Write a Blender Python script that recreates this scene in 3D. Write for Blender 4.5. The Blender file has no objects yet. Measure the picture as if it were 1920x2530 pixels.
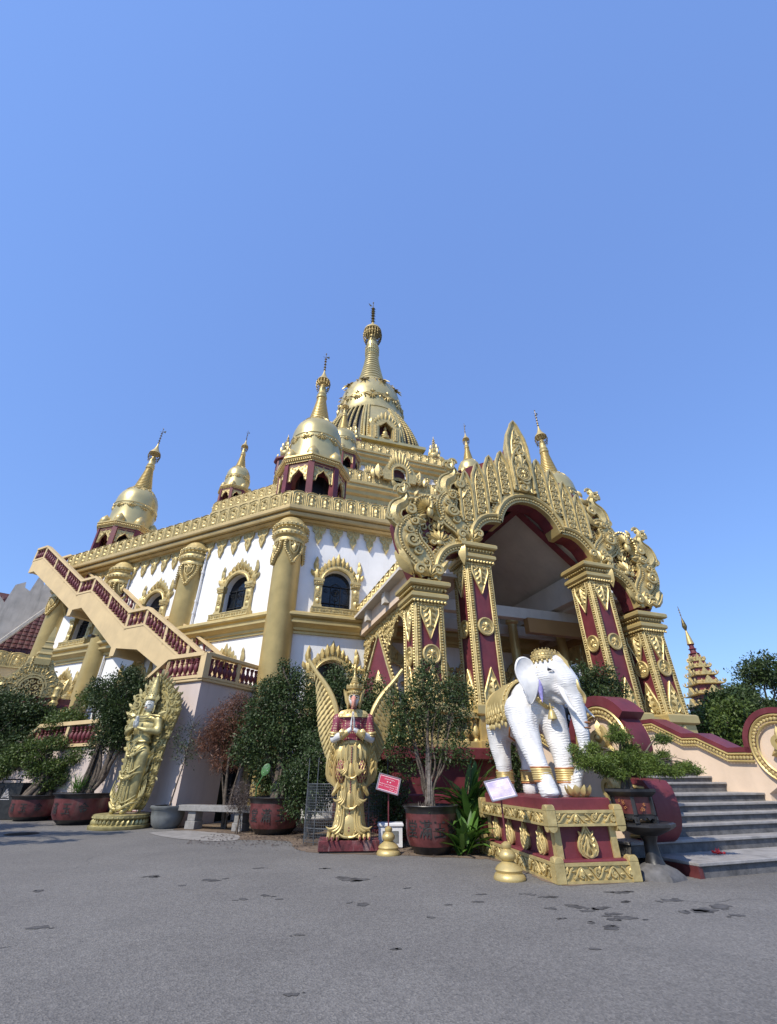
import bpy, bmesh, math, random
import numpy as np
from mathutils import Vector, Matrix
from mathutils.geometry import tessellate_polygon
R = math.radians
C = bpy.context.scene.collection
sc = bpy.context.scene
# ------------------------------------------------------------ camera, sky, sun
cam_d = bpy.data.cameras.new('camera')
cam = bpy.data.objects.new('camera', cam_d); C.objects.link(cam)
cam.location = (0, 0, 1.55); cam.rotation_euler = (R(90 + 30.9), 0, 0)
cam_d.sensor_fit = 'HORIZONTAL'; cam_d.sensor_width = 36; cam_d.lens = 36 * 1090 / 1920
cam_d.clip_start = .05; cam_d.clip_end = 3000
sc.camera = cam
SUN_ANG, SUN_EL = -129, 46
sv = Vector((math.cos(R(SUN_ANG)) * math.cos(R(SUN_EL)), math.sin(R(SUN_ANG)) * math.cos(R(SUN_EL)), math.sin(R(SUN_EL))))
w = bpy.data.worlds.new('World'); sc.world = w; w.use_nodes = True
nt = w.node_tree; bg = nt.nodes['Background']; sky = nt.nodes.new('ShaderNodeTexSky')
sky.sky_type = 'NISHITA'; sky.sun_disc = False; sky.sun_elevation = R(SUN_EL); sky.sun_rotation = math.atan2(sv.x, sv.y)
sky.air_density = 1.5; sky.dust_density = .5; sky.ozone_density = 3.0; sky.altitude = 300
hs = nt.nodes.new('ShaderNodeMix'); hs.data_type = 'RGBA'; hs.blend_type = 'MULTIPLY'; hs.inputs[0].default_value = 1
hs.inputs[7].default_value = (.85, 1.05, 1.3, 1)
fl = nt.nodes.new('ShaderNodeMix'); fl.data_type = 'RGBA'; fl.inputs[0].default_value = .62; fl.inputs[7].default_value = (1.0, 1.72, 4.1, 1)
nt.links.new(sky.outputs[0], hs.inputs[6]); nt.links.new(hs.outputs[2], fl.inputs[6]); nt.links.new(fl.outputs[2], bg.inputs[0]); bg.inputs[1].default_value = .15
sl = bpy.data.lights.new('sun', 'SUN'); sl.energy = 3.7; sl.angle = R(.55); sl.color = (1, .93, .80)
so = bpy.data.objects.new('sun', sl); C.objects.link(so); so.rotation_euler = sv.to_track_quat('Z', 'Y').to_euler(); so.location = (-20, -20, 40)
sc.view_settings.view_transform = 'Standard'; sc.view_settings.look = 'None'
sc.view_settings.exposure = .42; sc.view_settings.gamma = 1

# ------------------------------------------------------------ materials
def mat(name, col, rough=.6, metal=0, var=.12, scale=3., bump=.0, bscale=20., col2=None, spec=.5, stain=0., stain_col=(.2, .18, .15)):
    m = bpy.data.materials.new(name); m.use_nodes = True
    n = m.node_tree.nodes; l = m.node_tree.links; p = n['Principled BSDF']
    p.inputs['Roughness'].default_value = rough; p.inputs['Metallic'].default_value = metal
    p.inputs['Specular IOR Level'].default_value = spec
    tc = n.new('ShaderNodeTexCoord')
    no = n.new('ShaderNodeTexNoise'); no.inputs['Scale'].default_value = scale; no.inputs['Detail'].default_value = 8
    l.new(tc.outputs['Object'], no.inputs['Vector'])
    cr = n.new('ShaderNodeValToRGB'); c2 = col2 or tuple(c * (1 - var * 2.2) for c in col)
    cr.color_ramp.elements[0].position = .3; cr.color_ramp.elements[0].color = (*c2, 1)
    cr.color_ramp.elements[1].position = .68; cr.color_ramp.elements[1].color = (*[min(1, c * (1 + var)) for c in col], 1)
    l.new(no.outputs[0], cr.inputs[0]); out = cr.outputs[0]
    if stain:
        n2 = n.new('ShaderNodeTexNoise'); n2.inputs['Scale'].default_value = 1.3; n2.inputs['Detail'].default_value = 10; n2.inputs['Roughness'].default_value = .7
        mp = n.new('ShaderNodeMapping'); mp.inputs['Scale'].default_value = (2.2, 2.2, .35)
        l.new(tc.outputs['Object'], mp.inputs[0]); l.new(mp.outputs[0], n2.inputs['Vector'])
        r2 = n.new('ShaderNodeValToRGB'); r2.color_ramp.elements[0].position = .52; r2.color_ramp.elements[1].position = .75
        r2.color_ramp.elements[0].color = (0, 0, 0, 1); r2.color_ramp.elements[1].color = (stain, stain, stain, 1)
        l.new(n2.outputs[0], r2.inputs[0])
        mx = n.new('ShaderNodeMix'); mx.data_type = 'RGBA'; l.new(r2.outputs[0], mx.inputs[0]); l.new(out, mx.inputs[6]); mx.inputs[7].default_value = (*stain_col, 1)
        out = mx.outputs[2]
    l.new(out, p.inputs['Base Color'])
    mr = n.new('ShaderNodeMapRange'); mr.inputs[3].default_value = max(.05, rough - .1); mr.inputs[4].default_value = min(1, rough + .12)
    l.new(no.outputs[0], mr.inputs[0]); l.new(mr.outputs[0], p.inputs['Roughness'])
    if bump:
        nb = n.new('ShaderNodeTexNoise'); nb.inputs['Scale'].default_value = bscale; nb.inputs['Detail'].default_value = 6
        l.new(tc.outputs['Object'], nb.inputs['Vector'])
        b = n.new('ShaderNodeBump'); b.inputs['Strength'].default_value = bump; b.inputs['Distance'].default_value = .03
        l.new(nb.outputs[0], b.inputs['Height']); l.new(b.outputs[0], p.inputs['Normal'])
    return m
M_ = {}
M_['gold'] = mat('gold_paint', (.55, .42, .175), .42, .38, .06, 1.5, .2, 9, stain=.22, stain_col=(.34, .26, .12))
M_['dome'] = mat('satin_gold_sheet', (.56, .46, .215), .34, .5, .06, .8, .05, 3, stain=.3, stain_col=(.38, .31, .15))
M_['relief'] = mat('gold_relief_paint', (.57, .445, .195), .45, .4, .12, 5, .3, 14, stain=.3, stain_col=(.27, .2, .09))
M_['dimgold'] = mat('ochre_gold_paint', (.50, .37, .165), .5, .3, .06, 1.2, .2, 8, stain=.3, stain_col=(.28, .2, .1))
M_['white'] = mat('white_wall_paint', (.80, .80, .80), .8, 0, .04, .8, .15, 25, stain=.3, stain_col=(.5, .48, .44))
M_['maroon'] = mat('maroon_paint', (.15, .026, .034), .55, 0, .14, 2, .15, 12, stain=.35, stain_col=(.2, .07, .07))
M_['dmaroon'] = mat('dark_maroon_paint', (.085, .018, .02), .5, 0, .15, 2, .1, 12)
M_['beige'] = mat('beige_wall_paint', (.60, .45, .24), .75, 0, .05, 1.5, .1, 20, stain=.3, stain_col=(.4, .3, .18))
M_['pink'] = mat('pale_pink_wall', (.56, .47, .43), .8, 0, .05, .9, .12, 18, stain=.45, stain_col=(.38, .31, .27))
M_['cream'] = mat('cream_wall', (.72, .56, .42), .8, 0, .05, 1.5, .1, 18, stain=.3, stain_col=(.5, .4, .3))
M_['ceil'] = mat('plain_ceiling_plaster', (.60, .55, .48), .85, 0, .05, 1, .05, 10, stain=.25, stain_col=(.25, .22, .18))
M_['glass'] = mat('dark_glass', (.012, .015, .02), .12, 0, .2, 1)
M_['iron'] = mat('dark_iron', (.02, .02, .022), .5, .4, .2, 8)
M_['hti'] = mat('weathered_gilt_iron', (.20, .15, .06), .45, .7, .3, 6)
M_['stone'] = mat('grey_granite', (.25, .24, .23), .8, 0, .12, 8, .3, 40, stain=.4, stain_col=(.15, .14, .13))
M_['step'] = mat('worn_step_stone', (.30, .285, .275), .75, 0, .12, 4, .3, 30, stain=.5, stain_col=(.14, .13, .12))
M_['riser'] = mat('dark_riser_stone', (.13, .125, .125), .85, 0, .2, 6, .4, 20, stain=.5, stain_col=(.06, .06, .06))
M_['pot'] = mat('red_glazed_pot', (.115, .03, .03), .38, 0, .2, 5, .15, 12, stain=.6, stain_col=(.12, .10, .09))
M_['black'] = mat('black_glaze', (.022, .021, .022), .4, 0, .3, 5, .1, 12, stain=.4, stain_col=(.08, .075, .07))
M_['ink'] = mat('black_ink_brushwork', (.02, .018, .018), .7, 0, .3, 20)
M_['greypot'] = mat('grey_clay', (.16, .17, .17), .7, 0, .12, 5, .1, 15)
M_['bark'] = mat('rough_bark', (.11, .085, .065), .9, 0, .3, 9, .8, 25)
M_['palebark'] = mat('pale_root_bark', (.19, .165, .145), .9, 0, .3, 9, .8, 18)
M_['ewhite'] = mat('weathered_white_plaster', (.68, .67, .66), .55, 0, .08, 5, 0, 12, stain=.4, stain_col=(.50, .40, .34))
M_['skin'] = mat('pale_painted_face', (.66, .66, .60), .5, 0, .05, 6)
M_['pinkbeak'] = mat('pink_beak_paint', (.62, .28, .20), .45, 0, .08, 8)
M_['lilac'] = mat('lilac_paint', (.36, .32, .66), .5, 0, .2, 9)
M_['orange'] = mat('orange_brown_trim', (.46, .19, .07), .5, .1, .15, 8)
M_['deity'] = mat('greenish_antique_gold', (.47, .40, .18), .45, .5, .2, 5, .3, 12, stain=.5, stain_col=(.20, .17, .08))
M_['tile'] = mat('maroon_roof_tile', (.10, .03, .028), .7, 0, .3, 3, .3, 10)
M_['oldconc'] = mat('streaked_old_plaster', (.52, .48, .43), .9, 0, .08, 1.5, .2, 10, stain=.55, stain_col=(.16, .15, .13))
M_['signred'] = mat('red_sign_plate', (.42, .035, .07), .35, 0, .05, 4)
M_['signwhite'] = mat('faded_lilac_sign_plate', (.62, .52, .72), .2, 0, .15, 6)
M_['paper'] = mat('white_lettering', (.8, .76, .76), .6, 0, .02, 4)
M_['frame'] = mat('silver_sign_frame', (.4, .36, .36), .35, .6, .1, 6)
M_['rust'] = mat('worn_maroon_slab', (.13, .022, .028), .7, 0, .3, 5, .4, 18, stain=1., stain_col=(.35, .32, .30))
M_['bin'] = mat('black_bin_plastic', (.018, .019, .02), .45, 0, .2, 8)
M_['wire'] = mat('galvanised_wire', (.13, .14, .15), .5, .6, .2, 8)
M_['dirt'] = mat('bare_brown_soil', (.16, .115, .08), .95, 0, .25, 1.3, .6, 14)
M_['soil'] = mat('dark_potting_soil', (.04, .03, .022), .95, 0, .3, 12, .6, 30)
M_['petal'] = mat('red_petals', (.6, .03, .03), .5, 0, .1, 9)
M_['pipe'] = mat('white_drain_pipe', (.7, .7, .72), .4, 0, .03, 4)
M_['cactus'] = mat('cactus_green', (.09, .22, .07), .45, 0, .2, 8)
M_['plum'] = mat('polka_plum', (.20, .03, .05), .55, 0, .1, 8)

def leafmat(name, a, b, trans=.25):
    m = bpy.data.materials.new(name); m.use_nodes = True
    n = m.node_tree.nodes; l = m.node_tree.links; p = n['Principled BSDF']
    g = n.new('ShaderNodeNewGeometry'); cr = n.new('ShaderNodeValToRGB')
    cr.color_ramp.elements[0].color = (*a, 1); cr.color_ramp.elements[1].color = (*b, 1)
    no = n.new('ShaderNodeTexNoise'); no.inputs['Scale'].default_value = 1.7; tc = n.new('ShaderNodeTexCoord'); l.new(tc.outputs['Object'], no.inputs['Vector'])
    mm = n.new('ShaderNodeMath'); mm.operation = 'MULTIPLY_ADD'; mm.inputs[1].default_value = .55; l.new(g.outputs['Random Per Island'], mm.inputs[0])
    m2 = n.new('ShaderNodeMath'); m2.operation = 'MULTIPLY_ADD'; m2.inputs[1].default_value = 1.2; m2.inputs[2].default_value = -.32; l.new(no.outputs[0], m2.inputs[0]); l.new(m2.outputs[0], mm.inputs[2])
    l.new(mm.outputs[0], cr.inputs[0]); l.new(cr.outputs[0], p.inputs['Base Color'])
    p.inputs['Roughness'].default_value = .5; p.inputs['Specular IOR Level'].default_value = .4
    t = n.new('ShaderNodeBsdfTranslucent'); l.new(cr.outputs[0], t.inputs[0]); mx = n.new('ShaderNodeMixShader'); mx.inputs[0].default_value = trans
    l.new(p.outputs[0], mx.inputs[1]); l.new(t.outputs[0], mx.inputs[2]); l.new(mx.outputs[0], n['Material Output'].inputs[0])
    return m
M_['leaf'] = leafmat('dark_small_leaves', (.012, .026, .009), (.068, .105, .028), .14)
M_['leaf2'] = leafmat('bright_small_leaves', (.028, .055, .012), (.12, .17, .035), .18)
M_['leafred'] = leafmat('reddish_dry_sprays', (.07, .045, .03), (.24, .10, .06))
M_['leafdry'] = leafmat('grey_dry_twigs', (.06, .045, .045), (.17, .13, .11))
M_['lily'] = leafmat('broad_green_blades', (.03, .08, .015), (.12, .24, .04))
M_['needle'] = leafmat('podocarpus_leaves', (.035, .07, .014), (.17, .23, .04), .2)

# ------------------------------------------------------------ mesh builder
ICO_V, ICO_F = None, None
def _ico():
    global ICO_V, ICO_F
    b = bmesh.new(); bmesh.ops.create_icosphere(b, subdivisions=1, radius=1)
    ICO_V = [tuple(v.co) for v in b.verts]; ICO_F = [[v.index for v in f.verts] for f in b.faces]; b.free()
_ico()
class MB:
    def __init__(s): s.v = []; s.f = []; s.m = []; s.M = Matrix.Identity(4); s.k = 0
    def at(s, *loc, rz=0, rx=0, ry=0, sc=(1, 1, 1)):
        s.M = Matrix.Translation(loc) @ Matrix.Rotation(R(rz), 4, 'Z') @ Matrix.Rotation(R(ry), 4, 'Y') @ Matrix.Rotation(R(rx), 4, 'X') @ Matrix.Diagonal((*sc, 1)); return s
    def add(s, vs, fs, k=None):
        o = len(s.v); M = s.M
        for v in vs: s.v.append(tuple(M @ Vector(v)))
        for f in fs: s.f.append([i + o for i in f]); s.m.append(s.k if k is None else k)
    def box(s, x0, x1, y0, y1, z0, z1, bev=0, k=None):
        if bev:
            b = bev; P = [(x0, y0), (x1, y0), (x1, y1), (x0, y1)]
            ring = lambda d, z: [(x0 + d, y0 + d, z), (x1 - d, y0 + d, z), (x1 - d, y1 - d, z), (x0 + d, y1 - d, z)]
            vs = ring(b, z0) + ring(0, z0 + b) + ring(0, z1 - b) + ring(b, z1)
            fs = [[3, 2, 1, 0], [12, 13, 14, 15]]
            for r in range(3):
                for i in range(4): j = (i + 1) % 4; fs.append([r * 4 + i, r * 4 + j, r * 4 + 4 + j, r * 4 + 4 + i])
            s.add(vs, fs, k)
        else:
            vs = [(x, y, z) for z in (z0, z1) for x, y in ((x0, y0), (x1, y0), (x1, y1), (x0, y1))]
            s.add(vs, [[3, 2, 1, 0], [4, 5, 6, 7], [0, 1, 5, 4], [1, 2, 6, 5], [2, 3, 7, 6], [3, 0, 4, 7]], k)
    def lathe(s, prof, n=16, ang0=0, cap=True, k=None, sq=None):
        vs = []; fs = []
        for r, z in prof:
            for i in range(n):
                a = ang0 + 2 * math.pi * i / n; vs.append((r * math.cos(a), r * math.sin(a), z))
        for q in range(len(prof) - 1):
            for i in range(n): j = (i + 1) % n; fs.append([q * n + i, q * n + j, (q + 1) * n + j, (q + 1) * n + i])
        if cap:
            fs.append(list(range(n))[::-1]); fs.append([(len(prof) - 1) * n + i for i in range(n)])
        s.add(vs, fs, k)
    def tube(s, pts, rad, n=7, flat=1., k=None, cap=True):
        P = [Vector(p) for p in pts]; vs = []; fs = []; L = len(P)
        if not hasattr(rad, '__len__'): rad = [rad] * L
        up = Vector((0, 1, .001)); pv = None
        for i, p in enumerate(P):
            t = (P[min(i + 1, L - 1)] - P[max(i - 1, 0)]);
            if t.length < 1e-9: t = Vector((0, 0, 1))
            t.normalize()
            if pv is None:
                a = up if abs(t.dot(up)) < .95 else Vector((1, 0, 0))
            else: a = pv
            b = (a - t * a.dot(t))
            if b.length < 1e-6: b = Vector((1, 0, 0)).cross(t)
            b.normalize(); pv = b; c = t.cross(b)
            for j in range(n):
                th = 2 * math.pi * j / n; q = p + (b * math.cos(th) * flat + c * math.sin(th)) * rad[i]; vs.append(tuple(q))
        for i in range(L - 1):
            for j in range(n): jj = (j + 1) % n; fs.append([i * n + j, i * n + jj, (i + 1) * n + jj, (i + 1) * n + j])
        if cap: fs.append(list(range(n))[::-1]); fs.append([(L - 1) * n + j for j in range(n)])
        s.add(vs, fs, k)
    def bead(s, x, y, z, r, sy=1, sz=1, sx=1, k=None): s.add([(x + v[0] * r * sx, y + v[1] * r * sy, z + v[2] * r * sz) for v in ICO_V], ICO_F, k)
    def ball(s, x, y, z, rx, ry=None, rz=None, n=14, k=None):
        ry = ry or rx; rz = rz or rx; m = n // 2 + 1; vs = []; fs = []
        for i in range(m):
            th = math.pi * i / (m - 1); rr = max(math.sin(th), .01)
            for j in range(n): a = 2 * math.pi * j / n; vs.append((x + rx * rr * math.cos(a), y + ry * rr * math.sin(a), z + rz * math.cos(th)))
        for i in range(m - 1):
            for j in range(n): jj = (j + 1) % n; fs.append([i * n + j, (i + 1) * n + j, (i + 1) * n + jj, i * n + jj])
        s.add(vs, fs, k)
    def slab(s, out, y0, y1, holes=(), k=None):
        """polygon in xz (front at y0, back at y1)"""
        loops = [out] + list(holes); flat = [p for l in loops for p in l]; n = len(flat)
        tr = tessellate_polygon([[Vector((p[0], p[1], 0)) for p in l] for l in loops])
        vs = [(p[0], y0, p[1]) for p in flat] + [(p[0], y1, p[1]) for p in flat]
        fs = [list(t) for t in tr] + [[i + n for i in t][::-1] for t in tr]; o = 0
        for l in loops:
            m = len(l)
            for i in range(m): j = (i + 1) % m; fs.append([o + i, o + j, o + j + n, o + i + n])
            o += m
        s.add(vs, fs, k)
    # ---- relief motifs, drawn in the xz plane, growing toward -y
    def leaf(s, x, z, ang, ln, wd, th=.06, y=0, k=None):
        ca, sa = math.cos(R(ang)), math.sin(R(ang)); pts = [(0, 0), (.25, .42), (.55, .5), (.8, .28), (1, 0), (.8, -.28), (.55, -.5), (.25, -.42)]
        vs = [(x + ca * u * ln - sa * v * wd, y, z + sa * u * ln + ca * v * wd) for u, v in pts]
        vs += [(x + ca * u * ln, y - th * q, z + sa * u * ln) for u, q in ((.12, .6), (.4, 1), (.75, .8))]
        fs = [[0, 1, 8], [1, 2, 9, 8], [2, 3, 10, 9], [3, 4, 10], [4, 5, 10], [5, 6, 9, 10], [6, 7, 8, 9], [7, 0, 8]]
        s.add(vs, fs, k)
    def curl(s, x, z, r, ang=0, turns=1.4, hand=1, th=None, y=0, n=11, k=None):
        th = th or r * .28; pts = []; rd = []; n = max(n, 20) if r > .13 else n
        for i in range(n):
            q = i / (n - 1); a = R(ang) + hand * turns * 2 * math.pi * q; rr = r * (1 - .82 * q)
            pts.append((x + rr * math.cos(a), y - th * .35 * (1 + q), z + rr * math.sin(a))); rd.append(th * (.45 + .75 * math.sin(math.pi * min(1, q + .12)) * .8))
        s.tube(pts, rd, 5, k=k); s.bead(x, y - th * .6, z, th * .9, k=k)
    def beads(s, path, r, y=0, step=None, k=None, sy=.8):
        step = step or r * 2.15; acc = 0
        for a, b in zip(path[:-1], path[1:]):
            L = math.hypot(b[0] - a[0], b[1] - a[1]); 
            while acc < L:
                q = acc / L; s.bead(a[0] + (b[0] - a[0]) * q, y, a[1] + (b[1] - a[1]) * q, r, sy=sy, k=k); acc += step
            acc -= L
    def rim(s, path, r, y=0, n=5, k=None, close=False):
        p = [(a, y, b) for a, b in path]
        if close: p.append(p[0])
        s.tube(p, r, n, k=k)
    def fill(s, poly, size, seed=0, y=0, k=None, dens=1.0):
        rnd = random.Random(seed); xs = [p[0] for p in poly]; zs = [p[1] for p in poly]
        x0, x1, z0, z1 = min(xs), max(xs), min(zs), max(zs); row = 0; z = z0 + size * .5
        while z < z1:
            x = x0 + size * (.5 if row % 2 else 1.0); c = 0
            while x < x1:
                px, pz = x + rnd.uniform(-.12, .12) * size, z + rnd.uniform(-.12, .12) * size
                if inpoly(px, pz, poly):
                    h = 1 if (row + c) % 2 else -1
                    s.curl(px, pz, size * rnd.uniform(.42, .52), rnd.uniform(0, 360), 1.25, h, size * .13, y, 9, k)
                    a = rnd.uniform(0, 360); s.leaf(px + size * .45 * math.cos(R(a)), pz + size * .45 * math.sin(R(a)), a + h * 60, size * .55, size * .26, size * .16, y, k)
                    a += 140; s.leaf(px + size * .4 * math.cos(R(a)), pz + size * .4 * math.sin(R(a)), a + h * 50, size * .45, size * .22, size * .14, y, k)
                x += size * 1.05; c += 1
            z += size * .92; row += 1
    def mesh(s, name, mats, smooth=40, recalc=False):
        me = bpy.data.meshes.new(name); me.from_pydata(s.v, [], s.f)
        for m in (mats if isinstance(mats, (list, tuple)) else [mats]): me.materials.append(M_[m] if isinstance(m, str) else m)
        if any(s.m): me.polygons.foreach_set('material_index', s.m)
        if recalc:
            b = bmesh.new(); b.from_mesh(me); bmesh.ops.recalc_face_normals(b, faces=b.faces); b.to_mesh(me); b.free()
        if smooth:
            me.polygons.foreach_set('use_smooth', [True] * len(me.polygons)); me.set_sharp_from_angle(angle=R(smooth))
        me.update(); return me
def inpoly(x, y, P):
    c = False; j = len(P) - 1
    for i in range(len(P)):
        if (P[i][1] > y) != (P[j][1] > y) and x < (P[j][0] - P[i][0]) * (y - P[i][1]) / (P[j][1] - P[i][1]) + P[i][0]: c = not c
        j = i
    return c
def offset(path, d):
    out = []
    for i, p in enumerate(path):
        a = path[max(0, i - 1)]; b = path[min(len(path) - 1, i + 1)]; dx, dz = b[0] - a[0], b[1] - a[1]; L = math.hypot(dx, dz) or 1
        out.append((p[0] - dz / L * d, p[1] + dx / L * d))
    return out
def smooth(path, n=4):
    out = []; P = [path[0]] + list(path) + [path[-1]]
    for i in range(1, len(P) - 2):
        for q in range(n):
            t = q / n; out.append(tuple(.5 * ((2 * b) + (-a + c) * t + (2 * a - 5 * b + 4 * c - d) * t * t + (-a + 3 * b - 3 * c + d) * t ** 3) for a, b, c, d in zip(P[i - 1], P[i], P[i + 1], P[i + 2])))
    out.append(tuple(path[-1])); return out
# ------------------------------------------------------------ object helpers
def props(o, label=None, cat=None, group=None, kind=None):
    if label: o['label'] = label
    if cat: o['category'] = cat
    if group: o['group'] = group
    if kind: o['kind'] = kind
    return o
def root(name, loc, rz, label, cat, group=None):
    o = bpy.data.objects.new(name, None); C.objects.link(o); o.location = loc; o.rotation_euler = (0, 0, R(rz)); o.empty_display_size = .2
    return props(o, label, cat, group)
def link(name, me, parent=None, loc=(0, 0, 0), rz=0):
    o = bpy.data.objects.new(name, me); C.objects.link(o); o.location = loc; o.rotation_euler = (0, 0, R(rz))
    if parent: o.parent = parent
    return o
def part(name, mb, mats, parent, loc=(0, 0, 0), rz=0, smooth=40, recalc=False, label=None):
    o = link(name, mb.mesh(name, mats, smooth, recalc), parent, loc, rz)
    if label: o['label'] = label
    return o
def copy_tree(o, parent=None):
    c = o.copy(); C.objects.link(c)
    if parent: c.parent = parent
    for ch in [x for x in KIDS.get(o.name, [])]: copy_tree(ch, c)
    return c
KIDS = {}
def reg(o):
    KIDS[o.name] = [x for x in C.objects if x.parent == o]
    for x in KIDS[o.name]: reg(x)
def organic(name, prims, mats, parent, voxel=.03, it=6, loc=(0, 0, 0), rz=0, bump=None):
    """one continuous skin from tapered capsules ('c',p,r,q,r) and ellipsoids ('e',c,radii,rot z)"""
    b = MB()
    for p in prims:
        if p[0] == 'c':
            _, a, ra, q, rb = p; b.at(0, 0, 0)
            b.tube([a, q], [ra, rb], 14); b.ball(*a, ra, n=14); b.ball(*q, rb, n=14)
        else:
            _, c, r = p[:3]; b.at(*c, rz=p[3] if len(p) > 3 else 0, ry=p[4] if len(p) > 4 else 0); b.ball(0, 0, 0, *r, n=18)
    me = b.mesh('tmp', mats, 0); o = bpy.data.objects.new('tmp', me); C.objects.link(o)
    m = o.modifiers.new('r', 'REMESH'); m.mode = 'VOXEL'; m.voxel_size = voxel; m.use_smooth_shade = True
    m = o.modifiers.new('s', 'SMOOTH'); m.iterations = it; m.factor = .5
    dg = bpy.context.evaluated_depsgraph_get(); ev = o.evaluated_get(dg); nm = bpy.data.meshes.new_from_object(ev)
    bpy.data.objects.remove(o); nm.name = name
    if not nm.materials:
        nm.materials.append(M_[mats])
    return link(name, nm, parent, loc, rz)
U = (math.cos(R(19)), math.sin(R(19))); N = (-U[1], U[0])
def W(s, t, z=0): return (s * U[0] + t * N[0], s * U[1] + t * N[1], z)
# ------------------------------------------------------------ ground
def asphalt():
    m = bpy.data.materials.new('worn_asphalt'); m.use_nodes = True
    n = m.node_tree.nodes; l = m.node_tree.links; p = n['Principled BSDF']; tc = n.new('ShaderNodeTexCoord')
    def noise(sc_, det=4, rough=.6, mp=None):
        t = n.new('ShaderNodeTexNoise'); t.inputs['Scale'].default_value = sc_; t.inputs['Detail'].default_value = det; t.inputs['Roughness'].default_value = rough
        l.new(tc.outputs['Object'], t.inputs['Vector']); return t.outputs[0]
    def ramp(i, a, b, ca, cb):
        r = n.new('ShaderNodeValToRGB'); r.color_ramp.elements[0].position = a; r.color_ramp.elements[1].position = b
        r.color_ramp.elements[0].color = (*ca, 1); r.color_ramp.elements[1].color = (*cb, 1); l.new(i, r.inputs[0]); return r.outputs[0]
    def mix(f, a, b, mode='MIX'):
        x = n.new('ShaderNodeMix'); x.data_type = 'RGBA'; x.blend_type = mode
        if hasattr(f, 'links'): l.new(f, x.inputs[0])
        else: x.inputs[0].default_value = f
        for i, v in ((6, a), (7, b)):
            if isinstance(v, tuple): x.inputs[i].default_value = (*v, 1)
            else: l.new(v, x.inputs[i])
        return x.outputs[2]
    base = ramp(noise(.35, 9, .65), .32, .68, (.134, .125, .118), (.182, .171, .160))
    vo = n.new('ShaderNodeTexVoronoi'); vo.inputs['Scale'].default_value = 55; l.new(tc.outputs['Object'], vo.inputs['Vector'])
    grit = ramp(vo.outputs['Color'], .0, 1., (.68, .68, .68), (1.36, 1.36, 1.34))
    c = mix(1., base, grit, 'MULTIPLY')
    big = ramp(noise(14, 6, .8), .35, .7, (.8, .8, .8), (1.15, 1.14, 1.12)); c = mix(1., c, big, 'MULTIPLY')
    st = ramp(noise(.5, 8, .7), .55, .75, (0, 0, 0), (.35, .35, .35)); c = mix(st, c, (.06, .058, .056))
    st2 = ramp(noise(3.1, 5, .6), .70, .72, (0, 0, 0), (.8, .8, .8)); c = mix(st2, c, (.03, .03, .03))
    l.new(c, p.inputs['Base Color']); p.inputs['Roughness'].default_value = .85
    b = n.new('ShaderNodeBump'); b.inputs['Strength'].default_value = .55; b.inputs['Distance'].default_value = .012
    l.new(vo.outputs['Distance'], b.inputs['Height']); l.new(b.outputs[0], p.inputs['Normal'])
    return m
M_['asphalt'] = asphalt()
g = MB(); g.add([(-1500, -600, 0), (1500, -600, 0), (1500, 2500, 0), (-1500, 2500, 0)], [[0, 1, 2, 3]])
props(part('ground', g, 'asphalt', None, smooth=0), 'grey worn asphalt forecourt with dark oil spots', 'ground', kind='structure')
spots = [(-3.08, 9.83, .14), (-.56, 9.77, .10), (-.36, 8.15, .1), (-1.86, 8.69, .07), (-2.13, 8.46, .07), (-1.6, 8.46, .05), (-.62, 9.9, .22), (.84, 8.13, .05), (.54, 7.49, .05), (2.16, 8.77, .08), (2.4, 8.6, .1), (2.21, 7.93, .07), (2.58, 8.04, .12), (2.66, 7.8, .08), (2.87, 7.93, .1), (2.94, 7.66, .09), (3.01, 7.47, .12), (2.8, 7.4, .06), (2.65, 7.05, .11), (2.49, 7.26, .05), (2.18, 7.43, .05), (4.24, 7.83, .17), (3.92, 7.74, .08), (4.11, 8.39, .12), (4.59, 8.04, .15), (4.51, 7.59, .08), (1.3, 8.3, .06), (-4.21, 10.16, .12), (-4.17, 7.05, .1), (2.15, 6.29, .05), (-.8, 5.17, .05), (.08, 6.29, .05), (-1.01, 6.77, .05), (1.42, 8.77, .07), (-1.26, 10.96, .09), (-2.54, 11.01, .1), (-3.4, 9.4, .06), (3.4, 8.3, .07), (3.6, 8.9, .12), (.3, 9.2, .05), (-5.5, 9, .09)]
rnd = random.Random(21); g = MB()
for x, y, r in spots:
    for q in range(rnd.choice((1, 2, 2, 3))):
        ox, oy = (0, 0) if q == 0 else (rnd.uniform(-2.2, 2.2) * r, rnd.uniform(-1, 1) * r); rr = r * (1 if q == 0 else rnd.uniform(.25, .6)); n = 18; ph = [rnd.uniform(0, 6.28) for _ in range(3)]
        P = [(x + ox + rr * (1 + .28 * math.sin(2 * t + ph[0]) + .2 * math.sin(5 * t + ph[1]) + .12 * math.sin(9 * t + ph[2])) * math.cos(t), y + oy + .8 * rr * (1 + .28 * math.sin(2 * t + ph[0]) + .2 * math.sin(5 * t + ph[1])) * math.sin(t)) for t in [k * 6.283 / n for k in range(n)]]
        g.add([(a, b, .004) for a, b in P] + [(x + ox, y + oy, .004)], [[i, (i + 1) % n, n] for i in range(n)])
M_['oil'] = mat('oil_stain', (.088, .083, .08), .75, 0, .3, 6, .3, 40)
props(part('ground_stains', g, 'oil', None, smooth=0), 'dark oily spots scattered over the asphalt', 'stain', kind='structure')
g = MB(); g.at(-11.4, 16.9, 0); g.lathe([(.46, .002), (.46, .012), (.40, .013), (.39, .008), (.01, .008)], 32)
for k in range(-3, 4): g.box(-.3, .3, k * .1 - .02, k * .1 + .02, .008, .016)
props(part('manhole_cover', g, 'iron', None, smooth=0), 'round iron manhole cover in the asphalt near the left edge', 'manhole cover')
rnd = random.Random(5); g = MB()
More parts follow.
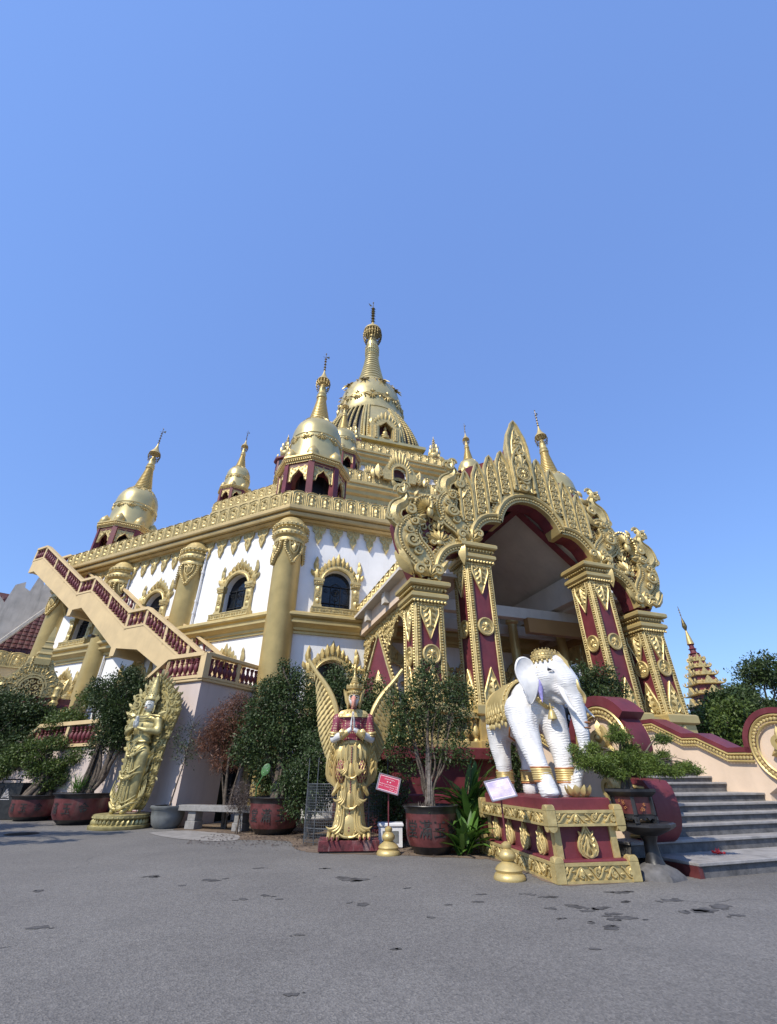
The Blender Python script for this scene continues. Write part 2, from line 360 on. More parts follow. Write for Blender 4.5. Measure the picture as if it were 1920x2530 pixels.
for x, y, a, L in ((-6.5, 10.5, .2, 18), (5.5, 8.3, 2.6, 12)):
    P = [(x, y)]
    for _ in range(L): a += rnd.uniform(-.5, .5); x += .14 * math.cos(a); y += .14 * math.sin(a); P.append((x, y))
    for (x0, y0), (x1, y1) in zip(P[:-1], P[1:]): w_ = rnd.uniform(.002, .005); nx, ny = -(y1 - y0) / .14 * w_, (x1 - x0) / .14 * w_; g.add([(x0 - nx, y0 - ny, .003), (x1 - nx, y1 - ny, .003), (x1 + nx, y1 + ny, .003), (x0 + nx, y0 + ny, .003)], [[0, 1, 2, 3]])
props(part('ground_cracks', g, 'oil', None, smooth=0), 'hairline cracks wandering across the asphalt', 'crack', kind='structure')
# planting strip of bare soil behind the pots, ragged front edge
rnd = random.Random(4); g = MB(); fr = []
ctrl = [(-7.2, 18.2), (-5.4, 16.6), (-4.6, 15.6), (-2.9, 15.2), (-2.3, 13.7), (-1.7, 13.0), (-.3, 12.7), (1.6, 12.2), (2.3, 11.9), (2.6, 10.4), (2.9, 9.38), (4.3, 9.75), (4.9, 9.95), (5.4, 10.3)]
for x, y in smooth(ctrl, 6): fr.append((x + rnd.uniform(-.06, .06), y + rnd.uniform(-.07, .07)))
bk = [(6.2, 12.5), (4, 17), (1, 22), (-5, 22.3), (-7.5, 19.4)]
P = fr + bk; tr = tessellate_polygon([[Vector((a, b, 0)) for a, b in P]]); g.add([(a, b, .004) for a, b in P], [list(t) for t in tr])
props(part('soil_bed', g, 'dirt', None, smooth=0), 'bare brown soil bed in front of the temple', 'soil', kind='structure')
g = MB(); P = [(-7.6, 17.2), (-6.6, 16.1), (-5.2, 15.2), (-4.3, 15.3), (-4.6, 16.6), (-5.6, 17.3), (-6.8, 17.9)]
P = smooth(P + [P[0]], 5)[:-1]; tr = tessellate_polygon([[Vector((a, b, 0)) for a, b in P]]); g.add([(a, b, .008) for a, b in P], [list(t) for t in tr])
M_['patch'] = mat('pale_concrete_patch', (.27, .25, .23), .9, 0, .12, 3, .4, 30)
props(part('pavement_patch', g, 'patch', None, smooth=0), 'pale concrete patch set in the asphalt before the bench', 'pavement', kind='structure')

# ------------------------------------------------------------ main temple (octagonal, three tiers)
TS, TT = 13.76, 48.6
temple = root('temple', W(TS, TT), 19, 'white octagonal temple with gold columns, stepped terraces and tall golden stupa', 'temple')
def octo(a, b, o=0):
    """octagon corners, front-left corner first, going counter-clockwise seen from above; o = outward offset"""
    a += o; b += o * .4142
    return [(-b, -a), (b, -a), (a, -b), (a, b), (b, a), (-b, a), (-a, b), (-a, -b)]
def sweep(mb, a, b, prof, k=None):
    vs = []; fs = []; n = 8
    for o, z in prof: vs += [(x, y, z) for x, y in octo(a, b, o)]
    for q in range(len(prof) - 1):
        for i in range(n): j = (i + 1) % n; fs.append([q * n + i, q * n + j, (q + 1) * n + j, (q + 1) * n + i])
    mb.add(vs, fs, k)
A1, B1 = 26.0, 11.8
corn = [(-.3, 13.98), (.12, 13.98), (.14, 14.02), (.3, 14.05), (.34, 14.1), (.42, 14.15), (.36, 14.16), (.36, 14.2), (.62, 14.2), (.66, 14.3), (.66, 14.42), (.58, 14.43), (.58, 14.47), (.8, 14.48), (.84, 14.55), (.84, 14.72), (.62, 14.76), (-.3, 14.76)]
belt = [(-.2, 7.72), (.1, 7.72), (.1, 7.84), (.2, 7.88), (.22, 8.0), (.42, 8.12), (.5, 8.18), (.5, 8.28), (.4, 8.3), (.42, 8.4), (.56, 8.46), (.62, 8.54), (.6, 8.66), (.5, 8.74), (.36, 8.8), (.2, 8.84), (-.2, 8.9)]
# windows: (centre along face, z base, lower?)
def winholes(L, centres):
    hs_ = []
    for c in centres:
        for zb in (9.12, 4.2):
            w_ = .82; top = zb + 1.45
            hs_.append([(c - w_, zb), (c + w_, zb)] + [(c + w_ * math.cos(t), top + w_ * math.sin(t)) for t in [math.pi * i / 12 for i in range(13)]])
    return hs_
faces = []
oc = octo(A1, B1)
def face_frame(i, pts=oc):
    p, q = Vector((*pts[i], 0)), Vector((*pts[(i + 1) % 8], 0)); d = q - p; return p, math.degrees(math.atan2(d.y, d.x)), d.length
WINX = {0: [2.82], 7: [3.3, 10.0, 16.6]}
LEN7 = face_frame(7)[2]
for i in range(8):
    p, ang, L = face_frame(i); g = MB()
    cs = WINX.get(i, []); cs = [L - c for c in cs] if i == 7 else cs
    hl = winholes(L, cs) if cs else []
    if i == 0:
        hl = [h for h in hl]
        # doorway from the portico
        hl.append([(7.4, 2.6), (9.6, 2.6), (9.6, 5.2), (8.5, 6.2), (7.4, 5.2)])
    g.slab([(0, 0), (L, 0), (L, 14), (0, 14)], 0, .38, hl)
    part('wall', g, 'white', temple, (p.x, p.y, 0), ang, smooth=0, recalc=True)
# back panes and soffits are added with the windows; floor slab / roofs
g = MB(); sweep(g, A1, B1, corn); part('cornice', g, 'dimgold', temple, smooth=12)
g = MB(); sweep(g, A1, B1, belt); part('belt_moulding', g, 'gold', temple, smooth=18)
def roof_slab(a, b, z, mat_='cream'):
    g = MB(); g.add([(x, y, z) for x, y in octo(a, b)], [list(range(8))]); return part('terrace_floor', g, mat_, temple, smooth=0)
roof_slab(A1 + .3, B1 + .1, 14.7)
# parapet of rounded niche panels
def parapet(mb, p0, ang, L, z0, h, pw, y=0):
    n = max(1, round(L / pw)); pw = L / n
    mb.at(p0[0], p0[1], z0, rz=ang)
    mb.box(0, L, .0, .22, 0, h * .93); mb.box(-.02, L + .02, -.1, .2, 0, h * .09)
    for i in range(n):
        c = (i + .5) * pw; w_ = pw * .44; t = h * .8
        arc = [(c - w_, h * .1)] + [(c - w_ * math.cos(a) , t + h * .15 * math.sin(a)) for a in [math.pi * q / 6 for q in range(7)]] + [(c + w_, h * .1)]
        mb.slab(arc, -.05, .02); mb.rim(arc, .035, -.06, 4)
        arc2 = [(c + (x - c) * .68, h * .1 + (z - h * .1) * .84) for x, z in arc]; mb.rim(arc2, .025, -.07, 4)
        mb.leaf(c, h * .12, 90, h * .25, w_ * .9, .07, -.05); mb.leaf(c, h * .26, 90, h * .42, w_ * .72, .1, -.05)
        mb.bead(c, -.11, h * .68, w_ * .26); mb.leaf(c, h * .72, 90, h * .14, w_ * .3, .06, -.05)
        for sg in (-1, 1): mb.curl(c + sg * w_ * .5, h * .25, w_ * .26, 90, 1.1, sg, .022, -.05, 7); mb.leaf(c + sg * w_ * .45, h * .45, 90 - sg * 14, h * .3, w_ * .22, .05, -.05)
        if i: mb.box(c - pw / 2 - .02, c - pw / 2 + .02, -.08, 0, .1 * h, h * .97)
for i in (0, 7, 6, 1):
    P8_ = octo(A1, B1, .62); p, q = Vector(P8_[i]), Vector(P8_[(i + 1) % 8]); d = q - p
    g = MB(); parapet(g, p, math.degrees(math.atan2(d.y, d.x)), d.length, 14.74, 1.12, .79)
    part('parapet', g, 'relief', temple)
# pendant leaf ornaments under the cornice
g = MB(); out = [(-.3, 0), (-.34, -.2), (-.3, -.42), (-.16, -.56), (-.17, -.78), (-.1, -.92), (0, -1.18), (.1, -.92), (.17, -.78), (.16, -.56), (.3, -.42), (.34, -.2), (.3, 0)]
g.slab([(x, z) for x, z in out], -.1, 0); g.rim(out, .03, -.11); g.curl(-.14, -.25, .12, 90, 1.2, 1, .035, -.1, 9); g.curl(.14, -.25, .12, 90, 1.2, -1, .035, -.1, 9)
g.leaf(0, -.35, -90, .5, .2, .07, -.1); g.leaf(0, -.08, -90, .3, .16, .06, -.1); g.bead(0, -.14, -.55, .05)
for sg in (-1, 1): g.leaf(.04 * sg, -.5, -90 + sg * 25, .25, .1, .05, -.1)
pend = g.mesh('pendant_ornament', 'relief')
def pendants(i, sc_, zz, skip, n0, n1, pts, k=1.):
    p, ang, L = face_frame(i, pts); dx, dy = math.cos(R(ang)), math.sin(R(ang))
    for c in skip:
        o = link('pendant_ornament', pend, temple, (p.x + dx * c - dy * -.0, p.y + dy * c, zz), ang); o.scale = (sc_, 1, sc_)
COLS7 = [7.2, 13.9]   # measured from the front-left corner
lst = [1.55 + 1.02 * k for k in range(10)]
pendants(0, 1.1, 14.12, lst, 0, 0, oc)
l7 = []
for a, b in ((0, 7.2), (7.2, 13.9), (13.9, LEN7)):
    for k in range(6): l7.append(a + .95 + (b - a - 1.9) * k / 5)
pendants(7, 1.1, 14.12, [LEN7 - c for c in l7], 0, 0, oc)
# columns
g = MB(); g.lathe([(.72, 0), (.72, 12.4), (.78, 12.5)], 28); colsh = g.mesh('column_shaft', 'gold')
g = MB(); g.lathe([(.78, 0), (.84, .05), (.86, .18), (.8, .3), (.84, .36), (.96, .42), (1.0, .55), (.96, .66), (.84, .72), (.8, .8), (.84, .9), (.98, .95), (1.0, 1.08), (.92, 1.2), (.8, 1.3), (.74, 1.45), (.6, 1.6)], 28)
for zz in (.52, .8, 1.04):
    for k in range(26): a = k * 2 * math.pi / 26; g.bead(1.0 * math.cos(a), 1.0 * math.sin(a), zz, .05)
def shield(g, a0, r, z):
    """scroll shield hanging on the shaft"""
    s0 = len(g.v); g.at(0, 0, 0); o = [(-.42, .1), (-.5, -.1), (-.42, -.5), (-.2, -.85), (0, -1.2), (.2, -.85), (.42, -.5), (.5, -.1), (.42, .1)]
    g.rim(smooth(o, 3), .08, 0); g.beads(smooth(o, 3), .06, -.09)
    g.rim([(-.28, .05), (-.2, -.4), (0, -.65), (.2, -.4), (.28, .05)], .045, 0); g.leaf(0, 0, -90, .55, .3, .12)
    for sg in (-1, 1): g.curl(sg * .12, -.05, .12, 90, 1.2, sg, .04)
    for q in range(s0, len(g.v)):
        x, y, zz = g.v[q]; a = a0 + x / r; rr = r - y; g.v[q] = (rr * math.cos(a), rr * math.sin(a), z + zz)
for k in range(4): shield(g, -math.pi / 2 + k * math.pi / 2 + .25, .8, -.05)
colcap = g.mesh('column_capital', 'relief')
cpos = [oc[0], oc[7], oc[1], oc[6]]
p, ang, L = face_frame(7); dx, dy = math.cos(R(ang)), math.sin(R(ang))
for c in COLS7: cpos.append((p.x + dx * (L - c), p.y + dy * (L - c)))
for i, (x, y) in enumerate(cpos):
    o = link('column', colsh, temple, (x, y, 0), i * 37); link('capital', colcap, o, (0, 0, 12.45))
# window assembly in xz, origin at bottom centre of the opening
def window(parent, loc, ang, scale=1.):
    e = link('window', win_me['frame'], parent, loc, ang); e.scale = (scale, 1, scale)
    link('glass', win_me['glass'], e); link('grille', win_me['grille'], e); link('reveal', win_me['reveal'], e)
win_me = {}
g = MB(); w_ = .82; top = 1.45
arcp = [(w_ * math.cos(t), top + w_ * math.sin(t)) for t in [math.pi * i / 14 for i in range(15)]]
for sg in (-1, 1):
    g.at(0, 0, 0); x0, x1 = sorted((sg * .84, sg * 1.22)); g.box(x0, x1, -.2, .02, -.02, 1.35); g.box(x0 - .05, x1 + .05, -.27, .02, 1.3, 1.48); g.box(x0 - .08, x1 + .08, -.3, .02, 1.48, 1.62)
    g.box(x0 - .03, x1 + .03, -.25, .02, -.02, .18)
    c = (x0 + x1) / 2; g.leaf(c, 1.22, -90, .36, .26, .07, -.2); g.leaf(c, .22, 90, .36, .26, .07, -.2); g.curl(c, .7, .13, 0, 1.3, sg, .035, -.2)
    g.rim([(c + .14 * math.cos(t * .628), .7 + .14 * math.sin(t * .628)) for t in range(11)], .025, -.22)
    for q in range(4): g.bead(x0 + .05 + q * .1, -.28, 1.4, .05)
    # corner crest over the jamb
    g.leaf(sg * 1.12, 1.6, 90 - sg * 6, .75, .42, .14, -.06); g.leaf(sg * 1.22, 2.1, 90 - sg * 4, .75, .3, .14, -.06); g.leaf(sg * 1.3, 1.8, 90 - sg * 25, .45, .24, .12, -.06)
    g.curl(sg * 1.08, 1.8, .16, 90, 1.3, sg, .05, -.08); g.curl(sg * 1.2, 2.2, .12, 90, 1.3, sg, .045, -.08); g.leaf(sg * 1.22, 2.55, 90, .45, .2, .1, -.06)
g.at(0, 0, 0)
g.rim([(x * 1.1, top + (z - top) * 1.1) for x, z in arcp], .1, -.1, 6); g.rim([(x * 1.24, top + (z - top) * 1.24 ) for x, z in arcp], .07, -.1, 5)
g.beads([(x * 1.17, top + (z - top) * 1.17) for x, z in arcp], .035, -.17)
for q in range(11):
    t = math.pi * (.11 + .78 * q / 10); k = 1 - abs(q - 5) / 5; r0 = .98; ln = .38 + .55 * k ** 1.6
    x, z = r0 * math.cos(t), top + r0 * math.sin(t); a = 90 + (math.degrees(t) - 90) * .3
    g.leaf(x, z, a, ln, .26, .13, -.03); g.leaf(x, z + ln * .12, a, ln * .62, .14, .18, -.06)
    if q % 2: g.curl(x, z + .2, .09, 0, 1.2, 1, .035, -.12, 7)
g.slab([(-1.25, 1.45)] + [(-1.3, 1.95), (-1.0, 2.3), (-.55, 2.75), (0, 3.15), (.55, 2.75), (1.0, 2.3), (1.3, 1.95)] + [(1.25, 1.45)] + [(w_ * 1.02 * math.cos(t), top + w_ * 1.02 * math.sin(t)) for t in [math.pi * i / 12 for i in range(13)]], -.05, .01)
g.box(-1.36, 1.36, -.42, .02, -.3, -.02); g.rim([(-1.36, -.02), (1.36, -.02)], .04, -.42); g.rim([(-1.36, -.3), (1.36, -.3)], .04, -.42)
for q in range(15): g.curl(-1.24 + q * .177, -.16, .075, q * 70, 1.2, 1 if q % 2 else -1, .026, -.42, 7)
win_me['frame'] = g.mesh('window_frame', 'relief')
g = MB(); g.slab([(-w_, 0), (w_, 0)] + arcp, .32, .34); win_me['glass'] = g.mesh('glass', 'glass', 0)
g = MB()
loop = [(-w_, 0), (w_, 0)] + arcp + [(-w_, 0)]
vs = [(x, .0, z) for x, z in loop] + [(x, .36, z) for x, z in loop]; m_ = len(loop)
g.add(vs, [[i, i + 1, i + 1 + m_, i + m_] for i in range(m_ - 1)]); win_me['reveal'] = g.mesh('reveal', 'white', 0)
g = MB()
for x in (-.78, -.27, .27, .78): g.box(x - .018, x + .018, .24, .28, 0, 1.45 if abs(x) < .5 else 1.3)
for z in (.02, .45, 1.42): g.box(-.8, .8, .24, .28, z - .018, z + .018)
g.rim([(.2 * math.cos(t * .524), 1.1 + .2 * math.sin(t * .524)) for t in range(13)], .018, .26)
for k in range(8): a = k * math.pi / 4; g.rim([(0, 1.1), (.2 * math.cos(a), 1.1 + .2 * math.sin(a))], .014, .26, 4)
for sg in (-1, 1):
    g.rim([(sg * .1, .85), (sg * .18, .7), (0, .6)], .014, .26, 4); g.curl(sg * .55, 1.2, .14, 0, 1.2, sg, .014, .26); g.curl(sg * .55, .25, .14, 0, 1.2, sg, .014, .26)
g.rim([(0, 0), (0, .8)], .014, .26, 4); g.rim([(-.3, 1.45), (0, 1.62), (.3, 1.45)], .014, .26, 4)
win_me['grille'] = g.mesh('grille', 'iron')
for i in (0, 7):
    p, ang, L = face_frame(i); dx, dy = math.cos(R(ang)), math.sin(R(ang))
    for c in WINX[i]:
        c = L - c if i == 7 else c
        for zb in (9.12, 4.2): window(temple, (p.x + dx * c, p.y + dy * c, zb), ang)
# drain pipes
for c in (6.25, 13.1):
    p, ang, L = face_frame(7); g = MB(); q = L - c; x, y = p.x + dx * q + math.sin(R(ang)) * .12, p.y + dy * q - math.cos(R(ang)) * .12
    g.at(x, y, 0); g.tube([(0, 0, 4), (0, 0, 13.4)], .06, 8); 
    for z in (9.5, 10.2, 12): g.tube([(0, 0, z), (0, 0, z + .12)], .085, 8)
    part('drain_pipe', g, 'pipe', temple)
# upper terraces
def tier(a, b, z0, z1, ph, pw, name):
    g = MB(); sweep(g, a, b, [(0, z0), (0, z1 - 1.2)]); part('tier_wall', g, 'white', temple, smooth=0)
    g = MB(); sweep(g, a, b, [(-.1, z1 - 1.5), (.12, z1 - 1.5), (.15, z1 - 1.15), (.4, z1 - 1.0), (.45, z1 - .7), (.7, z1 - .55), (.72, z1 - .25), (.85, z1 - .2), (.85, z1), (-.3, z1)]); part('cornice', g, 'gold', temple, smooth=30)
    roof_slab(a + .3, b + .1, z1 - .06)
    P8_ = octo(a, b, .68)
    for i in (0, 7, 6, 1):
        p, q = Vector(P8_[i]), Vector(P8_[(i + 1) % 8]); d = q - p
        g = MB(); parapet(g, p, math.degrees(math.atan2(d.y, d.x)), d.length, z1, ph, pw); part('parapet', g, 'relief', temple)
        if i in (0, 7):
            n = int(d.length / 1.15); P9 = octo(a, b, .02); p2, ang2, L2 = face_frame(i, P9)
            pendants(i, 1., z1 - 1.45, [.8 + (L2 - 1.6) * k / (n - 1) for k in range(n)][(0 if i == 0 else max(0, n - 5)):(n if i == 0 else n)], 0, 0, P9)
K2, K3 = .665, .455
tier(A1 * K2, B1 * K2, 14, 23.45, 1.3, .92, 't2')
tier(A1 * K3, B1 * K3, 22, 31.6, 1.15, .92, 't3')
# gilt gable niches on the second terrace, in the middle of the front
def niche(parent, loc, ang, s_):
    g = MB(); g.at(0, 0, 0)
    hole = [(-.7, 0), (.7, 0)] + [(.7 * math.cos(t), 1.0 + .7 * math.sin(t)) for t in [math.pi * i / 8 for i in range(9)]]
    outl = [(-1.6, 0), (1.6, 0), (1.7, .9), (1.35, 1.6), (1.0, 2.1), (.55, 2.6), (0, 3.6), (-.55, 2.6), (-1.0, 2.1), (-1.35, 1.6), (-1.7, .9)]
    g.slab(outl, -.25, 0, [hole]); g.rim(hole[1:] + [hole[0]], .08, -.28); g.beads(hole[1:], .06, -.33)
    for q in range(13):
        t = math.pi * (q + .5) / 13; k = math.sin(t); r0 = .95
        g.leaf(r0 * math.cos(t), 1.0 + r0 * math.sin(t), 90 + (math.degrees(t) - 90) * .45, .5 + 1.3 * k ** 3, .34, .2, -.2)
    for sg in (-1, 1):
        g.leaf(sg * 2.0, 0, 90 - sg * 4, 1.7, .8, .2, -.1); g.curl(sg * 1.9, .5, .3, 90, 1.4, sg, .1, -.15); g.curl(sg * 1.95, 1.05, .22, 90, 1.4, -sg, .08, -.15); g.leaf(sg * 2.5, 0, 90 - sg * 8, 1.1, .5, .2, -.05)
    o = part('niche_gable', g, 'relief', parent, loc, ang); o.scale = (s_,) * 3
    g = MB(); g.slab(hole, .3, .32); c = part('recess', g, 'dmaroon', o)
niche(temple, (-2.3, -A1 * K2 - .95, 24.0), 0, .95); niche(temple, (-4.7, -A1 * K2 + .3, 24.0), 0, .6); niche(temple, (.1, -A1 * K2 + .3, 24.0), 0, .6)
# corner turrets
def turret_meshes():
    d = {}
    g = MB(); a8 = math.pi / 8
    for k in range(8):
        a = a8 + k * math.pi / 4; g.at(2.15 * math.cos(a), 2.15 * math.sin(a), 0, rz=math.degrees(a)); g.box(-.26, .2, -.2, .2, -6.2, -.2)
    g.at(0, 0, 0); g.lathe([(2.28, -6.3), (2.28, -4.2), (2.2, -4.15)], 8, a8); g.lathe([(2.05, -.6), (2.32, -.6), (2.32, -.28)], 8, a8, k=1)
    g.lathe([(1.15, -6), (1.15, -.4)], 8, a8, k=2)
    d['tower'] = g.mesh('turret_tower', ['maroon', 'maroon', 'iron'], 0)
    g = MB()
    for k in range(8):
        a = k * math.pi / 4; g.at(2.06 * math.cos(a), 2.06 * math.sin(a), 0, rz=math.degrees(a) + 90)
        w_ = .64; arch = [(-w_, -.45), (-w_, -1.75)] + [(-w_ * .8, -1.7), (-w_ * .62, -1.25), (-w_ * .3, -1.05), (0, -.78), (w_ * .3, -1.05), (w_ * .62, -1.25), (w_ * .8, -1.7)] + [(w_, -1.75), (w_, -.45)]
        g.slab(arch, -.06, .06); g.rim(arch, .035, -.07, 4, close=True); g.beads(arch[2:9], .045, -.06)
        for x, z in ((-.45, -.65), (.45, -.65), (-.25, -.8), (.25, -.8), (-.5, -1.0), (.5, -1.0), (-.52, -1.4), (.52, -1.4), (0, -.6)): g.curl(x, z, .1, x * 90, 1.2, 1 if x > 0 else -1, .03, -.06, 7)
    d['screen'] = g.mesh('arch_screen', 'relief')
    g = MB(); g.lathe([(2.2, -.3), (2.42, -.3), (2.42, -.2), (2.52, -.17), (2.52, .05), (2.62, .08), (2.62, .2), (2.2, .24), (1.7, .26)], 8, a8, k=0)
    for k in range(8):
        a0, a1 = a8 + k * math.pi / 4, a8 + (k + 1) * math.pi / 4
        p, q = Vector((2.55 * math.cos(a0), 2.55 * math.sin(a0))), Vector((2.55 * math.cos(a1), 2.55 * math.sin(a1)))
        for j in range(13): v = p.lerp(q, (j + .5) / 13); g.bead(v.x, v.y, -.07, .07)
        g.at(2.1 * math.cos(a0), 2.1 * math.sin(a0), .2); g.lathe([(.48, 0), (.48, .08), (.40, .12), (.44, .3), (.36, .55), (.18, .8), (.03, .98)], 14); g.at(0, 0, 0)
    d['eave'] = g.mesh('eave', 'gold', 35)
    g = MB(); g.lathe([(2.0, .2), (1.98, .5), (1.86, 1.15), (1.84, 1.55), (1.82, 2.0), (1.85, 2.55), (1.9, 2.6), (1.9, 2.68), (1.82, 2.72), (1.81, 3.1), (1.75, 3.55), (1.58, 4.05), (1.26, 4.5), (.85, 4.85), (.7, 5.0)], 40)
    d['bell'] = g.mesh('bell_dome', 'dome', 30)
    g = MB(); rr = [(.78, 4.93)]; z = 5.0; nr = 13
    for k in range(nr):
        q = k / (nr - 1); r = .42 * (1 - q) ** 1.2 + .32; h = .215 - .05 * q; rr += [(r - .02, z), (r + .06, z + h * .25), (r + .06, z + h * .6), (r - .06, z + h * .9)]; z += h
    rr += [(.3, z), (.4, z + .1), (.42, z + .25), (.33, z + .35), (.38, z + .5), (.30, z + .7), (.29, z + 1.1), (.2, z + 1.55)]
    g.lathe(rr, 24); d['spire'] = g.mesh('ringed_spire', 'gold', 30); zt = z + 1.3
    g = MB(); 
    for k in range(14):
        a = k * 2 * math.pi / 14; ca, sa = math.cos(a), math.sin(a)
        g.tube([(.5 * ca, .5 * sa, zt + .75), (.58 * ca, .58 * sa, zt + .45), (.52 * ca, .52 * sa, zt + .1), (.44 * ca, .44 * sa, zt - .12)], .022, 4)
        g.curl(0, 0, .001, 0) if False else None; g.bead(.46 * ca, .46 * sa, zt - .18, .05)
        a2 = a + .22; g.tube([(.56 * ca, .56 * sa, zt + .5), (.5 * math.cos(a2), .5 * math.sin(a2), zt + .12)], .018, 4)
    for z_, r in ((zt + .72, .5), (zt + .42, .57), (zt + .1, .52)):
        g.tube([(r * math.cos(k * .449), r * math.sin(k * .449), z_) for k in range(15)], .03, 5)
    g.lathe([(.03, zt + 2.0), (.05, zt + 2.3), (.035, zt + 2.9), (.02, zt + 4.1)], 6)
    for z_ in (2.1, 2.4, 2.75, 3.1, 3.4): g.lathe([(.02, zt + z_), (.11, zt + z_ + .04), (.02, zt + z_ + .1)], 8)
    g.tube([(-.25, 0, zt + 3.62), (.3, 0, zt + 3.7)], .02, 4); g.add([(.05, 0, zt + 3.75), (.32, .01, zt + 3.95), (.3, 0, zt + 3.6)], [[0, 1, 2]]); g.bead(0, 0, zt + 4.1, .07)
    g.k = 1; g.lathe([(.56, zt + .7), (.5, zt + .85), (.3, zt + 1.15), (.2, zt + 1.4), (.1, zt + 1.75), (.04, zt + 2.1)], 16); 
    d['finial'] = g.mesh('umbrella_finial', ['hti', 'gold'], 40)
    g = MB()
    def band(n, r, z, dn, slope=0):
        for k in range(n):
            a0 = k * 2 * math.pi / n; s0 = len(g.v)
            g.curl(-.2, 0, .15, 0, 1.3, 1, .05); g.curl(.2, 0, .15, 180, 1.3, -1, .05)
            for aa in (-90, -60, -120, -35, -145): g.leaf(0, .04, aa, dn, .12, .09)
            g.leaf(0, .1, 90, .2, .2, .1); g.curl(-.42, .02, .08, 0, 1.2, -1, .03); g.curl(.42, .02, .08, 0, 1.2, 1, .03)
            for q in range(s0, len(g.v)):
                x, y, zz = g.v[q]; a = a0 + x / r; rr = r - y + slope * zz; g.v[q] = (rr * math.cos(a), rr * math.sin(a), z + zz)
    band(11, 1.84, 2.3, .42); d['garland'] = g.mesh('dome_garland', 'relief'); g.v.clear(); g.f.clear(); g.m.clear(); band(8, 1.16, 4.6, .5, -.8); d['neck'] = g.mesh('neck_garland', 'relief')
    return d
TM = turret_meshes()
def turret(x, y, z, s_, rz=0):
    o = link('turret', TM['tower'], temple, (x, y, z), rz); o.scale = (s_,) * 3
    for k, nm in (('screen', 'arch_screen'), ('eave', 'eave'), ('bell', 'bell_dome'), ('garland', 'garland'), ('neck', 'neck_garland'), ('spire', 'ringed_spire'), ('finial', 'finial')): link(nm, TM[k], o)
def tl(X, Y):
    dx, dy = X - W(TS, TT)[0], Y - W(TS, TT)[1]; return (dx * U[0] + dy * U[1], dx * N[0] + dy * N[1])
turret(*tl(-5.3, 25.4), 19.6, 1, 10); turret(*tl(-22.7, 33.9), 19.5, .94, 10); turret(*tl(14.4, 32.2), 19.6, 1, 10)
turret(*tl(-4.45, 33.4), 27.3, .72, 10); turret(*tl(-15.9, 38.2), 26.6, .66, 10); turret(*tl(8.7, 38.4), 27.6, .68, 10)
# small urn shrines on the third terrace
def urn():
    d = {}
    g = MB(); g.lathe([(1.25, -2.4), (1.25, -.5), (1.55, -.45), (1.6, -.2), (1.3, 0)], 8, math.pi / 8)
    for k in range(8):
        a = k * math.pi / 4; g.at(1.16 * math.cos(a), 1.16 * math.sin(a), 0, rz=math.degrees(a) + 90); g.box(-.22, .22, -.03, .02, -1.6, -.7, k=1)
    d['base'] = g.mesh('shrine_base', ['maroon', 'glass'], 0)
    g = MB(); g.lathe([(1.1, 0), (1.0, .25), (.6, .4), (.55, .6), (.75, .8), (.85, 1.2), (.7, 1.6), (.45, 1.8), (.5, 1.95), (.6, 2.2), (.5, 2.5), (.25, 2.8), (.2, 3.1), (.25, 3.3), (.1, 3.7), (.04, 5.0)], 14)
    for k in range(8):
        a = k * math.pi / 4; g.at(.7 * math.cos(a), .7 * math.sin(a), 1.2, rz=math.degrees(a) + 90); g.leaf(0, 0, 90, 1.2, .4, .2, -.05); g.leaf(0, 1.1, 90, .9, .3, .15, .1); g.leaf(0, -1, 90, .7, .5, .2, -.4)
    d['urn'] = g.mesh('gilt_urn', 'relief')
    g = MB()
    for z, r in ((3.2, .35), (3.6, .28), (4, .2), (4.4, .13)):
        for k in range(8): a = k * math.pi / 4; g.tube([(0, 0, z + .2), (r * math.cos(a), r * math.sin(a), z), (r * math.cos(a), r * math.sin(a), z - .2)], .03, 4)
    d['f'] = g.mesh('finial', 'hti'); return d
UR = urn()
for X, Y, s_ in ((5.5, 41.9, .8), (-12.2, 41.5, .8), (-3.9, 38.3, .7)):
    o = link('urn_shrine', UR['base'], temple, (*tl(X, Y), 33.4), 10); o.scale = (s_,) * 3; link('gilt_urn', UR['urn'], o); link('finial', UR['f'], o)
# the great stupa
cx, cy = tl(-2.8, 50.4)
g = MB(); g.at(cx, cy, 0)
def redent(mb, rs, z0, z1, ext=.28):
    # square-ish plan with stepped corners
    for z in (z0,):
        a = rs; b = rs * .62; c = rs * .82; P = [(-b, -a), (b, -a), (b, -c - .0), (c, -c), (c, -b), (a, -b), (a, b), (c, b), (c, c), (b, c), (b, a), (-b, a), (-b, c), (-c, c), (-c, b), (-a, b), (-a, -b), (-c, -b), (-c, -c), (-b, -c)]
        n = len(P); mb.add([(x, y, z0) for x, y in P] + [(x, y, z1) for x, y in P], [[i, (i + 1) % n, (i + 1) % n + n, i + n] for i in range(n)] + [[i + n for i in range(n)], [i for i in range(n)][::-1]])
g.at(cx, cy, 0, rz=-2)
for r, z0, z1 in ((9.4, 31.5, 33.4), (9.0, 33.4, 33.9), (8.5, 33.9, 35.2), (8.9, 35.2, 35.6), (8.6, 35.6, 36.0), (8.0, 36, 36.9), (8.5, 36.9, 37.3)): redent(g, r, z0, z1)
stupa = part('stupa', g, 'dome', temple, smooth=20)
prof = [(7.6, 37.3), (7.6, 38.6), (7.45, 40), (7.1, 41.5), (6.6, 43), (5.95, 44.5), (5.2, 46)]
g = MB(); g.at(cx, cy, 0); g.lathe([(r - .25, z) for r, z in prof], 48); part('dome_drum', g, 'iron', stupa, smooth=30)
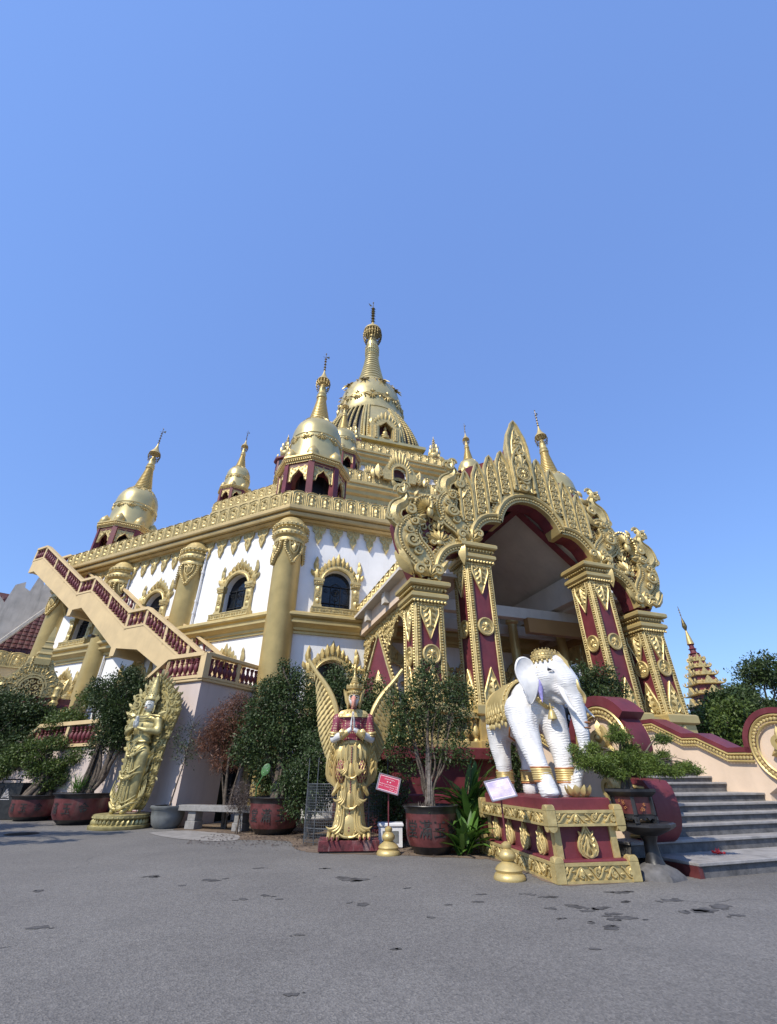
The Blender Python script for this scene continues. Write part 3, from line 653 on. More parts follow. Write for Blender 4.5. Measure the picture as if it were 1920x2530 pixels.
for fc in range(4):
    g = MB(); a0 = R(-92 + fc * 90); vs = [(cx + r * math.cos(a0 + R(d)), cy + r * math.sin(a0 + R(d)), z) for r, z in prof for d in range(-16, 17, 4)]
    g.at(0, 0, 0); g.add(vs, [[i * 9 + j, i * 9 + j + 1, (i + 1) * 9 + j + 1, (i + 1) * 9 + j] for i in range(len(prof) - 1) for j in range(8)])
    for sg in (-1, 1):
        for d in (16.5, 19.5, 22.5):
            for r, z in smooth(prof, 9): g.bead(cx + (r + .05) * math.cos(a0 + R(d * sg)), cy + (r + .05) * math.sin(a0 + R(d * sg)), z, .13 if d != 19.5 else .2)
    part('plain_panel', g, 'dome', stupa, smooth=30)
g = MB(); D = []
for k in range(56):
    a = k * 2 * math.pi / 56 + .03; sect = (math.degrees(a) + 92 + 45) % 90   # plain panels face the four fronts
    plain = 30 < sect < 60
    path = smooth(prof, 4); th = .10
    if plain: continue
    for off in (0,):
        g.at(cx, cy, 0); g.tube([((r + .02) * math.cos(a + off), (r + .02) * math.sin(a + off), z) for r, z in path], .11, 4)
    for r, z in smooth(prof, 4)[::1]: g.at(cx, cy, 0); g.bead((r + .06) * math.cos(a), (r + .06) * math.sin(a), z, .2)
part('ribs', g, 'relief', stupa)
g = MB(); g.at(cx, cy, 0)
for k in range(64): a = k * 2 * math.pi / 64; g.at(cx + 8.0 * math.cos(a), cy + 8.0 * math.sin(a), 37.3, rz=math.degrees(a) + 90); g.slab([(-.36, 0), (.36, 0), (.36, .5), (0, 1.0), (-.36, .5)], -.08, .08); g.curl(0, .35, .18, 0, 1.2, 1, .07, -.08, 7)
part('lotus_fence', g, 'relief', stupa)
def sniche(a_deg):
    a = R(a_deg); g = MB(); hole = [(-.85, .3), (.85, .3), (.85, 2.1), (0, 3.0), (-.85, 2.1)]
    outl = [(-1.9, 0), (1.9, 0), (1.9, 2.4), (1.6, 3.2), (1.0, 3.4), (.5, 4.0), (0, 5.0), (-.5, 4.0), (-1.0, 3.4), (-1.6, 3.2), (-1.9, 2.4)]
    g.slab(outl, -.35, .8, [hole]); 
    for q in range(9): t = math.pi * (q + .5) / 9; g.leaf(1.3 * math.cos(t), 2.3 + 1.0 * math.sin(t), 90 + (math.degrees(t) - 90) * .4, .6 + .9 * math.sin(t) ** 4, .4, .25, -.3)
    for sg in (-1, 1): g.box(min(sg * 1.05, sg * 1.5), max(sg * 1.05, sg * 1.5), -.5, 0, 0, 2.2); g.beads([(sg * 1.28, .3), (sg * 1.28, 2.1)], .12, -.5); g.leaf(sg * 1.9, 2.2, 90, 1.2, .5, .2, -.2); g.rim([(sg * .8, 2.1), (0, 2.95)], .12, -.4)
    rr = 8.1; o = part('stupa_niche', g, 'relief', stupa, (cx + rr * math.cos(a), cy + rr * math.sin(a), 37.3), a_deg + 90)
    g = MB(); g.box(-.9, .9, .5, .55, .2, 3.0, k=1); g.k = 0; g.lathe([(.55, .3), (.6, .45), (.5, .6), (.35, .62)], 12); g.ball(0, 0, .85, .55, .35, .22); g.ball(0, 0, 1.3, .33, .25, .45); g.ball(0, 0, 1.95, .2); g.lathe([(.2, 2.0), (.12, 2.25), (.02, 2.5)], 8)
    part('seated_figure', g, ['gold', 'dmaroon'], o)
for a_ in (-92, -2, 178): sniche(a_ + 0)
g = MB(); g.at(cx, cy, 0); g.lathe([(5.3, 46), (5.1, 46.4), (4.95, 47.2), (4.85, 48.4), (4.9, 48.9), (4.98, 48.95), (4.98, 49.1), (4.82, 49.2), (4.75, 50.3), (4.45, 51.6), (3.95, 52.8), (3.2, 53.9), (2.4, 54.6)], 56); part('bell_dome', g, 'dome', stupa, smooth=30)
g = MB()
def band2(n, r, z, sc_, slope=0, up=True):
    for k in range(n):
        a0 = k * 2 * math.pi / n; s0 = len(g.v); g.at(0, 0, 0)
        g.curl(-.4, 0, .3, 0, 1.3, 1, .1); g.curl(.4, 0, .3, 180, 1.3, -1, .1)
        for aa in (-90, -60, -120): g.leaf(0, .04, aa, .95 * sc_, .3, .2)
        if up: g.leaf(0, .5, 90, .6, .3, .15); g.leaf(0, .5, 25, .5, .2, .15); g.leaf(0, .5, 155, .5, .2, .15)
        g.leaf(-1.1, 0, -90, .5, .3, .15); g.rim([(-1.4, .1), (-1.1, .3), (-.7, .1)], .08); 
        for q in range(s0, len(g.v)):
            x, y, zz = g.v[q]; a = a0 + x / r; rr = r - y + slope * zz; g.v[q] = (cx + rr * math.cos(a), cy + rr * math.sin(a), z + zz)
band2(14, 4.98, 48.5, 1); part('garland', g, 'relief', stupa)
g = MB(); band2(9, 3.95, 52.9, 1.3, -1.0, False); part('neck_garland', g, 'relief', stupa)
g = MB(); g.at(cx, cy, 0); rr = [(2.6, 54.5)]; z = 54.6
for k in range(12):
    q = k / 11; r = 1.25 * (1 - q) ** 1.5 + 1.0; h = .72 - .14 * q; rr += [(r, z), (r + .13, z + h * .3), (r + .1, z + h * .62), (r - .07, z + h * .95)]; z += h
rr += [(1.05, z), (1.15, z + .3), (.95, z + .6), (1.1, z + .9), (1.15, z + 1.4), (.95, z + 1.8), (.98, z + 2.0), (.9, z + 3.2), (.6, z + 5)]
g.lathe(rr, 28)
for zz in (.25, .9, 1.4, 1.8):
    for k in range(22): a = k * 2 * math.pi / 22; g.bead(1.12 * math.cos(a), 1.12 * math.sin(a), z + zz, .13)
part('ringed_spire', g, 'dome', stupa, smooth=30)
g = MB(); g.at(cx, cy, 0); zt = z + 3.6
for k in range(20):
    a = k * 2 * math.pi / 20; ca, sa = math.cos(a), math.sin(a)
    g.tube([(1.45 * ca, 1.45 * sa, zt + 2.6), (1.62 * ca, 1.62 * sa, zt + 1.7), (1.5 * ca, 1.5 * sa, zt + .7), (1.2 * ca, 1.2 * sa, zt)], .055, 4); g.bead(1.2 * ca, 1.2 * sa, zt - .1, .12)
    a2 = a + .3; g.tube([(1.58 * ca, 1.58 * sa, zt + 1.9), (1.5 * math.cos(a2), 1.5 * math.sin(a2), zt + .8)], .045, 4); g.tube([(1.58 * math.cos(a2), 1.58 * math.sin(a2), zt + 1.9), (1.5 * ca, 1.5 * sa, zt + .8)], .045, 4)
for z_, r in ((2.5, 1.45), (1.8, 1.6), (1.2, 1.58), (.7, 1.48), (0, 1.2)): g.tube([(r * math.cos(k * .314), r * math.sin(k * .314), zt + z_) for k in range(21)], .07, 5)
g.lathe([(.08, zt + 5.0), (.1, zt + 6), (.05, zt + 11)], 6)
for z_ in (5.4, 6.2, 7.0, 7.7, 8.3, 9): g.lathe([(.06, zt + z_), (.3, zt + z_ + .1), (.34, zt + z_ + .2), (.06, zt + z_ + .4)], 8); g.tube([(-.5, 0, zt + z_ + .2), (.5, 0, zt + z_ + .25)], .04, 4)
g.add([(-.1, 0, zt + 9.9), (-.95, .02, zt + 10.6), (-.6, 0, zt + 9.7)], [[0, 1, 2]]); g.bead(0, 0, zt + 11, .15)
g.k = 1; g.lathe([(1.6, zt + 2.4), (1.5, zt + 2.9), (.95, zt + 3.5), (.6, zt + 4.1), (.3, zt + 4.8), (.1, zt + 5.4)], 20)
part('umbrella_finial', g, ['hti', 'gold'], stupa)
#@@P2
# ------------------------------------------------------------ portico
PS, PT = 11.9, 14.5
portico = root('portico', W(PS, PT), 19, 'maroon and gold entrance portico with cusped arch and flame-crested pediment', 'portico')
# local frame: x along the front, y into the building, z up
def pillar(x, h, wd, med_z):
    b = .5 * wd; z0 = 3.65
    g = MB(); g.box(x - b, x + b, 0, wd, z0, h - .95); sh = part('pillar', g, 'maroon', portico, smooth=0)
    g = MB()
    for rz, (ox, oy) in ((0, (x, 0)), (-90, (x - b, b)), (90, (x + b, b))):
        g.at(ox, oy, 0, rz=rz); top = h - .95
        for sg in (-1, 1):
            g.box(min(sg * (b - .16), sg * (b + .035)), max(sg * (b - .16), sg * (b + .035)), -.05, .02, z0, top)
            zz = z0 + .05
            while zz < top: g.bead(sg * (b - .085), -.07, zz, .06, sz=.75); zz += .1
            g.rim([(sg * (b - .16), z0), (sg * (b - .16), top)], .03, -.04, 4); g.rim([(sg * (b + .0), z0), (sg * (b + .0), top)], .03, -.05, 4)
        for up, zc in ((1, z0), (-1, top)):
            hh = 1.25; P = [(-.34, 0), (.34, 0), (.36, .35), (.2, .75), (0, hh), (-.2, .75), (-.36, .35)]
            P = [(q[0], zc + up * q[1]) for q in P]; g.slab(P if up > 0 else P[::-1], -.06, .01); g.rim(P, .035, -.08, 4, close=True)
            g.leaf(0, zc + up * .1, 90 * up, .85, .24, .1, -.06)
            for q in range(4):
                for sg in (-1, 1): g.leaf(0, zc + up * (.08 + q * .22), 90 * up + sg * up * (-1) * 48, .34 - .04 * q, .15, .08, -.06)
            for sg in (-1, 1): g.curl(sg * .22, zc + up * .14, .1, 90, 1.2, sg, .035, -.07, 8)
    part('relief_border', g, 'relief', sh)
    for rz, ox, oy in ((0, x, -.0), (-90, x - b, b), (90, x + b, b)):
        g = MB(); r = .31; circ = [(r * math.cos(k * .3927), r * math.sin(k * .3927)) for k in range(17)]
        g.slab(circ[:-1], -.06, 0); g.rim(circ, .05, -.07, 6); [g.leaf(0, 0, q_ * 40, .2, .12, .05, -.06) for q_ in range(9)]; g.ball(0, -.07, 0, .06, .05, .06, 8); g.tube([(0, -.1, .02), (.05, -.12, .1), (.02, -.12, .16)], [.04, .03, .015], 5); g.rim([(.24 * math.cos(k * .3927), .24 * math.sin(k * .3927)) for k in range(17)], .018, -.07); pass
        part('medallion', g, 'gold', sh, (ox, oy, med_z), rz)
    g = MB(); cx_ = x
    def blk(o, za, zb, bev=.03): g.box(cx_ - b - o, cx_ + b + o, -o, wd + o, za, zb, bev)
    g.at(0, 0, h); blk(.06, -1.0, -.86); blk(.14, -.86, -.72); blk(.22, -.74, -.52, .05); blk(.12, -.52, -.46); blk(.05, -.46, -.32); blk(.14, -.34, -.26); blk(.3, -.27, -.04, .05); blk(.1, -.04, .02); 
    for o, zz in ((.16, -.8), (.18, -.32)):
        for s_ in range(2):
            n = int((wd + 2 * o) / .13)
            for k in range(n):
                q = -o + (k + .5) * (wd + 2 * o) / n
                if s_ == 0: g.leaf(cx_ - b + q, zz, -90, .12, .11, .05, -o)
                else:
                    g.bead(cx_ - b - o, q, zz - .04, .05); g.bead(cx_ + b + o, q, zz - .04, .05)
    part('capital', g, 'gold', sh)
    g = MB(); g.box(x - b - .25, x + b + .25, -.25, wd + .25, 3.3, 3.65, .05); g.box(x - b - .12, x + b + .12, -.12, wd + .12, 2.3, 3.3); g.box(x - b - .2, x + b + .2, -.2, wd + .2, 2.3, 2.55, .03)
    g.leaf(x, 3.3, -90, .5, .4, .08, -.14)
    part('pedestal', g, 'gold', sh, smooth=30)
for x, h, m_ in ((-5.33, 7.95, 5.2), (-3.03, 9.9, 6.4), (3.03, 9.9, 6.35), (5.33, 7.85, 5.45)): pillar(x, h, 1.06, m_)
# ---- pediment
intr = [(-3.0, 9.75), (-2.95, 10.25), (-2.7, 10.75), (-2.3, 11.05), (-1.85, 11.12), (-1.62, 11.15), (-1.5, 11.5), (-1.2, 12.0), (-.7, 12.38), (-.1, 12.5), (.5, 12.38), (1.0, 12.0), (1.3, 11.5), (1.42, 11.15), (1.7, 11.12), (2.2, 11.05), (2.6, 10.75), (2.9, 10.25), (3.0, 9.75)]
lhalf = [(-4.8, 8.0), (-4.75, 8.5), (-4.5, 9.05), (-4.1, 9.35), (-3.55, 9.5)]
plate = [(-5.8, 8.0)] + lhalf + [(-3.55, 9.9), (-3.0, 9.9)] + intr[1:-1] + [(3.0, 9.9), (3.55, 9.9)] + [(-x, z) for x, z in lhalf[::-1]] + [(5.8, 8.0), (6.2, 9.2), (6.35, 10.4), (6.0, 11.55), (5.2, 11.6), (4.3, 12.1), (4.1, 13.3), (3.2, 13.5), (2.6, 14.1), (1.9, 14.5), (1.0, 14.9), (.5, 15.0), (0, 16.3), (-.2, 16.5), (-.6, 15.4), (-1.0, 15.0), (-1.9, 14.6), (-2.8, 14.1), (-3.6, 13.6), (-4.2, 13.3), (-4.3, 12.1), (-5.2, 11.6), (-6.4, 11.5), (-6.6, 10.4), (-6.3, 9.2)]
g = MB(); g.slab(plate, .12, .75); ped = part('pediment', g, 'maroon', portico, smooth=0, recalc=True)
def archband(g, path, w_, y=0):
    o1 = offset(path, w_); n = len(path)
    vs = [(x, y - .12, z) for x, z in path] + [(x, y - .12, z) for x, z in o1] + [(x, y + .75, z) for x, z in path] + [(x, y + .12, z) for x, z in o1]
    fs = []
    for i in range(n - 1): fs += [[i, i + 1, n + i + 1, n + i], [i, i + 2 * n, i + 2 * n + 1, i + 1], [n + i, n + i + 1, 3 * n + i + 1, 3 * n + i]]
    g.add(vs, fs); g.beads(offset(path, w_ * .25), .065, y - .15); g.beads(offset(path, w_ + .08), .07, y - .06); g.rim(offset(path, w_ * .6), .1, y - .14, 6)
    for a, b in zip(smooth(path, 2)[:-1], smooth(path, 2)[1:]): pass
g = MB(); archband(g, smooth(intr, 2), .55, 0); part('cusped_arch', g, 'gold', ped, recalc=True)
for sg in (-1, 1):
    g = MB(); pth = [(x * (1 if sg < 0 else -1), z) for x, z in lhalf]; pth = pth if sg < 0 else pth[::-1]
    archband(g, smooth(pth, 3), .42, 0); part('side_arch', g, 'gold', ped, recalc=True)
# flame blades over the arch
def blade(x, z0, z1, w_, seed, y=.0):
    g = MB(); h = z1 - z0; P = [(x - w_ * .5, z0), (x + w_ * .5, z0), (x + w_ * .52, z0 + h * .62), (x + w_ * .3, z0 + h * .84), (x, z1), (x - w_ * .3, z0 + h * .84), (x - w_ * .52, z0 + h * .62)]
    g.slab(P, -.14 + y, .12); Q = smooth(P[1:] + [P[0]], 2); g.rim(Q, .07, -.16 + y, 5)
    inn = [(x + (a - x) * .62, z0 + (b - z0) * .88) for a, b in Q]; g.rim(inn, .03, -.15 + y, 4)
    rnd = random.Random(seed); zz = z0 + .2; k = 0
    while zz < z0 + h * .78:
        s_ = w_ * .24 * (1 if zz < z0 + h * .6 else .7); g.curl(x + (s_ * .35) * (1 if k % 2 else -1), zz, s_, 90, 1.35, 1 if k % 2 else -1, s_ * .3, -.16 + y, 9); g.leaf(x - s_ * .5 * (1 if k % 2 else -1), zz + s_ * .3, 90 + 40 * (1 if k % 2 else -1), s_ * 1.3, s_ * .7, .07, -.15 + y); g.bead(x - s_ * .8 * (1 if k % 2 else -1), -.18 + y, zz - s_ * .5, s_ * .3); zz += s_ * 1.55; k += 1
    return g
ext = smooth(offset(smooth(intr, 2), .7), 1)
def extz(x): return max([p[1] for p in ext if abs(p[0] - x) < .35] + [10.6])
for x, z1, w_ in ((-3.3, 13.5, .62), (-2.6, 14.15, .66), (-1.9, 14.75, .66), (-1.2, 15.2, .66), (.85, 15.2, .66), (1.55, 14.75, .66), (2.2, 14.15, .66), (2.85, 13.5, .6)):
    part('flame_blade', blade(x, extz(x) - .35, z1, w_, int(x * 10)), 'relief', ped)
g = blade(-.18, 13.0, 17.4, 1.12, 3, -.1); g.rim([(-.7, 13.2), (-.72, 14.6), (-.45, 15.3), (-.18, 15.7), (.1, 15.3), (.36, 14.6), (.34, 13.2)], .07, -.3, 5)
circ = [(-.18 + .38 * math.cos(k * .3927), 13.95 + .38 * math.sin(k * .3927)) for k in range(17)]; g.slab(circ[:-1], -.34, -.2); g.rim(circ, .05, -.35); g.beads([(-.18 + (a + .18) * .7, 13.95 + (b - 13.95) * .7) for a, b in circ], .05, -.36); g.leaf(-.18, 14.4, 90, .9, .4, .12, -.3)
for sg in (-1, 1):
    g.leaf(-.18, 14.5, 90 + sg * 35, .6, .25, .1, -.3)
for q in range(8): g.leaf(-.18, 13.95, q * 45, .26, .14, .08, -.34)
part('flame_blade', g, 'relief', ped, label='tallest central flame blade with rosette')
for sg in (-1, 1):
    g = MB(); g.at(0, 0, 0, sc=(sg, 1, 1)); g.fill([(3.3, 10.1), (3.9, 9.6), (4.75, 9.2), (5.1, 8.2), (5.9, 8.2), (6.1, 10.4), (5.9, 11.4), (5.2, 11.5), (4.3, 12.0), (4.0, 13.2), (3.3, 13.3), (3.1, 11.3)], .36, 8, .1); part('scroll_ground', g, 'relief', ped)
# big scrolled side ornaments, drawn for the left, mirrored for the right
def fat(g, path, w0, y=0, rimr=.05, bead_=True, fill=True):
    """paisley body: closed outline around a centre path with width profile"""
    c = smooth(path, 4); n = len(c); L, Rr = [], []
    for i in range(n):
        q = i / (n - 1); wd = w0 * (math.sin(math.pi * min(1, .18 + .82 * q)) ** .8) + .02
        a = c[max(0, i - 1)]; b = c[min(n - 1, i + 1)]; dx, dz = b[0] - a[0], b[1] - a[1]; l = math.hypot(dx, dz) or 1
        L.append((c[i][0] - dz / l * wd, c[i][1] + dx / l * wd)); Rr.append((c[i][0] + dz / l * wd, c[i][1] - dx / l * wd))
    n2 = len(L); vs = [(x, y - .06, z) for x, z in L] + [(x, y - .22, z) for x, z in c] + [(x, y - .06, z) for x, z in Rr] + [(x, .15, z) for x, z in L] + [(x, .15, z) for x, z in Rr]
    fs = []
    for i in range(n2 - 1): fs += [[i, i + 1, n2 + i + 1, n2 + i], [n2 + i, n2 + i + 1, 2 * n2 + i + 1, 2 * n2 + i], [i, 3 * n2 + i, 3 * n2 + i + 1, i + 1], [2 * n2 + i, 2 * n2 + i + 1, 4 * n2 + i + 1, 4 * n2 + i]]
    g.add(vs, fs); g.rim(L, rimr, y - .1, 5); g.rim(Rr, rimr, y - .1, 5)
    if bead_:
        m = [tuple((a[k] * .72 + b[k] * .28) for k in (0, 1)) for a, b in zip(L, c)]; g.beads(m[2:-2], .055, y - .16); m = [tuple((a[k] * .72 + b[k] * .28) for k in (0, 1)) for a, b in zip(Rr, c)]; g.beads(m[2:-2], .055, y - .16)
    if fill:
        for i in range(3, n - 3, 3): s_ = w0 * .38; g.curl(c[i][0], c[i][1], s_, i * 60, 1.3, 1 if i % 2 else -1, s_ * .28, y - .22, 9)
def side_orn(sg):
    sh = .0
    def P(g_): g_.at(0, 0, 0, sc=(-sg, 1, 1)); return g_
    # paisley above the outer pillar
    g = P(MB()); fat(g, [(-5.25, 8.15), (-5.5, 8.8), (-6.0, 9.4), (-6.1, 10.0), (-5.75, 10.5), (-5.35, 10.45)], .52)
    for a in range(5): g.leaf(-5.3, 8.1, 25 + a * 32, .62, .26, .16, -.16)
    g.curl(-5.7, 8.3, .24, 0, 1.4, 1, .08, -.2); g.curl(-4.95, 8.35, .24, 180, 1.4, -1, .08, -.2); g.curl(-6.0, 9.5, .3, 0, 1.5, -1, .09, -.26)
    g.leaf(-5.9, 8.15, 118, 1.3, .5, .2, -.05); g.leaf(-5.0, 8.2, 50, .9, .35, .16, -.12)
    part('paisley_scroll', g, 'relief', ped, recalc=True)
    g = P(MB()); fat(g, [(-3.35, 10.0), (-3.7, 10.6), (-4.2, 11.05), (-4.3, 11.6), (-3.95, 12.1), (-3.6, 12.0)], .5)
    for a in range(5): g.leaf(-3.3, 9.95, 20 + a * 34, .6, .25, .16, -.16)
    g.curl(-3.75, 10.15, .22, 0, 1.4, 1, .08, -.2); g.curl(-2.95, 10.3, .2, 180, 1.4, -1, .07, -.2); g.curl(-4.15, 11.2, .28, 0, 1.5, -1, .09, -.26); g.leaf(-3.6, 11.9, 60, .9, .35, .16, -.1)
    part('paisley_scroll', g, 'relief', ped, recalc=True)
    # rearing serpent heads
    for ox, oz, s_ in ((-6.3, 10.2, 1.), (-3.95, 11.95, 1.05)):
        g = P(MB()); pth = [(ox, oz), (ox - .35 * s_, oz + .35 * s_), (ox - .3 * s_, oz + .8 * s_), (ox + .05 * s_, oz + 1.1 * s_), (ox + .1 * s_, oz + 1.45 * s_), (ox - .2 * s_, oz + 1.75 * s_)]
        fat(g, pth, .26 * s_, 0, .045, False, False); g.curl(ox - .12 * s_, oz + 1.62 * s_, .27 * s_, 200, 1.5, -1, .1, -.1); g.leaf(ox - .05, oz + 1.3 * s_, 80, .75 * s_, .34, .14, -.12)
        g.leaf(ox - .2 * s_, oz + 1.75 * s_, 130, .45 * s_, .25, .16, -.05); g.leaf(ox + .0 * s_, oz + 1.8 * s_, 70, .4 * s_, .2, .12, -.05); g.curl(ox + .12 * s_, oz + 1.9 * s_, .2 * s_, 0, 1.3, 1, .08, -.05)
        g.leaf(ox + .1 * s_, oz + 1.2 * s_, 20, .5 * s_, .3, .16, -.05); g.curl(ox + .3 * s_, oz + .75 * s_, .24 * s_, 90, 1.3, -1, .09, -.12); g.curl(ox - .55 * s_, oz + .3 * s_, .2 * s_, 90, 1.3, 1, .07, -.05); g.bead(ox - .2 * s_, -.28, oz + 1.68 * s_, .05)
        for q in range(5): g.leaf(ox + (.35 + .1 * q) * s_ - .2, oz + (.1 + .35 * q) * s_, 30 + q * 8, .42 * s_, .2, .12, -.04)
        part('serpent_scroll', g, 'relief', ped, recalc=True)
    # displaying peacock
    g = P(MB()); cx_, cz_ = -5.15, 11.15
    for q in range(21):
        a = -38 + q * 12.8; ln = .56; g.leaf(cx_ + .12 * math.cos(R(a)), cz_ + .12 * math.sin(R(a)), a, ln, .11, .09, -.08); g.bead(cx_ + .66 * math.cos(R(a)), -.12, cz_ + .66 * math.sin(R(a)), .075)
    g.ball(cx_, -.2, cz_ - .2, .16, .14, .26, 10); g.tube([(cx_, -.3, cz_ - .05), (cx_ + .04, -.34, cz_ + .14), (cx_, -.36, cz_ + .28)], [.09, .06, .06], 6); g.bead(cx_, -.38, cz_ + .32, .08); g.leaf(cx_, cz_ + .36, 90, .2, .08, .04, -.3)
    for s2 in (-1, 1): g.leaf(cx_ + s2 * .1, cz_ - .3, 90 - s2 * 115, .5, .25, .14, -.1); g.curl(cx_ + s2 * .5, cz_ - .55, .17, 0, 1.4, s2, .06, -.08); g.leaf(cx_ + s2 * .2, cz_ - .55, -90 + s2 * 50, .4, .16, .1, -.05)
    part('peacock_relief', g, 'relief', ped)
    # fan flower on its stalk
    g = P(MB()); cx_, cz_ = -4.75, 9.75
    for q in range(7): a = 30 + q * 20; g.leaf(cx_, cz_ - .1, a, .62, .2, .14, -.06)
    for s2 in (-1, 1): g.curl(cx_ + s2 * .28, cz_ - .1, .15, 90, 1.3, s2, .055, -.08); g.leaf(cx_ + s2 * .1, cz_ + .5, 90 - s2 * 25, .35, .14, .1, -.06)
    g.leaf(cx_, cz_ + .45, 90, .5, .2, .12, -.06); g.rim([(cx_, cz_ - .1), (cx_ - .1, cz_ - .6), (cx_ - .25, cz_ - 1.0)], .07, 0); g.ball(cx_, -.12, cz_ - .12, .16, .1, .12, 8)
    g.leaf(cx_ + .75, cz_ + .6, 100, .7, .3, .12, -.02); g.curl(cx_ + .5, cz_ + .1, .18, 90, 1.3, -1, .06, -.05)
    part('fan_flower', g, 'relief', ped)
    g = P(MB()); g.leaf(-3.72, 9.95, -90, 1.15, .5, .22, -.1); g.leaf(-4.0, 9.9, -110, .7, .3, .14, -.05); g.curl(-3.75, 9.9, .17, 90, 1.3, 1, .07, -.2); part('hanging_leaf', g, 'gold', ped)
    # outer upswept leaf
    g = P(MB()); g.leaf(-5.95, 8.1, 130, 1.15, .45, .2, -.02); g.tube([(-6.0, 0, 8.3), (-6.45, 0, 8.6), (-6.62, 0, 9.05)], [.14, .1, .02], 6); part('upswept_leaf', g, 'gold', ped)
side_orn(-1); side_orn(1)
# ---- roof, ceiling and beams behind the pediment
g = MB()
# gable ceiling
vs = []; 
for y in (.75, 8.1): vs += [(-3.6, y, 9.9), (-.1, y, 13.1), (3.6, y, 9.9), (-3.6, y, 10.05), (-.1, y, 13.35), (3.6, y, 10.05)]
g.add(vs, [[0, 1, 7, 6], [1, 2, 8, 7], [3, 9, 10, 4], [4, 10, 11, 5], [0, 6, 9, 3], [2, 5, 11, 8]])
g.box(-6.2, -3.5, .75, 8.1, 8.62, 8.75); g.box(3.5, 6.2, .75, 8.1, 8.62, 8.75)
for sg in (-1, 1):
    x0, x1 = sorted((sg * 3.0, sg * 3.55)); g.box(x0, x1, .75, 8.1, 8.75, 10.0)
for y in (3.2, 5.9): g.box(-6.0, 6.0, y, y + .4, 8.1, 8.62)
part('ceiling', g, 'ceil', portico, smooth=0)
g = MB(); g.box(-.28, .1, .3, 8, 12.55, 12.95); 
for sg in (-1, 1): g.add([(sg * 3.1, .75, 9.9), (sg * 3.1, 1.15, 9.9), (-.1, 1.15, 12.75), (-.1, .75, 12.75), (sg * 3.5, .75, 10.05), (sg * 3.5, 1.15, 10.05), (-.1, 1.15, 13.1), (-.1, .75, 13.1)], [[0, 1, 2, 3], [4, 7, 6, 5], [0, 4, 5, 1], [1, 5, 6, 2]])
part('ridge_beam', g, 'maroon', portico, smooth=0)
M_['beam'] = mat('ochre_beam_paint', (.34, .19, .07), .6, 0, .06, 1, .05, 6); g = MB(); g.box(1.2, 6, 3.0, 3.35, 7.4, 8.1); g.box(5.2, 5.6, .9, 8, 7.5, 8.3); part('cross_beam', g, 'beam', portico, smooth=0)
# side eaves with parapet and beam
for sg in (-1, 1):
    x0, x1 = sorted((sg * 5.2, sg * 5.75)); g = MB(); g.box(x0, x1, .9, 8.1, 7.85, 8.62); part('eave_beam', g, 'cream', portico, smooth=0)
    g = MB()
    if sg < 0: parapet(g, (-5.85, 8.1), -90, 7.6, 8.7, .82, .72)
    else: parapet(g, (5.85, .5), 90, 7.6, 8.7, .82, .72)
    part('parapet', g, 'relief', portico)
    # gold cusped fringe arch at the side
    for y0 in (1.1, 4.6):
        g = MB(); sgm = [(0, 7.85), (3.4, 7.85), (3.4, 5.2), (3.2, 5.2), (3.12, 6.5), (2.75, 6.9), (2.5, 6.75), (2.3, 7.15), (1.7, 7.5), (1.1, 7.15), (.9, 6.75), (.65, 6.9), (.28, 6.5), (.2, 5.2), (0, 5.2)]
        g.at(sg * 5.4, y0 if sg > 0 else y0 + 3.4, 0, rz=90 if sg > 0 else -90); g.slab(sgm, -.08, .08, ); g.beads(sgm[3:14], .05, -.1); g.fill(sgm, .32, 5, -.08)
        part('fringe_arch', g, 'relief', portico, recalc=True)
# inner gold columns and back wall niches
for x, y in ((1.8, 5.2), (-2.6, 5.2), (4.6, 5.0), (-5.2, 5.9)):
    g = MB(); g.at(x, y, 0); g.lathe([(.3, 2.4), (.3, 2.7), (.24, 2.8), (.24, 8.4), (.34, 8.5), (.34, 8.65)], 18); part('inner_column', g, 'gold', portico, smooth=30)
for x in (-4.2, -1.8, 1.0, 4.0):
    g = MB(); g.at(x, 7.95, 0); arc = [(1.25 * math.cos(k * math.pi / 12), 5.4 + 1.3 * math.sin(k * math.pi / 12)) for k in range(13)]
    g.slab([(-1.5, 2.4), (-1.1, 2.4)] + [(-a * .88, b) for a, b in arc][::1] + [(1.1, 2.4), (1.5, 2.4), (1.5, 5.6), (1.0, 6.8), (0, 7.7), (-1.0, 6.8), (-1.5, 5.6)], -.12, .05); g.rim(arc, .1, -.15); g.beads([(a * 1.1, 5.4 + (b - 5.4) * 1.1) for a, b in arc], .07, -.14)
    for k in range(11): t = math.pi * (k + .5) / 11; g.leaf(1.3 * math.cos(t), 5.4 + 1.35 * math.sin(t), math.degrees(t), .5, .28, .12, -.1)
    part('wall_arch', g, 'relief', portico, recalc=True)
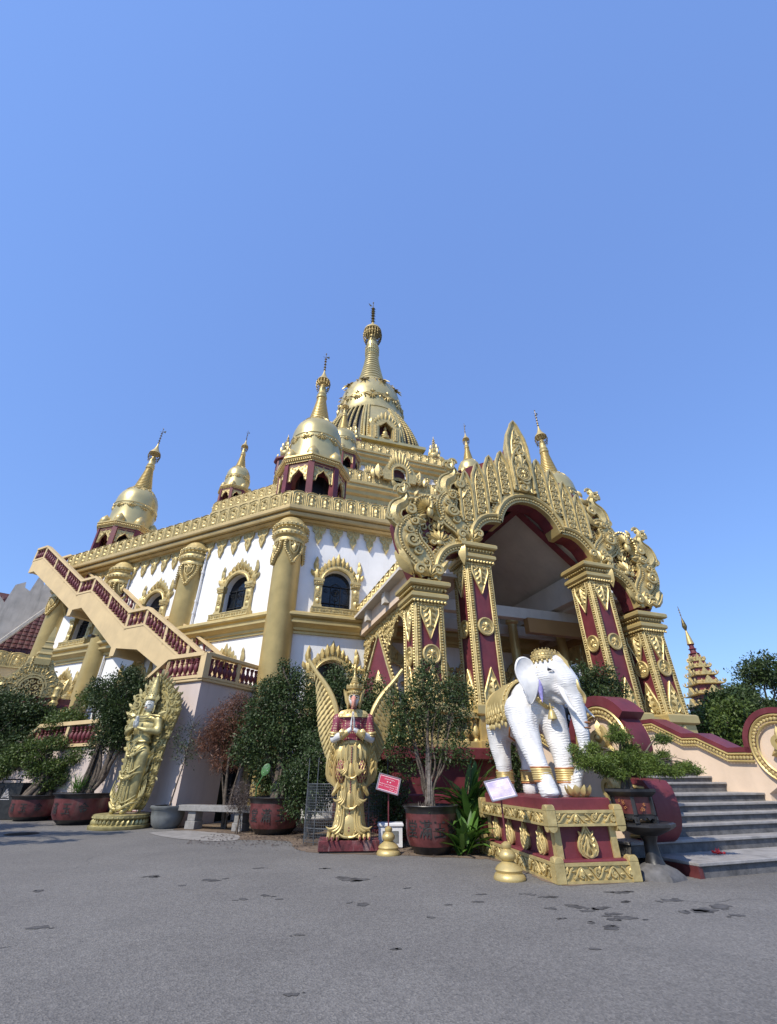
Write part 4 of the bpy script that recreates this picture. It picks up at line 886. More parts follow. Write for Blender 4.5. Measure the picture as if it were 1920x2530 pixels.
# platform with gold balustrade
g = MB(); g.box(-6.9, 6.9, -.45, 8.1, 1.98, 2.32, .03); g.box(-6.6, 6.6, -.2, 8.1, 1.1, 1.98); g.box(-6.9, 6.9, -.5, 8.1, .75, 1.1, .03); g.box(-6.7, 6.7, -.3, 8.1, 0, .75)
part('platform', g, 'maroon', portico, smooth=20)
g = MB(); g.lathe([(.1, 0), (.1, .05), (.06, .1), (.12, .22), (.13, .32), (.07, .48), (.05, .55), (.09, .6), (.1, .68)], 9); balm = g.mesh('baluster', 'gold')
def bal_run(p0, p1, z, parent):
    d = Vector(p1) - Vector(p0); L = d.length; n = int(L / .3); a = math.degrees(math.atan2(d.y, d.x)); g = MB(); g.at(p0[0], p0[1], z, rz=a)
    g.box(0, L, -.16, .16, 0, .2, .02); g.box(0, L, -.18, .18, .88, 1.12, .03); g.box(0, L, -.11, .11, 1.12, 1.2)
    o = part('balustrade_rail', g, 'gold', parent, smooth=20)
    for k in range(n):
        q = (k + .5) / n; link('baluster', balm, parent, (p0[0] + d.x * q, p0[1] + d.y * q, z + .2))
bal_run((-6.5, .1), (-5.9, .1), 2.32, portico); bal_run((-4.7, .1), (-3.6, .1), 2.32, portico); bal_run((3.6, .1), (4.7, .1), 2.32, portico); bal_run((-6.5, 7.8), (-6.5, .1), 2.32, portico)
# maroon side screen with a pointed gilt leaf
g = MB(); P = [(-.9, 0), (.9, 0), (.85, .9), (.45, 1.9), (0, 3.1), (-.45, 1.9), (-.85, .9)]; g.slab(P, -.1, .1, k=1); g.rim(P, .06, -.12, 5, close=True); g.beads([(x * 1.08, z * 1.03) for x, z in P + [P[0]]], .07, -.08); g.leaf(0, .2, 90, 1.5, .6, .15, -.12); 
part('pointed_screen', g, ['relief', 'maroon'], portico, (-6.35, 2.6, 3.4), -60)

# ------------------------------------------------------------ entrance steps and their scrolled walls
steps = root('entrance_steps', W(11.9, 7.7), 19, 'wide grey stone steps climbing to the portico', 'steps')
# local: x along the front centred on 11.9, y = t-7.7
g = MB(); g.k = 0
def tread(x0, x1, y0, y1, z, h):
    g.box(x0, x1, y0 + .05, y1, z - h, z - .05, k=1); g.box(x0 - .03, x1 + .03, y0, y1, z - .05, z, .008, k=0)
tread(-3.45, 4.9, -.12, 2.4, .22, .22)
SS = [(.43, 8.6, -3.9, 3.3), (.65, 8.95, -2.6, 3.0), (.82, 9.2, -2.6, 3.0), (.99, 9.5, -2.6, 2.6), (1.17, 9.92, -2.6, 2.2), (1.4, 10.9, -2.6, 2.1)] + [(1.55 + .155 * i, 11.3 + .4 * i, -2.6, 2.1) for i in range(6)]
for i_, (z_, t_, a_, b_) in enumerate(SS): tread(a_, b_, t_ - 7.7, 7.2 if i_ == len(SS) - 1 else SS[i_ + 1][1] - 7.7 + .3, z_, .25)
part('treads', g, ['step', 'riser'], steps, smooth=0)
g = MB(); g.box(-3.5, -3.4, -.1, 1.0, 0, .17); part('red_side', g, 'pot', steps, smooth=0)
# petal litter on the first step
o = root('fallen_petals', W(9.75, 8.25, .23), 19, 'small heap of red petals lying on the lowest step', 'petals'); g = MB(); rnd = random.Random(1)
for k in range(9): g.leaf(rnd.uniform(-.07, .07), .01, rnd.uniform(0, 180), .09, .05, .02, rnd.uniform(-.06, .06))
g.ball(0, 0, .02, .06, .05, .025, 8); part('petals', g, 'petal', o)
def stair_wall(name, sx, inner, cy_, label):
    """s-shaped newel scroll plus sloping wall. local x: thickness, y: depth, drawn in (y,z)"""
    e = root(name, W(sx, 8.5), 19, label, 'stair wall')
    # profile in (u = t - 8.5, z)
    c = cy_ - 8.5; r = .82
    head = [(c + r * math.cos(R(a)), 2.2 + r * math.sin(R(a))) for a in range(60, 285, 15)]
    return e, c
def prof_wall(e, outl, x0, x1, m, name='wall', parent=None):
    g = MB(); g.at(0, 0, 0, rz=90); g.slab(outl, -x1, -x0); return part(name, g, m, parent or e, recalc=True, smooth=25)
def newel(e, c, zc, thick, full):
    # local x in [0,thick]; (u,z) with u toward the building
    r = .84; P = [(c + r * math.cos(R(a)), zc + r * math.sin(R(a))) for a in range(-70, 251, 10)]
    if full:   # left wall: head circle, waist, bulging foot
        head = [(c + r * 1.05 * math.cos(R(a)), zc + r * math.sin(R(a))) for a in range(20, 186, 8)]
        outl = [(c + 5.0, zc - 1.5), (c + .9, zc + .1)] + head + [(c - .80, zc - .35), (c - .55, zc - .55), (c - .62, zc - .8), (c - .85, zc - 1.1), (c - .93, zc - 1.4), (c - .8, zc - 1.65), (c - .45, zc - 1.78), (c + .4, zc - 1.8), (c + .4, .21), (c + 5.0, .21)]
        outl = [(c + 5.0, 3.1), (c + 3.9, 3.1), (c + 2.9, 2.62), (c + 2.3, 2.6), (c + 1.3, 2.15), (c + .86, 2.2)] + [(c + r * 1.02 * math.cos(R(a)), zc + r * math.sin(R(a))) for a in range(8, 196, 8)] + [(c - .56, zc - .48), (c - .42, zc - .62), (c - .46, zc - .74), *smooth([(c - .93, zc - .80), (c - .98, zc - 1.05), (c - .97, zc - 1.3), (c - .88, zc - 1.5), (c - .66, zc - 1.65), (c - .2, zc - 1.71)], 5), (c - .2, .36), (c + 5.0, .39)]
        core = prof_wall(e, outl, .06, thick - .06, 'cream')
        path = outl[5:-3]
    else:
        outl = [(c + 5.0, 3.1), (c + 3.9, 3.1), (c + 2.9, 2.58), (c + 2.4, 2.56), (c + 1.55, 2.12), (c + .86, 2.1)] + [(c + r * 1.02 * math.cos(R(a)), zc + r * math.sin(R(a))) for a in range(8, 278, 8)] + [(c + .5, zc - .80), (c + .85, zc - 1.0), (c + .85, .5), (c + 5.0, .5)]
        core = prof_wall(e, outl, .06, thick - .06, 'cream')
        path = outl[5:-4]
    # maroon coping band wrapping the whole profile at full thickness
    def strip(path, d0, d1, x0, x1, nm, m):
        a = offset(path, d0); b = offset(path, d1); n = len(path); g = MB()
        vs = [(-u * 0 + x0, u, z) for u, z in a] + [(x0, u, z) for u, z in b] + [(x1, u, z) for u, z in a] + [(x1, u, z) for u, z in b]; fs = []
        for i in range(n - 1): fs += [[i, i + 1, n + i + 1, n + i], [2 * n + i, 3 * n + i, 3 * n + i + 1, 2 * n + i + 1], [n + i, n + i + 1, 3 * n + i + 1, 3 * n + i], [i, 2 * n + i, 2 * n + i + 1, i + 1]]
        fs += [[0, n, 3 * n, 2 * n], [n - 1, 3 * n - 1, 4 * n - 1, 2 * n - 1]]
        g.add(vs, fs); return part(nm, g, m, core, recalc=True, smooth=35)
    if full:
        kf = [i for i, p_ in enumerate(path) if p_[1] < zc - .73]; strip(path[kf[0]:], -.02, -.12, -.03, thick + .03, 'coping', 'maroon')
        strip(path[18:kf[0] + 1], .01, -.035, .02, thick - .02, 'neck_band', 'maroon')
        strip(path[:19], -.02, -.24, -.04, thick + .04, 'coping', 'maroon')
    else: strip(path, -.02, -.16, -.04, thick + .04, 'coping', 'maroon')
    slope = outl[:6]; strip(slope, -.02, -.14, -.04, thick + .04, 'coping', 'maroon')
    for xx, nm in ((0.0, 0), (thick, 1)):
        g = MB(); g.at(xx, 0, 0, rz=-90 if nm == 0 else 90, sc=(1, 1, 1))
        mirr = (lambda q: [(-u, z) for u, z in q]) if nm == 0 else (lambda q: q)
        yy = -.0 if nm == 0 else -.0
        for q in (path, slope):
            band = offset(q, .12); g.beads(mirr(band), .052, yy - .03, .098); g.rim(mirr(offset(q, .03)), .035, yy - .02, 4); g.rim(mirr(offset(q, .21)), .03, yy - .02, 4)
        s_ = -1 if nm == 0 else 1
        if not full:
            ful = [(c + r * 1.02 * math.cos(R(a)), zc + r * math.sin(R(a))) for a in range(245, 372, 8)]; band = offset(ful, .12); g.beads(mirr(band), .052, yy - .03, .098); g.rim(mirr(offset(ful, .03)), .035, yy - .02, 4); g.rim(mirr(offset(ful, .21)), .03, yy - .02, 4)
        # acanthus rosette in the head of the scroll
        x0, z0 = s_ * (c - .02), zc + .05
        g.curl(x0, z0 + .12, .26, 60, 1.3, s_, .09, -.03, 12); g.leaf(x0, z0, 90, .5, .24, .12, -.03)
        for a in range(6): g.leaf(x0, z0 - .05, 200 + a * 28, .42, .2, .1, -.02)
        g.leaf(x0, z0 - .3, -90 - s_ * 25, .8, .3, .1, -.02)
        if full: g.ball(x0 + s_ * -.1, -.06, zc - .82, .24, .14, .2, 12); g.curl(x0 + s_ * -.1, zc - .82, .24, 0, 1.6, s_, .07, -.12); g.leaf(x0 - s_ * .1, zc - 1.0, -100, .6, .25, .1, -.02)
        part('gilt_bead_border', g, 'gold', core)
eL = root('stair_wall', W(8.5, 8.5), 19, 'near scrolled stair wall with maroon coping beside the elephant', 'stair wall')
newel(eL, .86, 2.15, .56, True)
eR = root('stair_wall', W(13.98, 8.5), 19, 'far scrolled stair wall, its round gilt end cut by the right picture edge', 'stair wall')
newel(eR, .45, 2.15, .6, False)
# ------------------------------------------------------------ outside staircase up the left face
stair = root('outside_staircase', (-7.67, 19.08, 0), 154, 'beige outside staircase with maroon balusters climbing the left face of the temple', 'staircase')
# local: x along the face (away to the left), y = -depth toward the building, z up
g = MB(); g.lathe([(.09, 0), (.09, .05), (.05, .09), (.075, .14), (.11, .26), (.10, .36), (.05, .47), (.07, .52), (.05, .55), (.085, .62), (.09, .70)], 10); mbal = g.mesh('baluster', 'maroon')
def rail_line(nodes, y, parent, z_off=1.05, posts=True, step=.28, bal=True):
    g = MB()
    for (xa, za), (xb, zb) in zip(nodes[:-1], nodes[1:]):
        L = xb - xa
        for dz, hh, ww in ((z_off - .14, .16, .16), (0.02, .12, .13)):
            g.add([(x_, y + s_ * ww, z_) for s_ in (-1, 1) for x_, z_ in ((xa, za + dz), (xb, zb + dz), (xb, zb + dz + hh), (xa, za + dz + hh))], [[0, 1, 2, 3], [7, 6, 5, 4], [0, 4, 5, 1], [1, 5, 6, 2], [2, 6, 7, 3], [3, 7, 4, 0]])
        if bal:
            n = max(1, int(L / step))
            for k in range(n):
                q = (k + .5) / n; link('baluster', mbal, parent, (xa + L * q, y, za + (zb - za) * q + .16))
        m = max(1, round(L / 2.2))
        for k in range(m + 1):
            q = k / m; x_, z_ = xa + L * q, za + (zb - za) * q
            if k == 0 and xa != nodes[0][0]: continue
            g.box(x_ - .09, x_ + .09, y - .1, y + .1, z_ - .05, z_ + z_off - .1)
    return part('rail', g, 'beige', parent, smooth=20, recalc=True)
up = [(1.2, 5.0), (6.95, 8.5), (8.45, 8.5), (12.9, 11.4), (14.3, 11.4), (20.4, 15.2), (21.6, 15.2)]
lo = [(1.2, 4.5), (5.0, 6.2), (6.95, 7.25), (8.7, 7.5), (8.75, 7.1), (9.1, 7.1), (9.15, 7.6), (13.3, 10.45), (14.2, 10.45), (14.25, 10.1), (14.6, 10.1), (14.65, 10.6), (20.9, 14.3), (21.6, 14.3)]
for y, nm in ((-1.7, 'stringer'), (-3.4, 'stringer')):
    g = MB(); g.slab([(x, z + .08) for x, z in up][::1] + lo[::-1], y - .1, y + .1); part(nm, g, 'beige', stair, smooth=0, recalc=True)
g = MB(); n = len(lo)
g.add([(x, -1.7, z + .05) for x, z in lo] + [(x, -3.4, z + .05) for x, z in lo], [[i, i + 1, n + i + 1, n + i] for i in range(n - 1)])
n = len(up); g.add([(x, -1.7, z) for x, z in up] + [(x, -3.4, z) for x, z in up], [[i, n + i, n + i + 1, i + 1] for i in range(n - 1)])
part('flight_slab', g, 'beige', stair, smooth=0)
rail_line([(x, z) for x, z in up[1:]] if False else up, -1.7, stair, bal=True, step=.30)
rail_line(up, -3.4, stair, step=.62)
# landing
g = MB()
g.box(0, 2.1, -.18, 0, 0, 4.9); g.box(0, .18, -2.0, -.18, 0, 4.9); g.box(0, .18, -3.1, -2.0, 2.9, 4.9); g.box(0, .18, -3.6, -3.1, 0, 4.9)
part('landing_wall', g, 'pink', stair, smooth=0)
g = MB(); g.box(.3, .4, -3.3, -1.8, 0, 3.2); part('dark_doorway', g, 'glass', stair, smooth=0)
g = MB(); g.box(-.1, 2.2, -3.7, .1, 4.9, 5.02, .02); part('landing_slab', g, 'beige', stair, smooth=0)
rail_line([(0, 5.0), (2.1, 5.0)], 0, stair)
e = bpy.data.objects.new('side_rail', None); 
o = root('tmp', (0, 0, 0), 0, 'x', 'x'); bpy.data.objects.remove(o)
g = MB()
g.box(-.14, .14, -3.7, 0, 5.91, 6.07, .02); g.box(-.12, .12, -3.7, 0, 5.02, 5.12)
for y in (-1.9, -3.6): g.box(-.1, .1, y - .1, y + .1, 5.0, 5.95)
g.box(-.15, .15, -.15, .15, 5.0, 6.0)
part('rail', g, 'beige', stair, smooth=20)
for k in range(12): link('baluster', mbal, stair, (0, -.35 - k * .28, 5.14))
# lower flight, outer
lf = [(2.1, 5.0), (5.4, 2.75), (9.9, 2.6), (13.6, .3)]
g = MB(); g.slab([(2.1, 0), (14.0, 0), (14.0, .1), (13.6, .2), (9.9, 2.5), (5.4, 2.62), (2.1, 4.88)], 0.0, 1.6) if False else g.at(0, 0, 0)
g.slab([(2.1, 0), (14.0, 0), (14.0, .1), (13.6, .2), (9.9, 2.5), (5.4, 2.62), (2.1, 4.88)], -.2, 0); part('lower_wall', g, 'pink', stair, smooth=0, recalc=True)
g = MB(); g.slab([(2.1, .0), (14.0, 0), (14.0, .42), (2.1, .42)], .0, .05); g.slab([(0, 0), (2.1, 0), (2.1, .42), (0, .42)], .0, .05); part('skirting', g, 'maroon', stair, smooth=0)
rail_line(lf[:2], 0, stair); rail_line([(5.5, 2.65), (9.9, 2.6)], 0, stair); rail_line([(9.9, 2.6), (13.6, .3)], 0, stair, step=.35)
# security camera under the flight
g = MB(); g.tube([(10.6, -1.6, 8.4), (10.6, -1.3, 8.3)], .03, 6); g.box(10.45, 10.75, -1.35, -1.1, 8.22, 8.36, .02); part('surveillance_camera', g, 'black', stair)

# ------------------------------------------------------------ far left hall with tiled roof
hall = root('tiled_hall', (-31.0, 37.0, -.9), 40, 'low hall with maroon tiled roof and weathered stepped gable', 'hall')
g = MB(); P = [(-6, 6.0), (-1.0, 11.7), (1.15, 15.0), (2.6, 17.2), (2.4, 19.2), (1.6, 19.0), (1.0, 17.6), (.7, 18.4), (.45, 18.4), (.3, 16.9), (0, 17.6), (-.3, 17.5), (-.5, 16.2), (-.9, 16.4), (-1.0, 16.9), (-1.6, 16.5), (-1.8, 14.9), (-2.3, 15.4), (-3.0, 15.2), (-3.2, 13.0), (-6, 10)]
g.slab(P, -.5, .3); g.rim([(-6, 6.0), (-1.0, 11.7), (1.15, 15.0), (2.6, 17.2)], .18, -.5); part('stepped_gable', g, 'oldconc', hall, smooth=0, recalc=True)
g = MB()
for r_ in range(14):
    for c_ in range(18):
        y = .4; x = -4 + c_ * .42; z = 10.9 + r_ * .42; g.add([(x, y - r_ * -.3 - .06, z), (x + .4, y + r_ * .3 - .06, z), (x + .4, y + r_ * .3 + .35, z + .5), (x, y + r_ * .3 + .35, z + .5), (x + .2, y + r_ * .3 - .14, z)], [[0, 4, 3], [4, 1, 2], [4, 2, 3]])
g.add([(-4.2, .9, 10.6), (4.2, .9, 10.6), (4.2, 5.2, 17.2), (-4.2, 5.2, 17.2)], [[0, 1, 2, 3]]); part('tiled_roof', g, 'tile', hall, smooth=0)
g = MB(); parapet(g, (-3.5, -.6), 0, 7, 9.9, 1.25, 1.1); part('frieze', g, 'relief', hall)
g = MB(); g.box(-4, 4, -.55, 5, 0, 9.9); part('wall', g, 'beige', hall, smooth=0)
# gilt shrine gate to the left, with stepped finial
sh = root('gilt_shrine', (-19.3, 25.3, 2.15), 35, 'gilded arched shrine with a stepped finial at the left edge', 'shrine')
g = MB(); hole = [(-.85, 4.9), (.85, 4.9)] + [(.85 * math.cos(k * math.pi / 8), 5.6 + .85 * math.sin(k * math.pi / 8)) for k in range(9)]
o_ = [(-2.4, 4.9), (2.4, 4.9), (2.5, 5.8), (1.8, 6.4), (1.2, 7.2), (.9, 8.0), (-.9, 8.0), (-1.2, 7.2), (-1.8, 6.4), (-2.6, 5.9)]
g.slab(o_, -.3, 0, [hole]); g.rim(hole[1:], .1, -.33); g.rim([(a * 1.25, 5.6 + (b - 5.6) * 1.25) for a, b in hole[2:]], .09, -.33)
for q in range(11): t = math.pi * (q + .5) / 11; g.leaf(1.2 * math.cos(t), 5.6 + 1.2 * math.sin(t), math.degrees(t), .6, .35, .18, -.25)
for z in (6.9, 7.15, 7.4, 7.65, 7.9):
    for q in range(6): g.leaf((q - 2.5) * .25, z - .1, 90, .4, .25, .12, -.3)
g.fill(o_, .5, 2, -.3)
for sg in (-1, 1): g.leaf(sg * 2.3, 5.0, 90 - sg * 8, 1.6, .7, .25, -.2); g.at(sg * 2.0, -.4, 4.2); g.lathe([(.3, 0), (.35, .3), (.22, .5), (.35, .8), (.25, 1.1), (.32, 1.4), (.2, 1.6)], 12); g.at(0, 0, 0)
part('gilt_arch', g, 'relief', sh)
g = MB(); g.at(.1, .1, 8.0, sc=(.8, .8, 1.25)); g.lathe([(1.0, -.4), (1.05, 0), (.85, .1), (.85, .3), (.98, .35), (.8, .5), (.72, .7), (.8, .78), (.6, .95), (.55, 1.15), (.62, 1.2), (.45, 1.3), (.42, 1.6), (.1, 2.4)], 4, math.pi / 4); part('stepped_finial', g, 'gold', sh, smooth=0)
g = MB(); g.slab(hole, .1, .15); g.k = 1; g.fill(hole, .4, 4, .1); part('red_panel', g, ['maroon', 'relief'], sh)
g = MB(); g.box(-2.6, 2.6, -.35, 2, 3.0, 4.3); g.add([(-2.8, -.5, 4.3), (3.2, -.5, 4.3), (3.2, .3, 4.95), (-2.8, .3, 4.95)], [[0, 1, 2, 3]]); g.box(-2.8, 3.2, -.5, .5, 4.1, 4.32); part('red_base', g, 'maroon', sh, smooth=0)
g = MB(); g.box(-2.4, 2.6, -.2, 1.8, -3.55, 3); part('wall', g, 'beige', sh, smooth=0)
sh.scale = (.62, .62, .62)
# pillared low wall far left behind the pots
# ------------------------------------------------------------ far pagoda on the right
pg = root('tiered_pagoda', (33.3, 49.2, 0), -10, 'distant gold and maroon pagoda of stacked eaves beyond the trees', 'pagoda')
g = MB(); zs = [7.6, 8.7, 9.7, 10.6, 11.4, 12.1]; rs = [1.95, 1.7, 1.4, 1.12, .86, .62]
for i, (z, r) in enumerate(zip(zs, rs)):
    nz = zs[i + 1] if i < 5 else z + .6; g.at(0, 0, 0); g.k = 1; g.box(-r * .62, r * .62, -r * .62, r * .62, z, nz + .1); g.k = 0
    g.lathe([(r * 1.3, z), (r * 1.42, z + .06), (r * 1.3, z + .14), (r * 1.0, z + .3), (r * .85, z + .5)], 4, math.pi / 4)
    for k in range(4):
        g.at(0, 0, 0, rz=k * 90)
        for q in (-1, -.5, 0, .5, 1):
            g.leaf(q * r * .95, z + .15, 90, .4 if q else .6, .2, .1, -r * .93)
        g.slab([(-r * .4, z + .1), (r * .4, z + .1), (0, z + .85)], -r * .98, -r * .8); g.tube([(-r * .95, -r * .95, z + .1), (-r * 1.05, -r * 1.05, z + .25), (-r * 1.08, -r * 1.08, z + .5)], [.08, .06, .01], 5)
part('stacked_eaves', g, ['relief', 'maroon'], pg, smooth=0)
g = MB(); g.lathe([(.6, 12.4), (.5, 12.5), (.42, 12.9), (.55, 12.95), (.32, 13.1), (.3, 13.4), (.42, 13.45), (.25, 13.6), (.25, 13.9), (.36, 13.95), (.3, 14.05)], 8, k=1); g.lathe([(.36, 14.0), (.22, 14.8), (.08, 15.5)], 12, k=0); g.lathe([(.04, 15.4), (.2, 15.8), (.26, 16.0), (.16, 16.5), (.04, 17.0), (.03, 18.3)], 10, k=2)
for z in (17.3, 17.6, 17.9): g.bead(0, 0, z, .09, k=2)
part('spire', g, ['gold', 'maroon', 'hti'], pg)
g = MB(); g.box(-1.6, 1.6, -1.6, 1.6, 0, 7.7); part('tower_base', g, 'dmaroon', pg, smooth=0)

# ------------------------------------------------------------ plants
def leafcloud(clumps, n, size, seed, shell=.55, aspect=.45, droop=0.):
    rs_ = np.random.RandomState(seed); c = np.array([k[:3] for k in clumps], float); r = np.array([(k[3], k[3], k[4] if len(k) > 4 else k[3]) for k in clumps], float)
    vol = (r.prod(1)) ** .72; idx = rs_.choice(len(c), n, p=vol / vol.sum())
    d = rs_.normal(size=(n, 3)); d /= np.linalg.norm(d, axis=1)[:, None]; rad = (shell + (1 - shell) * rs_.rand(n)) * rs_.choice([1, .75, 1.12], n, p=[.6, .28, .12])
    # broken surface: push in and out by a few sine lobes
    ph = idx * 1.7; rad *= 1 + .22 * np.sin(d[:, 0] * 7 + ph) * np.sin(d[:, 2] * 6 + ph * 2) + .12 * np.sin(d[:, 1] * 13 + ph)
    p = c[idx] + d * rad[:, None] * r[idx]
    t = rs_.normal(size=(n, 3)) + d * .6; t[:, 2] -= droop; t /= np.linalg.norm(t, axis=1)[:, None]
    b = np.cross(t, rs_.normal(size=(n, 3))); b /= np.linalg.norm(b, axis=1)[:, None]
    s_ = size * (.7 + .6 * rs_.rand(n))[:, None]
    v = np.stack([p, p + t * s_ * .5 + b * s_ * aspect * .5, p + t * s_, p + t * s_ * .5 - b * s_ * aspect * .5], 1).reshape(-1, 3)
    return v
def leafmesh(name, v, m, k=4):
    n = len(v) // k; me = bpy.data.meshes.new(name); me.vertices.add(len(v)); me.vertices.foreach_set('co', v.ravel().astype(np.float32))
    me.loops.add(n * k); me.loops.foreach_set('vertex_index', np.arange(n * k)); me.polygons.add(n); me.polygons.foreach_set('loop_start', np.arange(n) * k); me.polygons.foreach_set('loop_total', np.full(n, k))
    me.materials.append(M_[m]); me.update(calc_edges=True); me.validate(); return me
def limb(g, a, b, r0, r1, rnd, wob=.12, n=7):
    a, b = Vector(a), Vector(b); L = (b - a).length; off = [Vector((rnd.uniform(-1, 1), rnd.uniform(-1, 1), rnd.uniform(-.5, .5))) * wob * L for _ in range(3)]; pts = []
    for i in range(n):
        q = i / (n - 1); p = a.lerp(b, q); k = math.sin(math.pi * q); p += off[0] * k + off[1] * math.sin(2 * math.pi * q) * .5; p.z += L * .12 * k; pts.append(p)
    g.tube(pts, [r0 + (r1 - r0) * i / (n - 1) for i in range(n)], 6); return pts
def plant(name, loc, label, cat, clumps, n, size, leafm='leaf', bark='bark', trunk=None, tr=.09, seed=0, group=None, twigs=2, aspect=.45, shell=.5, droop=0., stems=1, gnarl=None):
    """clumps in local coordinates; trunk = list of points"""
    e = root(name, loc, 0, label, cat, group); rnd = random.Random(seed)
    g = MB(); trunk = trunk or [(0, 0, 0), (0, 0, .5)]; tops = []
    for s_ in range(stems):
        T = [(x + (rnd.uniform(-.12, .12) if s_ else 0), y + (rnd.uniform(-.12, .12) if s_ else 0), z) for x, y, z in trunk]
        if s_:
            c_ = clumps[(s_ * 3) % len(clumps)]; k_ = len(T) - 1; T = [(x + (c_[0] - x) * .75 * (i / k_) ** 1.3, y + (c_[1] - y) * .6 * (i / k_), z) for i, (x, y, z) in enumerate(T)]
        T = [tuple(p) for p in smooth3(T, 4)]; rr = tr * (1 if s_ == 0 else .6); g.tube(T, [rr * (1.15 - .55 * i / (len(T) - 1)) for i in range(len(T))], 8); tops += T[len(T) // 2:]
    for c in clumps:
        a = min(tops, key=lambda p: (Vector(p) - Vector(c[:3])).length + rnd.uniform(0, .3)); pts = limb(g, a, (c[0], c[1], c[2]), tr * .38, tr * .12, rnd)
        for _ in range(twigs):
            q = rnd.choice(pts[2:]); d = Vector((rnd.gauss(0, 1), rnd.gauss(0, 1), rnd.gauss(.3, .8))).normalized() * c[3] * rnd.uniform(.7, 1.15); limb(g, q, Vector(c[:3]) + d * .9, tr * .14, tr * .04, rnd, .1, 5)
    g2 = MB()
    if gnarl:
        for k in range(gnarl): a = rnd.uniform(0, 6.28); r = tr * rnd.uniform(.8, 2.0); (g2 if bark == 'palebark' else g).tube(smooth3([(r * math.cos(a), r * math.sin(a), -.02), (r * .7 * math.cos(a + .4), r * .7 * math.sin(a + .4), trunk[-1][2] * .3 + .1), (r * .35 * math.cos(a + 1), r * .35 * math.sin(a + 1), trunk[-1][2] * .6 + rnd.uniform(.1, .3))], 4), [tr * .7, tr * .6, tr * .55, tr * .45, tr * .35, tr * .3, tr * .2, tr * .15, tr * .1], 6)
    if gnarl and bark == 'palebark': part('roots', g2, 'palebark', e, smooth=60); bark = 'bark'
    part('trunk', g, bark, e, smooth=60)
    link('crown', leafmesh('crown', leafcloud(clumps, n, size, seed, shell, aspect, droop), leafm), e)
    return e
def smooth3(P, n=4):
    P = [tuple(p) for p in P]; Q = [P[0]] + P + [P[-1]]; out = []
    for i in range(1, len(Q) - 2):
        for k in range(n):
            t = k / n; out.append(tuple(.5 * ((2 * b) + (-a + c) * t + (2 * a - 5 * b + 4 * c - d) * t * t + (-a + 3 * b - 3 * c + d) * t ** 3) for a, b, c, d in zip(Q[i - 1], Q[i], Q[i + 1], Q[i + 2])))
    out.append(P[-1]); return out
def crown(seed, n, cx_, cy_, cz_, rx, ry, rz, rmin, rmax):
    rnd = random.Random(seed); out = []
    for _ in range(n):
        d = Vector((rnd.gauss(0, 1), rnd.gauss(0, 1), rnd.gauss(0, 1))).normalized() * rnd.uniform(.35, 1) ** .6
        r = rnd.uniform(rmin, rmax); out.append((cx_ + d.x * (rx - r * .6), cy_ + d.y * (ry - r * .6), cz_ + d.z * (rz - r * .6), r, r * .8))
    return out
# ------------------------------------------------------------ text helper (wrapped on a cylinder or flat)
def text_mb(txt, size, depth=.004):
    cu = bpy.data.curves.new('t', 'FONT'); cu.body = txt; cu.size = size; cu.align_x = 'CENTER'; cu.align_y = 'CENTER'; cu.resolution_u = 2; cu.offset = size * .012
    o = bpy.data.objects.new('t', cu); C.objects.link(o); dg = bpy.context.evaluated_depsgraph_get(); me = bpy.data.meshes.new_from_object(o.evaluated_get(dg))
    v = [tuple(x.co) for x in me.vertices]; f = [list(p.vertices) for p in me.polygons]; bpy.data.objects.remove(o); bpy.data.curves.remove(cu); bpy.data.meshes.remove(me); return v, f
# ------------------------------------------------------------ winged bird-headed statue
slab = root('statue_slab', (-.97, 13.35, 0), 5, 'chipped maroon slab under the winged bird-headed statue', 'slab')
g = MB(); g.box(-.72, .72, -.42, .42, .03, .24, .012); g.box(-.66, .66, -.36, .36, 0, .04, k=1); part('slab', g, ['rust', 'black'], slab, smooth=0)
bird = root('winged_statue', (-.97, 13.35, .24), 3, 'golden winged bird-headed statue with pressed palms and plum dotted torso', 'statue')
m = bpy.data.materials.new('plum_with_cream_dots'); m.use_nodes = True; n_ = m.node_tree.nodes; l_ = m.node_tree.links
vo = n_.new('ShaderNodeTexVoronoi'); vo.inputs['Scale'].default_value = 17; vo.inputs['Randomness'].default_value = .12; tc_ = n_.new('ShaderNodeTexCoord'); l_.new(tc_.outputs['Object'], vo.inputs['Vector'])
cr_ = n_.new('ShaderNodeValToRGB'); cr_.color_ramp.elements[0].position = .27; cr_.color_ramp.elements[1].position = .33; cr_.color_ramp.elements[0].color = (.55, .42, .25, 1); cr_.color_ramp.elements[1].color = (.20, .03, .055, 1); l_.new(vo.outputs['Distance'], cr_.inputs[0]); l_.new(cr_.outputs[0], n_['Principled BSDF'].inputs['Base Color']); n_['Principled BSDF'].inputs['Roughness'].default_value = .5
M_['dots'] = m
P = [('e', (0, 0, 2.42), (.40, .24, .40)), ('e', (0, 0, 2.66), (.50, .23, .20)), ('e', (0, 0, 2.1), (.31, .2, .25)), ('c', (0, .0, 2.75), .14, (0, -.02, 2.95), .11)]
for s_ in (-1, 1): P += [('c', (s_ * .50, 0, 2.64), .155, (s_ * .58, -.08, 2.22), .125)]
organic('torso', P, 'dots', bird, .028, 5)
P = []
for s_ in (-1, 1):
    P += [('c', (s_ * .585, -.1, 2.17), .11, (s_ * .3, -.34, 2.24), .085), ('c', (s_ * .3, -.34, 2.24), .085, (s_ * .07, -.42, 2.36), .055), ('e', (s_ * .045, -.43, 2.5), (.032, .075, .12))]
    for k in range(4): y = -.49 + k * .034; P.append(('c', (s_ * .036, y, 2.55), .017, (s_ * .018, y + .01, 2.80 - abs(k - 1.3) * .025), .012))
    P.append(('c', (s_ * .04, -.5, 2.46), .018, (s_ * .03, -.53, 2.62), .013))
organic('forearm', P, 'ewhite', bird, .014, 2, )
g = MB()
